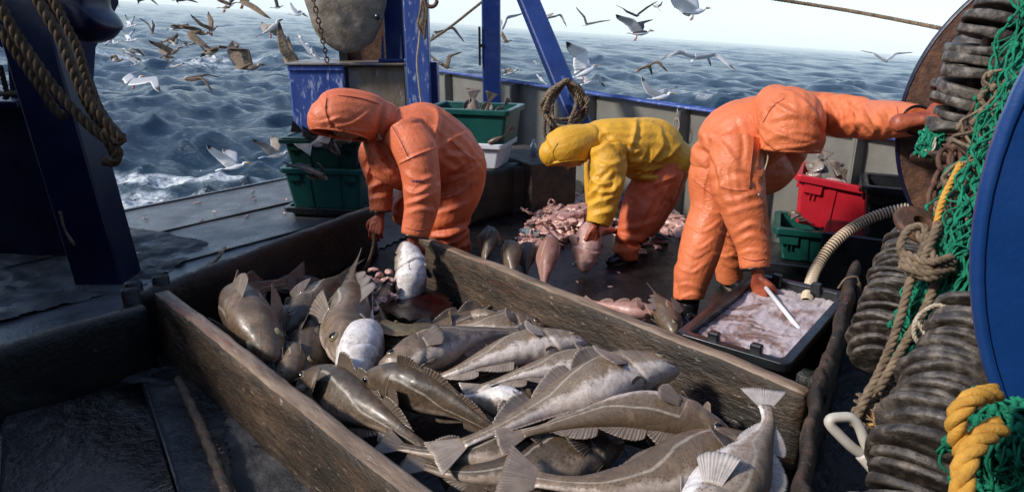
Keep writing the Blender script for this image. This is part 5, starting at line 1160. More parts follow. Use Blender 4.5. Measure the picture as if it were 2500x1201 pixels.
def person(name, base, label, J):
    """J: dict of joint tubes; builds Empty > body, jacket(+hood), trousers, gloves, boots"""
    t = thing(name, base, label, 'person', 'fishermen gutting and sorting the catch')
    ht, P, lr = headtubes(*J['head']); tb = list(ht)+J['bodytubes']
    body = blob('body', tb, .011, 'skin', t, smooth=3)
    for g in (-1, 1):
        mb = MB(); c = P(.083, .012, g*.031); fd = nrm(J['head'][1]); u = nrm(np.cross(fd, [0.1, .3, .9])); w = np.cross(fd, u)
        for z0, r in ((0, 0),): pass
        pr = [(-.6, .8), (0, 1), (.5, .85), (.8, .55), (.82, .5), (.98, .15), (1, .01)]; a_ = np.linspace(0, 6.2832, 16, endpoint=False)
        mb.add([c+fd*.012*z+(u*math.cos(q)+w*math.sin(q))*.012*r for z, r in pr for q in a_], [])
        for i in range(len(pr)-1):
            for j in range(16): mb.f.append((i*16+j, i*16+(j+1) % 16, (i+1)*16+(j+1) % 16, (i+1)*16+j)); mb.mi.append(1 if i > 2 else 0)
        mb.build('eye', ['whiteplastic', 'pupil'], body)
    # hair and beard
    fd = nrm(J['head'][1]); ud = nrm(J['head'][2]-fd*np.dot(J['head'][2], fd))
    blob('hair', [([P(-.04, .05), P(-.0, .075), P(.04, .075)], [.08, .088, .062], [.076, .084, .06], lr), ([P(-.05, .0), P(-.055, -.03)], [.07, .06], [.065, .06], lr)], .009, 'beard', body, smooth=3)
    if J.get('beard'): blob('beard', [([P(.03, -.03, -.06), P(.06, -.085, -.035), P(.075, -.108, 0), P(.06, -.085, .035), P(.03, -.03, .06)], [.016, .024, .028, .024, .016])], .007, 'beard', body, smooth=2)
    jk = blob('jacket', J['jacket'], .0095, J['jm'], t, smooth=4, disp=foldfn(*J['jfold']))
    tr = blob('trousers', J['trousers'], .0095, J['tm'], t, smooth=4, disp=foldfn(*J['tfold']))
    hd = blob('hood', J['hood'], .008, J['jm'], jk, smooth=4, disp=foldfn(*J['hfold']))
    pt, nv = J['cut']; off = wloc(hd); bm = bmesh.new(); bm.from_mesh(hd.data)
    bmesh.ops.bisect_plane(bm, geom=list(bm.verts)+list(bm.edges)+list(bm.faces), plane_co=Vector(tuple(np.array(pt)-off)), plane_no=Vector(tuple(nrm(nv))), clear_outer=True)
    ed = [e for e in bm.edges if e.is_boundary]; rim = []
    # ordered boundary loop for the hem
    if ed:
        nxt = {}; 
        for e in ed: a, b = e.verts; nxt.setdefault(a, []).append(b); nxt.setdefault(b, []).append(a)
        st = ed[0].verts[0]; cur, prev = st, None; rim = [np.array(cur.co)]
        while True:
            c_ = [x for x in nxt[cur] if x is not prev]
            if not c_: break
            prev, cur = cur, c_[0]
            if cur is st or len(rim) > 4000: break
            rim.append(np.array(cur.co))
    bm.to_mesh(hd.data); bm.free()
    sm = hd.modifiers.new('s', 'SOLIDIFY'); sm.thickness = .012; sm.offset = -1
    if len(rim) > 30:
        Rm = np.array(rim)+off; k = 9; Rp = np.vstack([Rm[-k:], Rm, Rm[:k]]); Rs = np.stack([np.convolve(Rp[:, i], np.ones(2*k+1)/(2*k+1), 'valid') for i in range(3)], 1); Rs = np.vstack([Rs[::3], Rs[:1]])
        mb = MB(); tube(mb, Rs-nrm(nv)*.004, .006, 8, .012, hint=nrm(nv)); mb.build('hem', J['jm'], hd)
    for i, (p, d, r) in enumerate(J.get('cuffs', [])):
        d = nrm(d); u = nrm(np.cross(d, [0.2, 1, .1])); w = np.cross(d, u); a = np.linspace(0, 2*np.pi, 40); mb = MB()
        tube(mb, np.array(p)+np.outer(np.cos(a), u)*r+np.outer(np.sin(a), w)*r*.92, .0055, 8); mb.build('cuff_band', 'boot', jk)
    for h in J['hands']: hand(t, **h)
    for (p, d, ank) in J.get('boots', []):
        p = np.array(p, float); d = nrm(np.array([d[0], d[1], 0])); z = np.array([0, 0, 1.]); q = np.cross(z, d)
        ank = np.array(ank, float)
        b = blob('boot', [([ank+[0, 0, .10], ank, p+z*.13, p+z*.07], [.072, .068, .062, .055]), ([p-d*.05+z*.05, p+d*.03+z*.05, p+d*.12+z*.045, p+d*.19+z*.04], [.043, .046, .05, .04], [.045, .052, .042, .034], z)], .0075, 'boot', t, smooth=3)
        mb = MB(); ol = [p+d*(.06+.155*math.cos(a)*(1.0 if math.cos(a) > 0 else .85))+q*.053*math.sin(a)*(1 if math.cos(a) > -.2 else .85)+z*.0 for a in np.linspace(0, 2*np.pi, 29)[:-1]]
        prism(mb, [o_+z*.012 for o_ in ol], z, .022); mb.build('sole', 'rubber', b)
    return t, jk, tr, hd
def J2(l): return [PY(u, v, y) for u, v, y in l]
VH = (0, 1, 0)
CLJ = [([(945,292),(974,339),(996,383)],.009),([(1062,262),(1070,292),(1062,339),(1071,383)],.016),([(974,401),(1018,379),(1066,361)],.006),([(1154,398),(1121,420),(1077,440)],-.03),([(1160,388),(1125,408),(1080,428)],.014),
 ([(1077,361),(1106,339),(1139,325)],.013),([(1081,383),(1125,379),(1154,390)],.011),([(996,427),(1026,440),(1051,434)],.014),([(990,464),(1018,473),(1046,456)],.016),([(990,500),(1018,491),(1050,476)],.015),([(994,521),(1026,511),(1055,515)],.012),
 ([(894,418),(923,434),(960,455)],.013),([(901,456),(930,452),(960,466)],.014),([(903,486),(925,480),(952,490)],.012),([(905,360),(935,400),(975,440)],.014),([(930,345),(945,375),(960,395)],-.014),([(1000,300),(1040,300),(1075,330)],-.009),([(1030,250),(1060,268),(1090,300)],.008)]
CLT = [([(1070,486),(1125,471),(1158,442)],.014),([(1140,541),(1092,560),(1050,566)],-.024),([(1148,552),(1100,572),(1060,574)],.014),([(1140,566),(1110,588),(1075,596)],.014),([(1065,520),(1100,512),(1140,495)],.012),([(1150,590),(1120,605),(1090,612)],.014),([(965,500),(985,485),(998,478)],.01)]
CLH = [([(797,237),(795,273),(808,310),(817,347)],.007),([(824,233),(879,240),(930,255)],.006),([(936,258),(930,303),(923,342)],-.022),([(822,310),(860,300),(895,278)],.009),([(776,300),(800,296),(830,286)],.007),([(800,325),(850,318),(915,325)],.006)]
CYJ = [([(1428,300),(1428,352),(1437,400)],-.018),([(1476,333),(1505,363),(1524,385),(1529,421)],-.02),([(1553,292),(1548,333),(1529,385)],.02),([(1611,322),(1617,355),(1593,385),(1557,425)],.018),([(1657,355),(1630,381),(1578,410)],.018),([(1527,447),(1564,431),(1611,420),(1640,421)],-.024),
 ([(1535,440),(1575,418),(1620,408)],.016),([(1447,377),(1470,362),(1486,350)],.012),([(1452,465),(1488,470),(1518,443)],.018),([(1447,440),(1475,452),(1505,440)],.014),([(1445,500),(1476,489),(1507,478)],.016),([(1450,525),(1475,518),(1495,515)],.014),([(1590,300),(1640,335),(1665,370)],.01),([(1452,395),(1480,405),(1515,395)],.012)]
CYT = [([(1505,590),(1535,599),(1569,601)],-.024),([(1505,575),(1535,583),(1570,580)],.014),([(1505,560),(1557,553),(1597,540)],.012),([(1527,462),(1520,495),(1513,538)],.012),([(1600,450),(1585,500),(1555,560)],.012),([(1500,615),(1525,610),(1560,615)],.01),([(1650,430),(1610,445),(1560,470)],.01)]
CRJ = [([(1840,338),(1834,402),(1829,461)],.008),([(1696,362),(1728,381),(1749,450)],-.024),([(1754,456),(1790,464),(1824,466)],.006),([(1776,520),(1824,506),(1861,496)],.014),([(1800,564),(1838,546),(1863,560)],.016),([(1800,592),(1835,574),(1865,585)],.015),([(1806,618),(1835,610),(1866,614)],.011),([(1776,490),(1815,482),(1850,470)],.012),
 ([(2019,246),(2042,280),(2024,316)],.018),([(2067,251),(2097,290),(2079,330)],.021),([(2109,257),(2140,306),(2125,342)],.021),([(2160,260),(2176,290),(2160,330)],.014),([(2040,320),(2070,300),(2110,300)],.014),([(1715,330),(1760,350),(1800,400)],.012),([(1860,430),(1880,400),(1905,380)],.014),([(1800,300),(1815,350),(1812,400)],-.012),([(1705,310),(1725,350),(1740,395)],.01)]
CRT = [([(1690,434),(1738,477),(1780,520)],.008),([(1675,546),(1717,564),(1756,541)],.017),([(1665,594),(1706,607),(1742,583)],.017),([(1655,650),(1690,664),(1725,640)],.016),([(1650,700),(1680,694),(1712,705)],.014),([(1660,728),(1690,718),(1715,724)],.012),([(1700,500),(1735,520),(1770,515)],.012),([(1750,560),(1775,575),(1805,570)],.014),([(1745,620),(1775,625),(1805,612)],.014),([(1740,400),(1720,450),(1715,510)],.012),([(1672,620),(1700,635),(1735,615)],-.014)]
CRH = [([(1852,290),(1845,322),(1866,354),(1884,370)],-.02),([(1888,255),(1930,276),(1973,303),(2005,338)],.015),([(1870,310),(1920,332),(1985,348)],.012),([(1860,275),(1880,262),(1905,256)],.012),([(1895,362),(1962,356),(2000,346)],.006),([(1950,240),(1980,270),(2000,300)],.01)]
CRJ = [(p, h*.75) for p, h in CRJ]; CRT = [(p, h*.5) for p, h in CRT]
# ---------------- left worker
PL = lambda u, v, y: PY(u, v, y)
foot1 = np.array([PL(1120, 560, 4.42)[0], 4.48, .0]); foot2 = np.array([PL(1035, 560, 4.7)[0], 4.78, .0])
jl = [(J2([(930,298,4.3),(975,322,4.33),(1030,342,4.38),(1085,378,4.42),(1118,402,4.45)]), [.10,.185,.235,.23,.19], [.10,.2,.235,.215,.18], VH),
      (J2([(912,350,4.3),(940,400,4.28),(990,425,4.32),(1040,420,4.38)]), [.06,.085,.11,.12], [.12,.15,.16,.16], VH),
      (J2([(985,320,4.2),(1015,370,4.1),(1028,440,4.02),(1028,505,3.97),(1014,575,3.92)]), [.13,.13,.115,.105,.088], [.12,.12,.105,.1,.085], VH, 'flat'),
      (J2([(925,335,4.45),(905,375,4.52),(925,440,4.5),(930,514,4.46)]), [.07,.075,.083,.074], [.08,.08,.08,.072], VH, 'flat')]
tl = [(J2([(1075,375,4.42),(1118,405,4.45),(1118,450,4.43),(1098,510,4.38),(1090,555,4.36),(1112,600,4.42)])+[foot1+[0,0,.2]], [.17,.185,.17,.15,.135,.11,.09], [.17,.18,.16,.15,.13,.11,.09], VH, 'flat'),
      (J2([(1080,410,4.55),(1040,455,4.62),(1000,495,4.62),(992,525,4.62)])+[foot2+[0,0,.45], foot2+[0,0,.2]], [.15,.13,.105,.095,.095,.085], None, None, 'flat')]
hdl = [(J2([(930,294,4.26),(890,286,4.2),(850,284,4.16),(822,288,4.13),(808,294,4.12)]), [.13,.155,.168,.162,.14], [.12,.15,.162,.155,.135], VH)]
hc = PL(852, 292, 4.18)
bt_l = [(J2([(930,310,4.32),(1000,340,4.35),(1100,385,4.43)]), [.08,.13,.13]), (J2([(985,330,4.2),(1028,440,4.05),(1013,562,3.93)]), [.06,.05,.035]), (J2([(925,350,4.4),(925,440,4.5),(929,500,4.47)]), [.05,.045,.035]),
        ([PL(1110,400,4.43), PL(1095,540,4.38), foot1+[0,0,.15]], [.1,.07,.05]), ([PL(1090,410,4.55), PL(995,520,4.62), foot2+[0,0,.15]], [.09,.07,.05])]
cL1, cL2 = PL(1013, 577, 3.92), PL(930, 516, 4.46)
W1 = PL(1008, 590, 3.91); W2 = PL(926, 528, 4.45)
t1, jk1, tr1, hd1 = person('person', np.array([foot1[0]-.1, 4.6, 0]), 'fisherman in hooded salmon orange oilskins lifting a pale cod over the board, leftmost of three',
  dict(head=(hc, np.array([-.22,-.22,-.95]), np.array([-.95,0,.25]), PL(930,310,4.32)), beard=True, bodytubes=bt_l, jacket=jl, jm='orange', trousers=tl, tm='orange2', hood=hdl,
   jfold=([J2([(930,298,4.3),(1030,342,4.38),(1118,402,4.45)]), J2([(985,320,4.2),(1028,440,4.02),(1014,575,3.92)]), J2([(905,355,4.5),(925,440,4.5),(930,514,4.46)])],
          [(PL(1050,430,4.2),.16,1.0),(PL(1030,470,4.0),.12,.9),(PL(928,440,4.5),.14,1.0),(PL(950,390,4.2),.12,1.0),(PL(1020,540,3.95),.08,.7)], .012, 1, 12, .35, .008, CLJ),
   tfold=([tl[0][0], tl[1][0]], [(PL(1110,440,4.4),.14,1.1),(PL(1095,555,4.35),.16,1.2),(PL(990,520,4.6),.12,.8)], .011, 2, 14, .35, .008, CLT),
   hfold=([hdl[0][0]], [(PL(920,330,4.2),.09,.9)], .006, 3, 8, .35, .006, CLH),
   cut=(PL(860, 334, 4.12), np.array([-.12,-.42,-1])),
   cuffs=[(cL1, PL(1014,575,3.92)-PL(1028,505,3.97), .084), (cL2, PL(930,514,4.46)-PL(925,440,4.5), .07)],
   hands=[dict(W=W1, d=[.02,-.25,-1], nb=[.35,-.9,.15], thumb=-1, curls=(.75,.8,.8,.85,.7), size=1.12), dict(W=W2, d=[-.25,-.35,-1], nb=[-.2,-.95,.2], thumb=1, curls=(.35,.4,.45,.5,.4), size=1.15)],
   boots=[(foot1, (-.8,-.5), foot1+[0,0,.2]), (foot2, (-.8,-.5), foot2+[0,0,.2])]))
# ---------------- yellow worker
fy1 = np.array([PY(1530, 640, 4.72)[0], 4.75, 0]); fy2 = fy1+[.16, .34, 0]
jy = [(J2([(1428,338,4.75),(1465,345,4.8),(1530,358,4.85),(1595,362,4.9),(1640,385,4.92)]), [.09,.155,.205,.21,.15], [.1,.17,.2,.19,.15], VH),
      (J2([(1480,365,4.67),(1486,410,4.6),(1474,490,4.5),(1458,548,4.44)]), [.125,.125,.108,.08], [.115,.115,.1,.078], VH, 'flat'),
      (J2([(1455,365,4.95),(1448,430,4.97),(1450,500,4.92)]), [.08,.07,.06], None, None, 'flat'),
      (J2([(1545,415,4.87),(1600,420,4.92),(1650,395,4.92)]), [.07,.085,.075], [.17,.18,.14], VH)]
ty_ = [(J2([(1628,385,4.92),(1612,425,4.9),(1585,480,4.85),(1556,540,4.78),(1532,585,4.74),(1530,604,4.73),(1528,630,4.72)]), [.15,.165,.17,.14,.085,.096,.088], [.15,.165,.15,.13,.09,.1,.09], VH, 'flat'),
       (J2([(1640,400,5.05),(1610,480,5.1),(1575,545,5.08)])+[fy2+[0,0,.2]], [.15,.14,.12,.09], None, None, 'flat')]
hdy = [(J2([(1436,338,4.75),(1405,352,4.72),(1380,363,4.7),(1358,370,4.69),(1350,374,4.69)]), [.105,.14,.152,.134,.10], [.11,.14,.145,.125,.09], VH)]
PYL = PY
bt_y = [(J2([(1430,350,4.78),(1530,365,4.85),(1640,395,4.93)]), [.08,.12,.12]), (J2([(1480,360,4.7),(1480,470,4.5),(1458,535,4.46)]), [.06,.05,.035]), (J2([(1450,370,4.95),(1450,500,4.92),(1448,495,4.9)]), [.05,.045,.035]),
        ([PY(1612,425,4.9), PY(1555,540,4.78), fy1+[0,0,.12]], [.1,.06,.05]), ([PY(1630,425,5.05), PY(1575,545,5.08), fy2+[0,0,.15]], [.1,.06,.05])]
t2, jk2, tr2, hd2 = person('person', fy1+[.1,.15,0], 'fisherman in dirty yellow hooded jacket and orange trousers bent double over the gut pile',
  dict(head=(PY(1388,368,4.71), np.array([-.3,-.15,-.95]), np.array([-.93,0,.3]), PY(1435,350,4.76)), bodytubes=bt_y, jacket=jy, jm='yellow', trousers=ty_, tm='orange2', hood=hdy,
   jfold=([jy[0][0], jy[1][0], jy[2][0]], [(PY(1545,410,4.7),.15,1.2),(PY(1480,470,4.5),.16,1.1),(PY(1470,330,4.65),.1,.7),(PY(1630,380,4.75),.1,.7)], .0125, 5, 12, .35, .008, CYJ),
   tfold=([ty_[0][0], ty_[1][0]], [(PY(1540,590,4.7),.14,1.3),(PY(1540,480,4.75),.08,.8)], .011, 6, 13, .35, .008, CYT),
   hfold=([hdy[0][0]], [(PY(1420,380,4.7),.1,1.0)], .006, 7, 9, .4, .008),
   cut=(PY(1382, 397, 4.66), np.array([.12,-.35,-1])),
   cuffs=[],
   hands=[dict(W=PY(1452,556,4.43), d=[-.35,-.2,-1], nb=[.3,-.9,.2], thumb=-1, curls=(.7,.75,.8,.8,.6), size=1.0, mat='glove'), dict(W=PY(1446,508,4.9), d=[-.15,-.45,-1], nb=[-.5,-.8,.1], thumb=1, curls=(.5,.5,.6,.6,.4), size=1.0, mat='glove')],
   boots=[(fy1, (-.7,-.7), fy1+[0,0,.06]), (fy2, (-.7,-.6), fy2+[0,0,.2])]))
# ---------------- right worker
fr1 = PZ(1686, 812, 0); fr1 = np.array([fr1[0], fr1[1]+.10, 0]); fr2 = np.array([PY(1782, 690, 4.2)[0], 4.2, 0])
jr = [(J2([(1925,300,3.86),(1885,305,3.86),(1840,325,3.84),(1785,350,3.86),(1748,385,3.88)]), [.12,.165,.205,.205,.145], [.12,.2,.22,.2,.16], VH),
      (J2([(1800,410,3.86),(1860,415,3.9),(1905,400,3.95),(1935,375,3.93)]), [.17,.15,.11,.08], [.15,.15,.12,.08], VH),
      (J2([(1800,350,3.68),(1800,430,3.58),(1818,520,3.5),(1838,600,3.43),(1843,655,3.38)]), [.14,.145,.118,.088,.074], [.13,.125,.11,.085,.072], VH, 'flat'),
      (J2([(1940,275,3.85),(2000,276,3.82),(2055,283,3.68),(2120,292,3.48),(2185,293,3.18),(2238,294,2.98)]), [.12,.112,.103,.1,.085,.068], None, None, 'flat')]
tr_ = [(J2([(1765,400,3.88),(1740,440,3.87),(1736,510,3.82),(1714,590,3.74),(1692,665,3.66),(1683,712,3.62),(1682,728,3.61)]), [.165,.14,.122,.118,.105,.09,.086], [.16,.15,.14,.13,.11,.09,.088], VH, 'flat'),
       (J2([(1795,420,3.98),(1805,490,4.08),(1795,580,4.15),(1782,640,4.18),(1780,682,4.2)]), [.16,.13,.105,.088,.085], None, None, 'flat')]
hdr = [(J2([(1900,268,3.72),(1920,284,3.62),(1928,306,3.55),(1930,335,3.50)]), [.12,.162,.172,.155], [.14,.165,.17,.15], VH), (J2([(1900,335,3.58),(1955,345,3.52)]), [.11,.12])]
bt_r = [(J2([(1930,300,3.78),(1850,330,3.82),(1755,395,3.88)]), [.08,.13,.13]), (J2([(1805,360,3.7),(1818,520,3.5),(1844,645,3.38)]), [.06,.05,.035]), (J2([(1960,280,3.84),(2120,292,3.48),(2222,293,3.04)]), [.06,.05,.035]),
        ([PY(1750,420,3.87), PY(1714,590,3.74), fr1+[0,0,.12]], [.1,.07,.05]), ([PY(1795,430,3.98), PY(1795,580,4.15), fr2+[0,0,.15]], [.1,.07,.05])]
t3, jk3, tr3, hd3 = person('person', (fr1+fr2)/2, 'fisherman in bright orange hooded oilskins stirring the froth tub, one arm stretched out',
  dict(head=(PY(1930,312,3.56), np.array([.2,-.3,-.93]), np.array([.75,-.55,.25]), PY(1900,300,3.75)), bodytubes=bt_r, jacket=jr, jm='orange3', trousers=tr_, tm='orange3', hood=hdr,
   jfold=([jr[0][0], jr[2][0], jr[3][0]], [(PY(1810,460,3.5),.14,.9),(PY(1835,560,3.45),.13,1.1),(PY(2060,290,3.6),.2,1.15),(PY(2180,293,3.3),.12,.9),(PY(1900,420,3.7),.12,1.0)], .009, 8, 12, .35, .008, CRJ),
   tfold=([tr_[0][0], tr_[1][0]], [(PY(1730,540,3.75),.16,1.0),(PY(1705,640,3.65),.18,1.15),(PY(1790,600,4.1),.16,1.0)], .006, 9, 13, .35, .008, CRT),
   hfold=([hdr[0][0]], [(PY(1900,300,3.6),.12,.8)], .008, 10, 9, .5, .01, CRH),
   cut=(PY(1925, 366, 3.52), np.array([-.05,-.12,-1])),
   cuffs=[(PY(1843,657,3.38), PY(1843,655,3.38)-PY(1838,600,3.43), .071), (PY(2240,294,2.98), PY(2238,294,2.98)-PY(2185,293,3.18), .065)],
   hands=[dict(W=PY(1850,672,3.36), d=[.15,-.25,-1], nb=[-.75,-.6,.1], thumb=-1, curls=(.8,.85,.85,.9,.6), size=1.1, thumb_open=.7), dict(W=PY(2256,290,2.94), d=[.85,-.35,.25], nb=[-.35,-.55,.75], thumb=-1, curls=(.55,.6,.65,.7,.4), size=1.2, thumb_open=.9)],
   boots=[(fr1, (.1,-1), fr1+[0,.02,.13]), (fr2, (.4,-1), fr2+[0,0,.2])]))
mb = MB(); tube(mb, cr(J2([(1876,368,3.56),(1873,395,3.54),(1862,430,3.53),(1852,468,3.55)]), 30), .0042, 8); tube(mb, [PY(1852,468,3.55), PY(1850,472,3.55)], .009, 8); mb.build('drawstring', 'ropepale', hd3)
# pipe held in his glove
pa = PY(1868, 700, 3.32); pb = PZ(1966, 822, tz-.06); mb = MB(); tube(mb, [pa+(pa-pb)*.06, pb], .0115, 16); tag(mb.build('wash_pipe', 'steelrod', base=pb), 'straight white pipe held in the glove and dipped in the froth', 'pipe')

def onsurf(o, u, v, lift=.0025):
    off = wloc(o); d = nrm(ray(u, v)); bpy.context.view_layer.update()
    ok, p, n_, i_ = o.ray_cast(Vector(tuple(C0-off)), Vector(tuple(d)))
    return (np.array(p)+off-d*lift) if ok else None
def seam(name, o, px, mat, r=.0022, n=26):
    Q = cr(np.array([(a, b, 0.) for a, b in px]), n); P_ = [onsurf(o, a, b) for a, b, _ in Q]; P_ = [p for p in P_ if p is not None]
    if len(P_) > 4:
        P_ = np.array(P_); dd = np.linalg.norm(np.diff(P_, axis=0), axis=1); 
        if dd.max() < .12: mb = MB(); tube(mb, P_, r, 6); return mb.build(name, mat, o)
for o, px in ((jk1, [(945,292),(974,339),(996,383)]), (jk1, [(974,401),(1018,379),(1066,361)]), (jk1, [(962,266),(1000,250),(1050,256)]), (jk1, [(990,556),(1018,562),(1046,560)]), (jk1, [(1098,340),(1130,372),(1160,392)]),
              (tr1, [(1075,487),(1125,472),(1156,445)]), (hd1, [(797,240),(795,273),(808,310)]), (hd1, [(824,233),(879,240),(925,255)]), (hd1, [(800,322),(850,322),(905,318)]),
              (jk3, [(1840,345),(1834,402),(1829,461)]), (jk3, [(1756,456),(1790,464),(1824,466)]), (jk3, [(1812,630),(1840,636),(1866,632)]), (tr3, [(1692,440),(1738,477),(1776,518)]), (jk3, [(2190,262),(2194,292),(2190,322)]),
              (jk3, [(2018,250),(2022,285),(2018,318)]), (hd3, [(1862,300),(1885,262),(1915,240)])): seam('seam', o, px, 'seam')
for o, px in ((jk2, [(1476,335),(1505,363),(1522,385)]), (jk2, [(1530,432),(1580,440),(1640,418)]), (jk2, [(1578,384),(1600,396),(1630,402)]), (hd2, [(1362,350),(1350,372),(1358,398)]), (jk2, [(1440,545),(1455,552),(1475,553)])): seam('seam', o, px, 'seamyellow')
for k, (o, u, v, m_) in enumerate(((hd1, 805, 330, 'ropepale'), (jk1, 915, 383, 'ropepale'), (jk2, 1436, 402, 'whiteplastic'), (hd2, 1412, 392, 'whiteplastic'), (jk3, 1852, 476, 'ropepale'))):
    p = onsurf(o, u, v, 0)
    if p is not None: d = nrm(ray(u, v)); mb = MB(); tube(mb, [p+d*.002, p-d*.0035], .0075, 14); mb.build('snap_button', m_, o)
# faded blue print on the sleeves (illegible at this size in the photo)
for o, u0, v0 in ((jk1, 1004, 442),):
    px = []
    for k in range(9): px += [(u0+k*3.4, v0+(3 if k % 2 else -2)), (u0+k*3.4+1.7, v0+1)]
    seam('sleeve_print', o, px, 'inkblue', .0019, 60)
seam('chest_print', jk1, [(962,407),(968,402),(973,398),(966,408)], 'inkblue', .004, 12)
p = onsurf(hd1, 925, 332, .0)
if p is not None:
    mb = MB(); d = nrm(ray(925, 332))
    tube(mb, [p-d*.012+[-.012, 0, .02], p-d*.014+[0, 0, 0], p-d*.012+[.012, 0, -.018]], .009, 8, caps='round'); tube(mb, [p-d*.012+[.014, 0, .014], p-d*.014, p-d*.012+[-.006, 0, -.022]], .008, 8, caps='round'); mb.build('toggle_knot', 'ropepale', hd1)
    mb = MB(); tube(mb, cr([p-d*.012, PY(908, 362, 4.1), PY(900, 388, 4.12), PY(906, 400, 4.14)], 20), .003, 6); mb.build('drawstring', 'seam', hd1)
# ================================================================== GULLS
def gmat(name, back, belly, tipc, tipw, mott, under=None, headc=None):
    """attributes: fv 0 under..1 top, sp = wing span position"""
    m, nt, b = newmat(name); v = ocoord(nt); fv = N(nt, 'ShaderNodeAttribute', attribute_name='fv').outputs['Fac']; sp = N(nt, 'ShaderNodeAttribute', attribute_name='sp').outputs['Fac']; ch = N(nt, 'ShaderNodeAttribute', attribute_name='ch').outputs['Fac']
    c = ramp(nt, fv, [(.42, under or belly), (.58, back)])
    if mott: c = mixc(nt, ramp(nt, noise(nt, 28, 4, .7, v), [(.4, 0.), (.6, mott)]), c, tuple(x*.35 for x in back))
    if tipw: c = mixc(nt, ramp(nt, sp, [(tipw-.03, 0.), (tipw+.05, 1.)]), c, tipc)
    c = mixc(nt, ramp(nt, ch, [(.8, 0.), (.9, .6 if not mott else .25)]), c, belly)
    nt.links.new(c, b.inputs['Base Color']); b.inputs['Roughness'].default_value = .7; b.inputs['Specular IOR Level'].default_value = .2
    w = N(nt, 'ShaderNodeTexWave'); w.inputs['Scale'].default_value = 1; fe = N(nt, 'ShaderNodeAttribute', attribute_name='fe').outputs['Fac']; bump(nt, b, fe, .5, .006)
    return m
GM = {'w': (gmat('gull_wing_grey', (.3, .31, .34), (.78, .78, .78), (.02, .02, .02), .84, 0, (.68, .67, .66)), gmat('gull_body_white', (.55, .55, .57), (.8, .8, .8), (0, 0, 0), 0, 0)),
      'b': (gmat('gull_wing_black', (.025, .026, .03), (.75, .75, .75), (.015, .015, .015), .86, 0, (.35, .34, .34)), gmat('gull_body_black_back', (.04, .04, .045), (.8, .8, .8), (0, 0, 0), 0, 0)),
      'j': (gmat('gull_wing_brown', (.17, .12, .08), (.28, .22, .17), (.035, .026, .02), .8, .7, (.22, .17, .125)), gmat('gull_body_brown', (.2, .15, .11), (.38, .32, .27), (0, 0, 0), 0, .6)),
      's': (gmat('gull_wing_pale_brown', (.3, .25, .2), (.5, .46, .42), (.06, .05, .045), .82, .5, (.38, .34, .3)), gmat('gull_body_pale', (.5, .47, .44), (.7, .68, .66), (0, 0, 0), 0, .3))}
M['beak'] = newmat('gull_beak')[0]; M['beak'].node_tree.nodes['Principled BSDF'].inputs['Base Color'].default_value = (.55, .28, .08, 1)
M['beakdark'] = newmat('dark_beak')[0]; M['beakdark'].node_tree.nodes['Principled BSDF'].inputs['Base Color'].default_value = (.05, .04, .035, 1)
M['legs'] = newmat('gull_legs')[0]; M['legs'].node_tree.nodes['Principled BSDF'].inputs['Base Color'].default_value = (.5, .2, .14, 1)
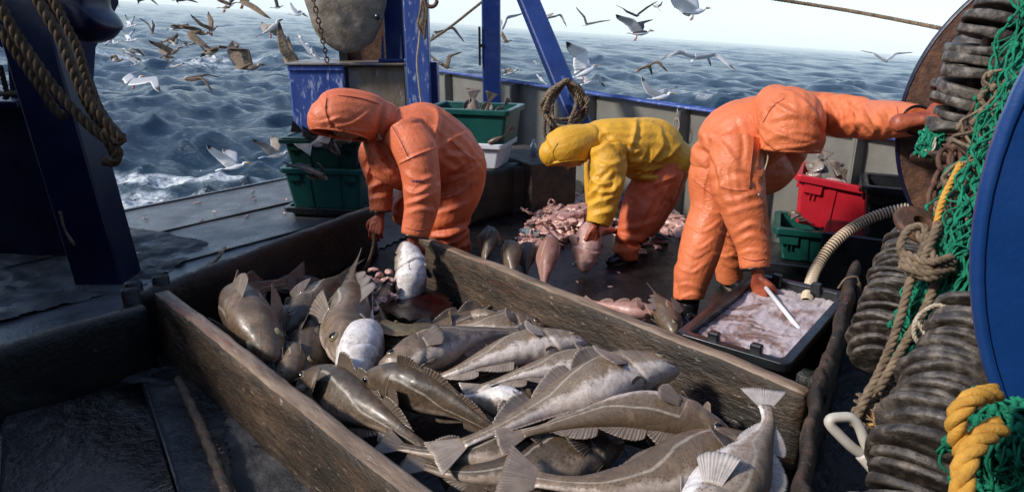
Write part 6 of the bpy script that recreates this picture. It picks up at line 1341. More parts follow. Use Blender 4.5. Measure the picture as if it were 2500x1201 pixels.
def gull(hd, tl, D, wings, kind, label, legs=False, dh=0., grp='gulls following the boat', fat=1., sit=False):
    Hp = PD(hd[0], hd[1], D+dh); Tp = PD(tl[0], tl[1], D-dh); ax = nrm(Hp-Tp); L = np.linalg.norm(Hp-Tp); L = max(L, .12)
    wm, bm_ = GM[kind]; o = thing('gull', (Hp+Tp)/2, label, 'gull', grp)
    up = nrm(SN-ax*np.dot(SN, ax)); sd_ = np.cross(ax, up); Lr = L
    if np.linalg.norm(np.cross(SN, ax)) < .1: up = nrm(-FWD)
    ctl = [(0, .055, .006), (.12, .04, .014), (.25, .045, .04), (.40, .075, .07), (.58, .092, .088), (.72, .075, .072), (.82, .05, .05), (.9, .045, .047), (.965, .036, .036), (1.0, .012, .014)]
    k = .55 if L > .3 else max(L, .25); k = min(k, L*1.25)*fat
    P = np.array([Tp+ax*L*s+up*k*(-.03*math.sin(s*3.1)+(.045 if .84 < s < .99 else 0)) for s, a, b in ctl]); rows = cr(np.column_stack([P, [a*k*1.0 for s, a, b in ctl], [b*k for s, a, b in ctl]]), 34)
    mb = MB(); n_ = 16; T, U, B = frames(rows[:, :3], up); a_ = np.linspace(0, 2*np.pi, n_, endpoint=False)
    V = rows[:, None, :3]+B[:, None]*(np.cos(a_)[None, :, None]*rows[:, 3][:, None, None])+U[:, None]*(np.sin(a_)[None, :, None]*rows[:, 4][:, None, None])
    Fc = [(i*n_+j, i*n_+(j+1) % n_, (i+1)*n_+(j+1) % n_, (i+1)*n_+j) for i in range(33) for j in range(n_)]+[tuple(range(n_))[::-1], tuple(33*n_+j for j in range(n_))]
    mb.add(V.reshape(-1, 3), Fc); tops = np.tile(.5+.5*np.sin(a_), 34); srow = np.repeat(np.linspace(0, 1, 34), n_); tops = np.where((srow > .8) | (srow < .2), .1, tops)
    z = np.zeros(len(tops)); fixn(mb.build('body', bm_, o, attrs={'fv': tops, 'sp': z, 'ch': z, 'fe': z}))
    # tail fan
    w = np.linspace(-1, 1, 19); r0 = [Tp+ax*L*.1+sd_*x*.03*k/.55 for x in w]; r1 = [Tp-ax*k*(.19-.05*x*x)+sd_*x*k*.17 for x in w]
    mb = MB(); V = np.vstack([r0, (np.array(r0)+np.array(r1))/2+up*.004, r1]); mb.add(V, [(q*19+i, q*19+i+1, (q+1)*19+i+1, (q+1)*19+i) for q in range(2) for i in range(18)])
    fe = np.tile(.5+.5*np.cos(w*26), 3); z = np.zeros(57); to = mb.build('tail', bm_, o, attrs={'fv': z+.2, 'sp': z, 'ch': z, 'fe': fe}); s_ = to.modifiers.new('s', 'SOLIDIFY'); s_.thickness = .006
    # beak, eyes
    mb = MB(); tube(mb, cr([Hp-ax*.01+up*k*.02, Hp+ax*k*.06+up*k*.01, Hp+ax*k*.11-up*k*.01], 7), np.linspace(.022, .004, 7)*k/.55, 8); mb.build('beak', 'beakdark' if kind in 'js' else 'beak', o)
    for g in (-1, 1):
        mb = MB(); c = Hp-ax*k*.06+up*k*.06+sd_*g*k*.038; tube(mb, [c-sd_*g*.002, c+sd_*g*.004], .006*k/.55, 8, caps='round'); mb.build('eye', 'pupil', o)
    for wi, (w1, w2) in enumerate(wings):
        S0 = Tp+ax*L*.66+up*k*.045; Wp = PD(w1[0], w1[1], D+w1[2]); Tt = PD(w2[0], w2[1], D+w2[2])
        sc = 1.0; LE = cr([S0, S0+(Wp-S0)*.55+ax*k*.02, Wp, Wp+(Tt-Wp)*.55+ax*.0, Tt], 30); sp_ = np.linspace(0, 1, 30); Tg = nrm(np.gradient(LE, axis=0))
        back = -ax; cd = nrm(back-Tg*np.sum(back*Tg, 1, keepdims=True)*.75+1e-6); bad = np.linalg.norm(back-Tg*np.sum(back*Tg, 1, keepdims=True), axis=1) < .25
        alt = nrm(-up-Tg*np.sum(-up*Tg, 1, keepdims=True)); cd[bad] = alt[bad]; cd = nrm(np.stack([np.convolve(np.r_[[cd[0, q]]*3, cd[:, q], [cd[-1, q]]*3], np.ones(7)/7, 'valid') for q in range(3)], 1))
        span = np.linalg.norm(Wp-S0)+np.linalg.norm(Tt-Wp); cw = np.interp(sp_, [0, .1, .45, .7, .88, 1], [.17, .19, .185, .14, .09, .02])*k/.5*np.clip(span/.62, .7, 1.25)
        cw *= 1-.07*np.abs(np.sin(sp_*42))*(sp_ > .3); nv = nrm(np.cross(Tg, cd)); 
        if np.mean(nv@up) < 0: nv = -nv
        K = 9; VT, VB, at_ = [], [], []
        for q in range(K+1):
            c = q/K; th_ = (.020*math.sqrt(max(0, 1-c))*min(1, c*8+.25)+.0016)*(1-.7*sp_); cam_ = .05*np.sin(math.pi*min(1, c*1.1))*cw; base = LE+cd*(cw*c)[:, None]+nv*cam_[:, None]
            VT.append(base+nv*th_[:, None]); VB.append(base-nv*th_[:, None])
        VT, VB = np.array(VT), np.array(VB); n1 = (K+1)*30; V = np.vstack([VT.reshape(-1, 3), VB.reshape(-1, 3)]); Fc = []
        for q in range(K):
            for i in range(29):
                a = q*30+i; Fc.append((a, a+1, a+31, a+30)); Fc.append((n1+a, n1+a+30, n1+a+31, n1+a+1))
        for i in range(29): Fc.append((i, n1+i, n1+i+1, i+1)); e = K*30+i; Fc.append((e, e+1, n1+e+1, n1+e))
        for q in range(K): a = q*30; Fc.append((a, a+30, n1+a+30, n1+a)); a = q*30+29; Fc.append((a, n1+a, n1+a+30, a+30))
        cc_ = np.repeat(np.arange(K+1)/K, 30); ss_ = np.tile(sp_, K+1); fe = (.5+.5*np.sin(ss_*84))*np.clip((cc_-.35)*3, 0, 1)
        mb = MB(); mb.add(V, Fc); fixn(mb.build('wing', wm, o, attrs={'fv': np.r_[np.ones(n1), np.zeros(n1)], 'sp': np.r_[ss_, ss_], 'ch': np.r_[cc_, cc_], 'fe': np.r_[fe, fe]}))
    if legs:
        for g in (-1, 1):
            p = Tp+ax*L*.42-up*k*.07+sd_*g*.03; q = p-up*k*.12-ax*k*.05; mb = MB(); tube(mb, [p, q], .006, 6); tube(mb, [q, q-ax*.03-up*.035], .008, 6, .012); mb.build('leg', 'legs', o)
    return o
G = [ # head, tail, depth, wings[(wrist u v d),(tip u v d)], kind, legs, label
 ((1728,22),(1668,33),11,[((1700,-10,.2),(1750,-60,.5)),((1665,-8,-.2),(1640,-40,-.4))],'w',1,'white gull cut off by the top edge with feet hanging down'),
 ((1455,163),(1398,190),11.5,[((1432,122,-.1),(1384,102,-.35)),((1440,150,.35),(1418,118,.6))],'w',1,'white gull with raised wings over the coiled rope'),
 ((1448,196),(1422,207),12,[((1462,182,.2),(1477,212,.4)),((1430,188,.2),(1405,190,.5))],'w',0,'white gull low behind the rope coil flying away'),
 ((1590,77),(1532,82),11,[((1548,48,-.1),(1505,36,-.2)),((1573,58,.2),(1594,49,.5))],'b',1,'black backed gull with orange feet hanging against the sky'),
 ((1562,40),(1550,36),15,[((1530,26,.0),(1503,13,.1)),((1580,22,0),(1606,4,.1))],'b',0,'dark winged gull soaring just above the black backed one'),
 ((1602,10),(1610,25),20,[((1612,10,.1),(1617,3,.2)),((1596,14,.1),(1590,10,.2))],'s',0,'tiny pale gull beside the dark soaring one'),
 ((1440,58),(1424,64),12,[((1428,40,-.1),(1406,17,-.2)),((1465,53,.1),(1490,50,.3))],'s',0,'pale grey gull with one wing raised steeply against the sky'),
 ((1330,50),(1345,42),13,[((1366,40,.1),(1383,66,.1)),((1345,36,.3),(1330,40,.6))],'s',0,'grey gull with drooping wing right of the slanting blue brace'),
 ((1700,132),(1690,148),11,[((1655,123,-.1),(1614,146,.0)),((1752,130,.1),(1796,171,-.1))],'w',0,'large grey winged gull banking with both wings arched downward'),
 ((1672,128),(1700,144),12.5,[((1722,140,.2),(1735,162,.3)),((1650,128,.2),(1625,138,.4))],'w',0,'second white gull partly behind the large banking one'),
 ((1550,178),(1570,166),11,[((1602,155,-.1),(1630,177,-.1)),((1580,162,.3),(1592,185,.5))],'j',0,'brown mottled young gull gliding left above the bulwark'),
 ((1640,230),(1583,243),10.5,[((1592,215,-.05),(1568,188,-.1)),((1626,220,.1),(1655,212,.3))],'w',1,'white gull with wings up settling just above the blue rail'),
 ((2168,150),(2158,146),13,[((2138,132,0),(2101,124,.1)),((2190,134,0),(2228,129,.1))],'w',0,'lone gull gliding near the horizon at the right'),
 ((1226,68),(1222,82),10,[((1238,40,0),(1279,32,.2)),((1225,50,.3),(1210,38,.6))],'w',0,'white gull partly hidden by the blue post with curved wing'),
 ((1248,100),(1222,104),10.5,[((1228,80,0),(1218,66,.1))],'j',0,'brown gull just right of the tall blue post'),
 ((1062,84),(1078,78),10,[((1102,71,-.1),(1133,104,-.2)),((1060,80,.3),(1048,100,.5))],'b',0,'black winged gull between the two blue posts'),
 ((1104,167),(1080,158),10.5,[((1066,146,0),(1046,128,0)),((1102,140,.2),(1128,128,.4))],'j',0,'brown gull with spread wings above the bulwark corner'),
 ((1262,172),(1235,182),11,[((1245,168,0),(1228,185,.1))],'s',0,'pale gull low beside the slanting brace and the post'),
 ((1318,157),(1306,155),22,[((1308,150,0),(1300,154,.1))],'w',0,'tiny far white gull on the water under the brace'),
 ((1320,190),(1334,206),14,[((1314,186,0),(1308,180,.1))],'w',0,'thin white gull streak left of the slanting brace'),
 # left group
 ((604,400),(540,414),12.3,[((552,378,-.1),(506,353,-.3)),((578,372,.25),(545,362,.3))],'w',0,'white gull with raised black tipped wings sitting on the wake'),
 ((704,374),(645,384),12.5,[((655,352,-.1),(618,340,-.3)),((686,345,.2),(668,330,.4))],'s',0,'pale gull landing on the water left of the stacked boxes'),
 ((348,188),(305,208),11.5,[((385,188,-.2),(392,224,-.4)),((322,180,.3),(362,166,.6))],'w',1,'bright white gull with down curved wings over the water'),
 ((445,190),(462,198),11.5,[((488,190,-.1),(518,225,-.2)),((505,182,.3),(538,190,.4))],'j',0,'brown gull gliding low beside two swimming ones'),
 ((640,160),(578,168),10.5,[((606,122,-.1),(560,120,-.2)),((575,116,.3),(568,102,.4))],'j',0,'big brown gull skimming right with one broad wing raised'),
 ((752,150),(694,160),9.5,[((706,118,-.1),(683,54,-.2)),((720,130,.3),(705,90,.5))],'j',0,'brown gull with a long wing held high left of the blue box'),
 ((684,52),(634,86),11,[((660,66,.1),(640,54,.3)),((684,75,.1),(700,92,.3))],'s',1,'grey brown gull rising with feet dangling'),
 ((770,140),(752,112),11,[((740,100,0),(724,88,.1)),((768,122,.1),(784,150,.1))],'w',0,'gull showing its spread white tail beside the chain'),
 ((512,84),(455,70),10.5,[((480,86,-.1),(516,120,-.2)),((440,70,.3),(462,62,.5))],'j',1,'brown gull with folded back wings and orange feet'),
 ((531,66),(503,80),11.5,[((495,58,-.1),(465,35,-.2)),((520,48,.2),(509,29,.4))],'j',1,'brown gull with both wings lifted in a V'),
 ((380,82),(363,84),12,[((362,58,-.1),(341,45,-.2)),((378,62,.2),(372,50,.4)),],'b',0,'dark gull fluttering with wings in a V'),
 ((335,62),(300,66),12,[((316,50,0),(306,36,-.1)),((324,56,.2),(330,40,.4))],'w',0,'grey and white gull nearest the black block'),
 ((336,98),(300,100),12,[((312,84,0),(296,70,-.1)),((320,90,.2),(330,72,.4))],'w',0,'white gull below the black block with lifted wing'),
 ((292,104),(262,108),12.5,[((275,98,0),(258,112,-.1))],'w',0,'white gull low at the edge of the black block'),
 ((448,70),(410,75),12.5,[((440,60,0),(460,58,0)),((425,68,.2),(408,72,.4))],'b',0,'black and white gull flying flat above the flock'),
 ((432,88),(392,104),12.5,[((415,92,0),(433,82,0))],'j',0,'slim brown gull slanting above the flock'),
 ((440,118),(400,138),11.5,[((396,108,-.1),(363,99,-.2)),((406,118,.2),(395,100,.4))],'j',0,'brown gull with raised wings in the middle of the flock'),
 ((418,104),(440,116),11.8,[((412,100,.1),(404,118,.2)),((430,96,.1),(450,104,.3))],'s',0,'buff gull with arched wings in the middle of the flock'),
 ((446,112),(470,110),12,[((478,102,-.1),(500,128,-.2)),((450,104,.2),(442,110,.3))],'b',0,'dark winged gull stretching over the flock'),
 ((495,132),(540,122),11.5,[((520,118,-.1),(560,118,0)),((500,122,.2),(488,140,.3))],'j',0,'brown gull lying low on the right of the flock'),
 ((566,122),(586,118),12.2,[((578,112,0),(567,101,.1))],'j',0,'dark brown wing and body behind the big skimming gull'),
 ((325,142),(350,150),12,[((312,130,-.1),(300,122,-.1)),((318,140,.2),(336,128,.3))],'b',0,'black winged gull splashing in the left of the flock'),
 ((342,150),(324,160),11.6,[((318,140,0),(302,128,0))],'w',0,'white bodied gull with dark wing above the bright white one'),
 ((300,146),(270,150),11.8,[((285,136,0),(272,146,.1))],'j',0,'brown gull hunched on the water under the black block'),
 ((448,156),(412,166),12,[],'s',0,'pale brown gull swimming, left one of two'),
 ((474,146),(500,162),12,[],'w',0,'white headed gull swimming above the right one'),
 ((456,158),(482,164),11.9,[],'s',0,'pale brown gull swimming, right one of two'),
 ((462,186),(442,194),12.6,[],'w',0,'white gull swimming behind the low brown glider'),
 ((300,122),(340,134),12,[((320,118,0),(352,138,0))],'b',0,'dark backed gull low on the left side of the flock'),
 ((392,136),(420,148),12,[((404,132,0),(426,140,0))],'j',0,'brown gull half sunk in splashes amid the flock'),
 ((540,146),(510,140),12,[((525,134,0),(500,142,0))],'w',0,'white gull in the splashes right of the flock'),
 ((270,8),(245,6),10,[((262,-6,0),(280,-12,.2)),((272,8,-.1),(292,16,-.2))],'w',1,'grey gull at the top edge beside the black block'),
 ((338,4),(340,-8),9.5,[((362,-2,0),(386,14,-.1))],'b',0,'dark wing of a gull at the top edge'),
 ((432,2),(428,-8),9.5,[((456,2,0),(484,8,0)),((420,-6,0),(410,-12,0))],'b',1,'dark winged gull clipped by the top edge with feet'),
 ((560,8),(548,4),8,[((580,-8,0),(600,-30,.2)),((534,-4,0),(520,-20,.2))],'j',0,'large brown gull at the top edge above the flock'),
 ((566,16),(536,20),12,[((552,14,0),(562,20,0))],'j',1,'small brown gull just under the large one at the top edge'),
 ((612,0),(576,8),9,[((630,18,-.1),(662,46,-.2)),((600,-12,.2),(620,-30,.4))],'j',1,'brown gull with long wing slanting down across the horizon'),
 ((690,16),(664,20),10,[((676,-2,0),(664,-20,.1))],'b',0,'black backed gull near the top edge facing right'),
 ((742,34),(708,36),11,[((718,18,0),(710,7,0)),((735,28,.2),(752,42,.3))],'w',0,'pale gull on the horizon left of the trawl door'),
]
for hd_, tl_, D_, w_, k_, lg, lab in G: gull(hd_, tl_, D_, w_, k_, lab, bool(lg))
# ================================================================== NET DRUM, NETS, ROPES AT THE RIGHT
P1 = np.array([1.70, .985, 1.25]); P2 = np.array([2.56, 2.93, 1.25]); axd = np.array([.404, .9147, 0]); P0 = np.array([1.82, .93, 1.38])
dr_ = thing('net_drum', np.array([P1[0], P1[1], 0]), 'large blue rimmed net drum with rusty far flange at the right edge', 'net drum')
def ring_disc(c, n, R0, R1, th, mat, name, parent, seg=96, mats=None):
    n = nrm(n); u = nrm(np.cross(n, [0, 0, 1.])); w = np.cross(u, n); a = np.linspace(0, 2*np.pi, seg, endpoint=False); mb = MB(); pr = [(R0, -th/2), (R1-.012, -th/2), (R1, -th/2+.008), (R1, th/2-.008), (R1-.012, th/2), (R0, th/2)]
    V = [c+n*z+(u*np.cos(a)[:, None]+w*np.sin(a)[:, None])*r for r, z in pr]; k = len(pr)
    mb.add(np.vstack(V), [(q*seg+i, q*seg+(i+1) % seg, ((q+1) % k)*seg+(i+1) % seg, ((q+1) % k)*seg+i) for q in range(k) for i in range(seg)]); o = mb.build(name, mat, parent); fixn(o); bevelmod(o, .003, 1); return o
ring_disc(P0, axd, .1, .965, .03, 'bluedrum', 'near_flange', dr_)
ring_disc(P2, axd, .1, .80, .03, 'rust', 'far_flange', dr_)
ring_disc(P2, axd, .79, .806, .036, 'navy', 'flange_rim', dr_)
ring_disc(P0, axd, .952, .975, .042, 'bluedrum', 'flange_rim', dr_)
mb = MB(); tube(mb, [P1, P2], .16, 32); mb.build('barrel', 'rust', dr_)
# wound net body under the gear
mb = MB(); Q = cr([P1+axd*.05, P2-axd*.05], 60); rr = .40+.05*(fbm(np.stack([np.linspace(0, 12, 60)]*3, 1), 5)-.5); a_ = np.linspace(0, 2*np.pi, 90, endpoint=False); T, U, B = frames(Q)
V = Q[:, None]+(U[:, None]*np.cos(a_)[None, :, None]+B[:, None]*np.sin(a_)[None, :, None])*rr[:, None, None]; V = V.reshape(-1, 3); V = V+nrm(V-np.repeat(Q, 90, 0))*((fbm(V*14, 7, 4)-.5)*.16)[:, None]
mb.add(V, [(i*90+j, i*90+(j+1) % 90, (i+1)*90+(j+1) % 90, (i+1)*90+j) for i in range(59) for j in range(90)]); mb.build('wound_net', 'wooddark', dr_)
# frame and legs of the drum
fr = thing('drum_frame', np.array([P2[0], P2[1], 0]), 'dark blue steel stand carrying the net drum', 'frame')
for c in (P2+axd*.09, ):
    mb = MB(); box(mb, [c[0], c[1], c[2]/2], .22, .12, c[2]+.1, np.cross(axd, [0, 0, 1]), axd, bev=.012); mb.build('leg', 'navy', fr, smooth=False)
cb = PY(2110, 705, 2.75)
mb = MB(); box(mb, [1.95, 2.5, .12], 1.2, .6, .24, axd, np.cross([0, 0, 1], axd), bev=.02); mb.build('base', 'blackplastic', fr, smooth=False)
# ---- rubber disc gear
def discs(name, path, label, width, thick, yfun=None, gap=1.0, seed=0, mat='rubber', lim=60, tilt=.10, core=True):
    P = np.array(path, float); rd_ = np.random.default_rng(seed); L = np.sum(np.linalg.norm(np.diff(P[:, :3], axis=0), axis=1)); n = min(lim, int(L/(thick*gap))); Q = cr(P, n); T = nrm(np.gradient(Q[:, :3], axis=0))
    o = thing(name, Q[0, :3], label, 'ground gear', 'rubber disc ground gear wound by the drum')
    for i in range(n):
        t = nrm(T[i]+rd_.normal(size=3)*tilt); r = Q[i, 3]*(.90+.16*rd_.random()); c = Q[i, :3]+rd_.normal(size=3)*thick*.12; u = nrm(np.cross(t, [0.2, 1, .3])); w = np.cross(t, u); a = np.linspace(0, 2*np.pi, 40, endpoint=False)
        th = thick*(.34+.14*rd_.random()); pr = [(.2, -th*.8), (.55, -th*.8), (.9, -th), (.975, -th*.93), (1., -th*.6), (1., th*.6), (.975, th*.93), (.9, th), (.55, th*.8), (.2, th*.8)]
        ob = 1+.07*np.sin(a+rd_.random()*6)+.03*np.sin(3*a+rd_.random()*6)+.012*rd_.normal(size=40)
        V = np.vstack([c+t*z*(1+.15*np.sin(a*2+i))[:, None]+(u*np.cos(a)[:, None]+w*np.sin(a)[:, None])*(q*r*ob)[:, None] for q, z in pr]); k = len(pr)
        mb = MB(); mb.add(V, [(q*40+j, q*40+(j+1) % 40, (q+1)*40+(j+1) % 40, (q+1)*40+j) for q in range(k-1) for j in range(40)]+[tuple(range(40))[::-1], tuple((k-1)*40+j for j in range(40))]); fixn(mb.build('rubber_disc', mat, o))
    if core: mb = MB(); tube(mb, Q[:, :3], .018, 8); mb.build('wire', 'rust', o)
    return o
def PR(l): return [np.r_[PD(u, v, d), r] for u, v, d, r in l]
discs('disc_gear', PR([(2500,-60,2.35,.10),(2452,18,2.35,.105),(2415,90,2.38,.11),(2385,170,2.42,.115),(2362,240,2.46,.11),(2342,300,2.5,.10),(2332,335,2.5,.095)]), 'column of thick black rubber discs hanging over the drum at the upper right', .2, .042, seed=1, gap=.95, tilt=.07)
discs('disc_gear', PR([(2420,60,2.62,.08),(2380,120,2.62,.08),(2345,190,2.64,.085),(2320,250,2.66,.085)]), 'second row of black discs behind the upper column against the rusty flange', .2, .052, seed=2)
discs('disc_gear', PR([(2262,556,2.45,.07),(2235,620,2.4,.10),(2205,690,2.33,.105),(2180,760,2.28,.11),(2155,830,2.24,.10),(2140,880,2.2,.09)]), 'stack of thin wet black discs below the brown rope lashing', .2, .021, seed=3, tilt=.09)
discs('disc_gear', PR([(2370,765,1.72,.085),(2362,840,1.68,.10),(2335,915,1.64,.112),(2305,1000,1.58,.118),(2275,1090,1.52,.12),(2248,1180,1.48,.12),(2225,1280,1.45,.12)]), 'biggest column of worn dark rubber discs at the bottom right', .2, .026, seed=4, tilt=.09)
discs('disc_gear', PR([(2500,430,2.2,.1),(2470,560,2.1,.1),(2430,650,2.0,.1),(2400,720,1.95,.1)]), 'rubber discs half buried in green netting beside the blue flange', .2, .05, seed=5)
# rusty bobbin spool and its flange at the foot of the upper column
t = thing('spool', PD(2335, 345, 2.5), 'rusty iron spool under the upper rubber discs', 'spool'); mb = MB(); pr = [(0, .10), (.02, .10), (.03, .06), (.09, .065), (.11, .13), (.125, .13)]
tp = PD(2338, 322, 2.5); dn = nrm(PD(2325, 372, 2.5)-tp); tube(mb, [tp+dn*z for z, r in pr], [r for z, r in pr], 32); fixn(mb.build('barrel', 'rust', t))
# chains
chain('chain', [PD(2415,190,2.3), PD(2400,235,2.26), PD(2378,275,2.28), PD(2365,310,2.3), PD(2345,335,2.35)], .030, 'rusty chain lying across the upper rubber discs')
chain('chain', [PD(2312,370,2.35), PD(2305,400,2.33), PD(2295,440,2.3), PD(2280,480,2.28), PD(2278,505,2.28)], .045, 'heavy rusty chain hanging from the iron spool, left strand')
chain('chain', [PD(2335,370,2.36), PD(2328,410,2.34), PD(2315,450,2.32), PD(2300,490,2.3)], .042, 'heavy rusty chain hanging from the iron spool, right strand')
# ---- green netting: bundles of twine following the fall of the net, with mesh knots
nr_ = np.random.default_rng(21)
def netbundle(name, path, width, n, label, r=.0042, mat='netgreen', wander=1.0, seed=0, knots=True, rmin=.0028):
    """path rows: u v depth; strands wander across the bundle width and cross in diamonds"""
    P = cr(np.array([[*PD(u, v, d)] for u, v, d in path]), 70); T, U, B = frames(P); o_ = MB(); rg = np.random.default_rng(seed); s = np.linspace(0, 1, 70)
    W_ = np.interp(s, np.linspace(0, 1, len(width)), width); ks = []
    for i in range(n):
        lane = (i/(max(1, n-1))-.5)*2; fr_ = 5+3*rg.random(); ph = rg.random()*6.28; a = lane+.35*wander*np.sin(s*fr_*6.28/1.6+ph)+.25*(fbm(np.stack([s*9+i*3, s*0, s*0], 1), seed+i)-.5)*4*wander
        b = .8*np.sin(s*11+ph*2)+.9*(fbm(np.stack([s*7+i*5, s*0+3, s*0], 1), seed+i+50)-.5)*2
        Q = P+U*(a*W_)[:, None]*.0+B*(a*W_)[:, None]+U*(b*W_*.45)[:, None]; Q = cr(Q, 150)
        tube(o_, Q, r*(.75+.5*rg.random()), 6)
        if knots:
            for k in range(6, 150, 13): 
                c = Q[k]+rg.normal(size=3)*.003; ks.append(c)
                nb = ks[rg.integers(0, len(ks))]
                if np.linalg.norm(nb-c) < .16: 
                    m_ = (nb+c)/2+rg.normal(size=3)*.02+np.array([0, 0, -.02]); tube(o_, cr([c, m_, nb], 12), r*.75, 5)
                tube(o_, [c-T[min(69, k//2)]*.006, c, c+T[min(69, k//2)]*.006], [r*1.4, r*2.3, r*1.4], 6, caps='round')
    return tag(o_.build(name, mat, base=P[0]), label, 'net')
netbundle('fishing_net', [(2570,-30,2.1),(2530,60,2.1),(2480,150,2.12),(2455,260,2.12),(2425,360,2.1),(2380,450,2.1),(2330,560,2.08),(2300,650,2.05)], [.10,.055,.055,.06,.07,.07,.055,.04], 20, 'bright green twine netting falling down from the drum at the upper right', seed=1, r=.0036)
netbundle('fishing_net', [(2540,150,1.98),(2490,260,1.97),(2445,370,1.96),(2405,480,1.94),(2370,570,1.92),(2335,640,1.92),(2300,720,1.92)], [.05,.06,.065,.065,.06,.05,.04], 24, 'second fall of green netting close to the blue flange', seed=2, r=.0036)
netbundle('fishing_net', [(2300,620,2.0),(2280,690,1.98),(2255,760,1.95),(2225,830,1.95),(2205,880,1.93)], [.03,.035,.05,.05,.02], 16, 'gathered green netting below the brown rope lashing', seed=3, wander=.8)
netbundle('fishing_net', [(2440,960,1.25),(2425,1040,1.24),(2450,1110,1.24),(2500,1190,1.24)], [.03,.05,.06,.08], 12, 'green and brown net scraps at the lower right corner', seed=4)
netbundle('net_edge', [(2290,300,2.55),(2278,325,2.5),(2262,350,2.48),(2248,375,2.46)], [.012,.02,.025,.015], 8, 'pale green twine tuft hanging beside the worker\'s glove', seed=5, mat='netgreen')
netbundle('twine_tuft', [(2292,305,2.56),(2280,325,2.52),(2266,352,2.5),(2252,378,2.47)], [.012,.02,.02,.015], 7, 'cream twine tuft hanging under the outstretched glove', seed=6, mat='ropepale', r=.005)
netbundle('mixed_twine', [(2520,180,2.05),(2465,300,2.05),(2420,420,2.03),(2380,520,2.0),(2340,600,2.0),(2315,680,2.0)], [.09,.09,.09,.08,.05,.03], 9, 'tan and brown twines mixed through the green netting', seed=7, mat='rope', r=.0055)
netbundle('frayed_bundle', [(2195,930,1.9),(2170,985,1.88),(2140,1030,1.86),(2120,1060,1.85)], [.02,.045,.05,.03], 30, 'frayed brown twine bundle hanging at the end of the ropes', seed=8, mat='rope', r=.0035, knots=False, wander=1.6)
netbundle('yellow_twine', [(2170,1000,1.86),(2155,1040,1.85),(2150,1075,1.84)], [.02,.035,.02], 14, 'dull yellow twine tuft at the bottom of the frayed bundle', seed=9, mat='ropeyellow', r=.004, knots=False, wander=1.4)
# cord wrapped codend rope within the net
def RD(name, l, r, mat, label, cat='rope', n=7): return ropeobj(name, [PD(u, v, d) for u, v, d in l], r, mat, label, cat, n)
RD('wrapped_cable', [(2500,270,1.98),(2455,370,1.96),(2430,420,1.96),(2400,500,1.95)], .019, 'rope', 'thick tan wrapped cable running through the green net', n=8)
RD('yellow_rope', [(2345,400,2.05),(2325,440,2.03),(2305,480,2.02),(2290,530,2.0),(2282,580,2.0),(2290,620,2.0)], .010, 'ropeyellow', 'yellow and white rope inside the upper netting')
RD('lead_rope', [(2290,545,1.98),(2270,600,1.95),(2225,680,1.93),(2200,770,1.9),(2160,880,1.88),(2100,1000,1.86),(2085,1040,1.85)], .0125, 'rope', 'left one of two long brown ropes hanging past the stacked discs')
RD('lead_rope', [(2240,570,2.0),(2275,620,1.94),(2290,665,1.92),(2260,750,1.9),(2220,820,1.88),(2180,890,1.86),(2140,960,1.85)], .0125, 'rope', 'right one of two long brown ropes hanging past the stacked discs')
for k, (a, b, c) in enumerate((((2200,632,1.93),(2260,655,1.88),(2330,640,1.9)), ((2196,646,1.93),(2262,668,1.87),(2328,656,1.9)), ((2205,618,1.94),(2270,640,1.87),(2325,628,1.9)), ((2215,660,1.93),(2268,678,1.87),(2310,668,1.9)))):
    RD('rope_lashing', [a, b, c], .0125, 'rope', 'turn of brown rope lashed around the green net bundle' if False else ['second', 'third', 'topmost', 'lowest'][k]+' turn of brown rope lashed around the net bundle')
RD('rope_loop', [(2212,650,1.95),(2200,600,1.97),(2220,560,2.0),(2255,555,2.0),(2262,590,1.97),(2240,640,1.94)], .0125, 'rope', 'brown rope loop standing up left of the lashing')
RD('white_cord', [(2330,760,1.7),(2285,745,1.72),(2240,775,1.73),(2232,820,1.73),(2260,850,1.72),(2258,815,1.72),(2235,780,1.73)], .006, 'ropepale', 'thin cream cord looping over the top of the big disc column', n=5)
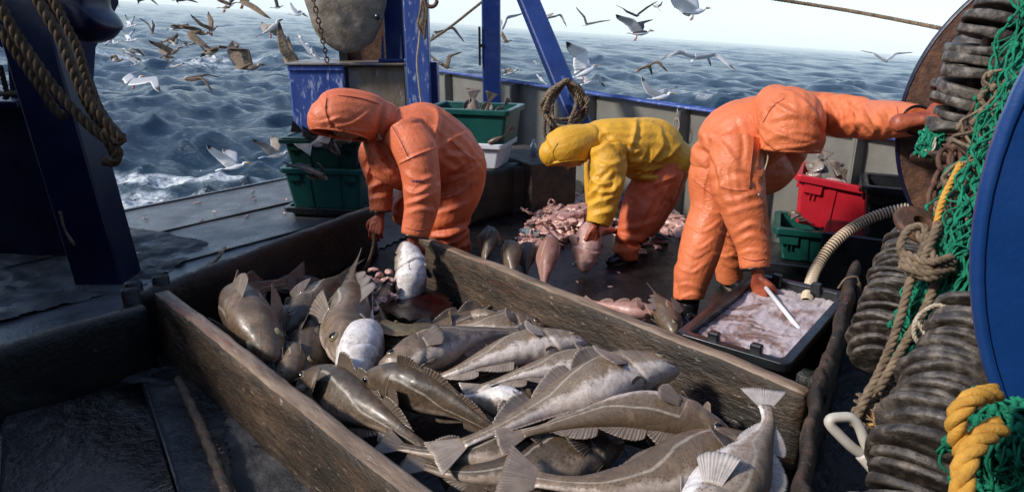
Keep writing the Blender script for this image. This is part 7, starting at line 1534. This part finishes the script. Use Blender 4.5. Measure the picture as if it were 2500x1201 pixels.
# bobbin plate where the hose ends
mb = MB(); c_ = PD(2250, 552, 2.1); u_ = nrm(PD(2300, 560, 2.1)-c_); ring_disc(c_, nrm(np.array([.15, -.45, .9])), .03, .085, .03, 'rust', 'worn_ring', None); bpy.context.scene.objects['worn_ring']; tag(bpy.data.objects['worn_ring'], 'flat worn brown ring lying on top of the thin disc stack', 'ring')
# orange float peeking past the flange
t = thing('net_float', PD(2478, 480, 1.62), 'orange net float peeking out beside the blue flange', 'float'); mb = MB(); c_ = PD(2478, 480, 1.62); a_ = np.linspace(0, math.pi, 15)
tube(mb, [c_+np.array([0, 0, -.075*math.cos(a)]) for a in a_], [max(.004, .06*math.sin(a)) for a in a_], 24); mb.build('shell', 'floatorange', t)
mb = MB(); tube(mb, [c_+[0, 0, .07], c_+[0, 0, .085]], .018, 12); mb.build('lug', 'floatorange', t)
# thick yellow rope at the lower right
RD('yellow_rope', [(2430,958,1.15),(2375,972,1.12),(2338,1010,1.12),(2335,1055,1.13),(2352,1110,1.14)], .0165, 'ropeyellow', 'thick yellow rope loop beside the blue flange, upper part', n=9)
RD('yellow_rope', [(2440,1040,1.14),(2395,1070,1.12),(2360,1120,1.10),(2350,1180,1.09),(2352,1260,1.08)], .019, 'ropeyellow', 'thick yellow rope dropping out of frame at the bottom', n=9)
# white D grip handle of a shovel
t = thing('shovel', PD(2150, 1180, 1.75), 'shovel with worn white D shaped grip leaning at the bottom right', 'shovel')
g = [PD(u, v, 1.78) for u, v in ((2122,1118),(2085,1095),(2050,1062),(2026,1035),(2030,1022),(2052,1018),(2078,1020),(2098,1042),(2112,1080),(2126,1112))]; g = np.array(g); Q = cr(np.vstack([g, g[:1]]), 60)
mb = MB(); tube(mb, Q, .0135, 10, .016, hint=FWD); tube(mb, cr([PD(2108,1105,1.78), PD(2135,1140,1.77), PD(2165,1180,1.76)], 10), np.linspace(.024, .018, 10), 12, .018, hint=FWD); mb.build('grip', 'white', t)
mb = MB(); tube(mb, [PD(2150,1160,1.765), PD(2330,1400,1.7)], .015, 12); mb.build('shaft', 'wood', t)
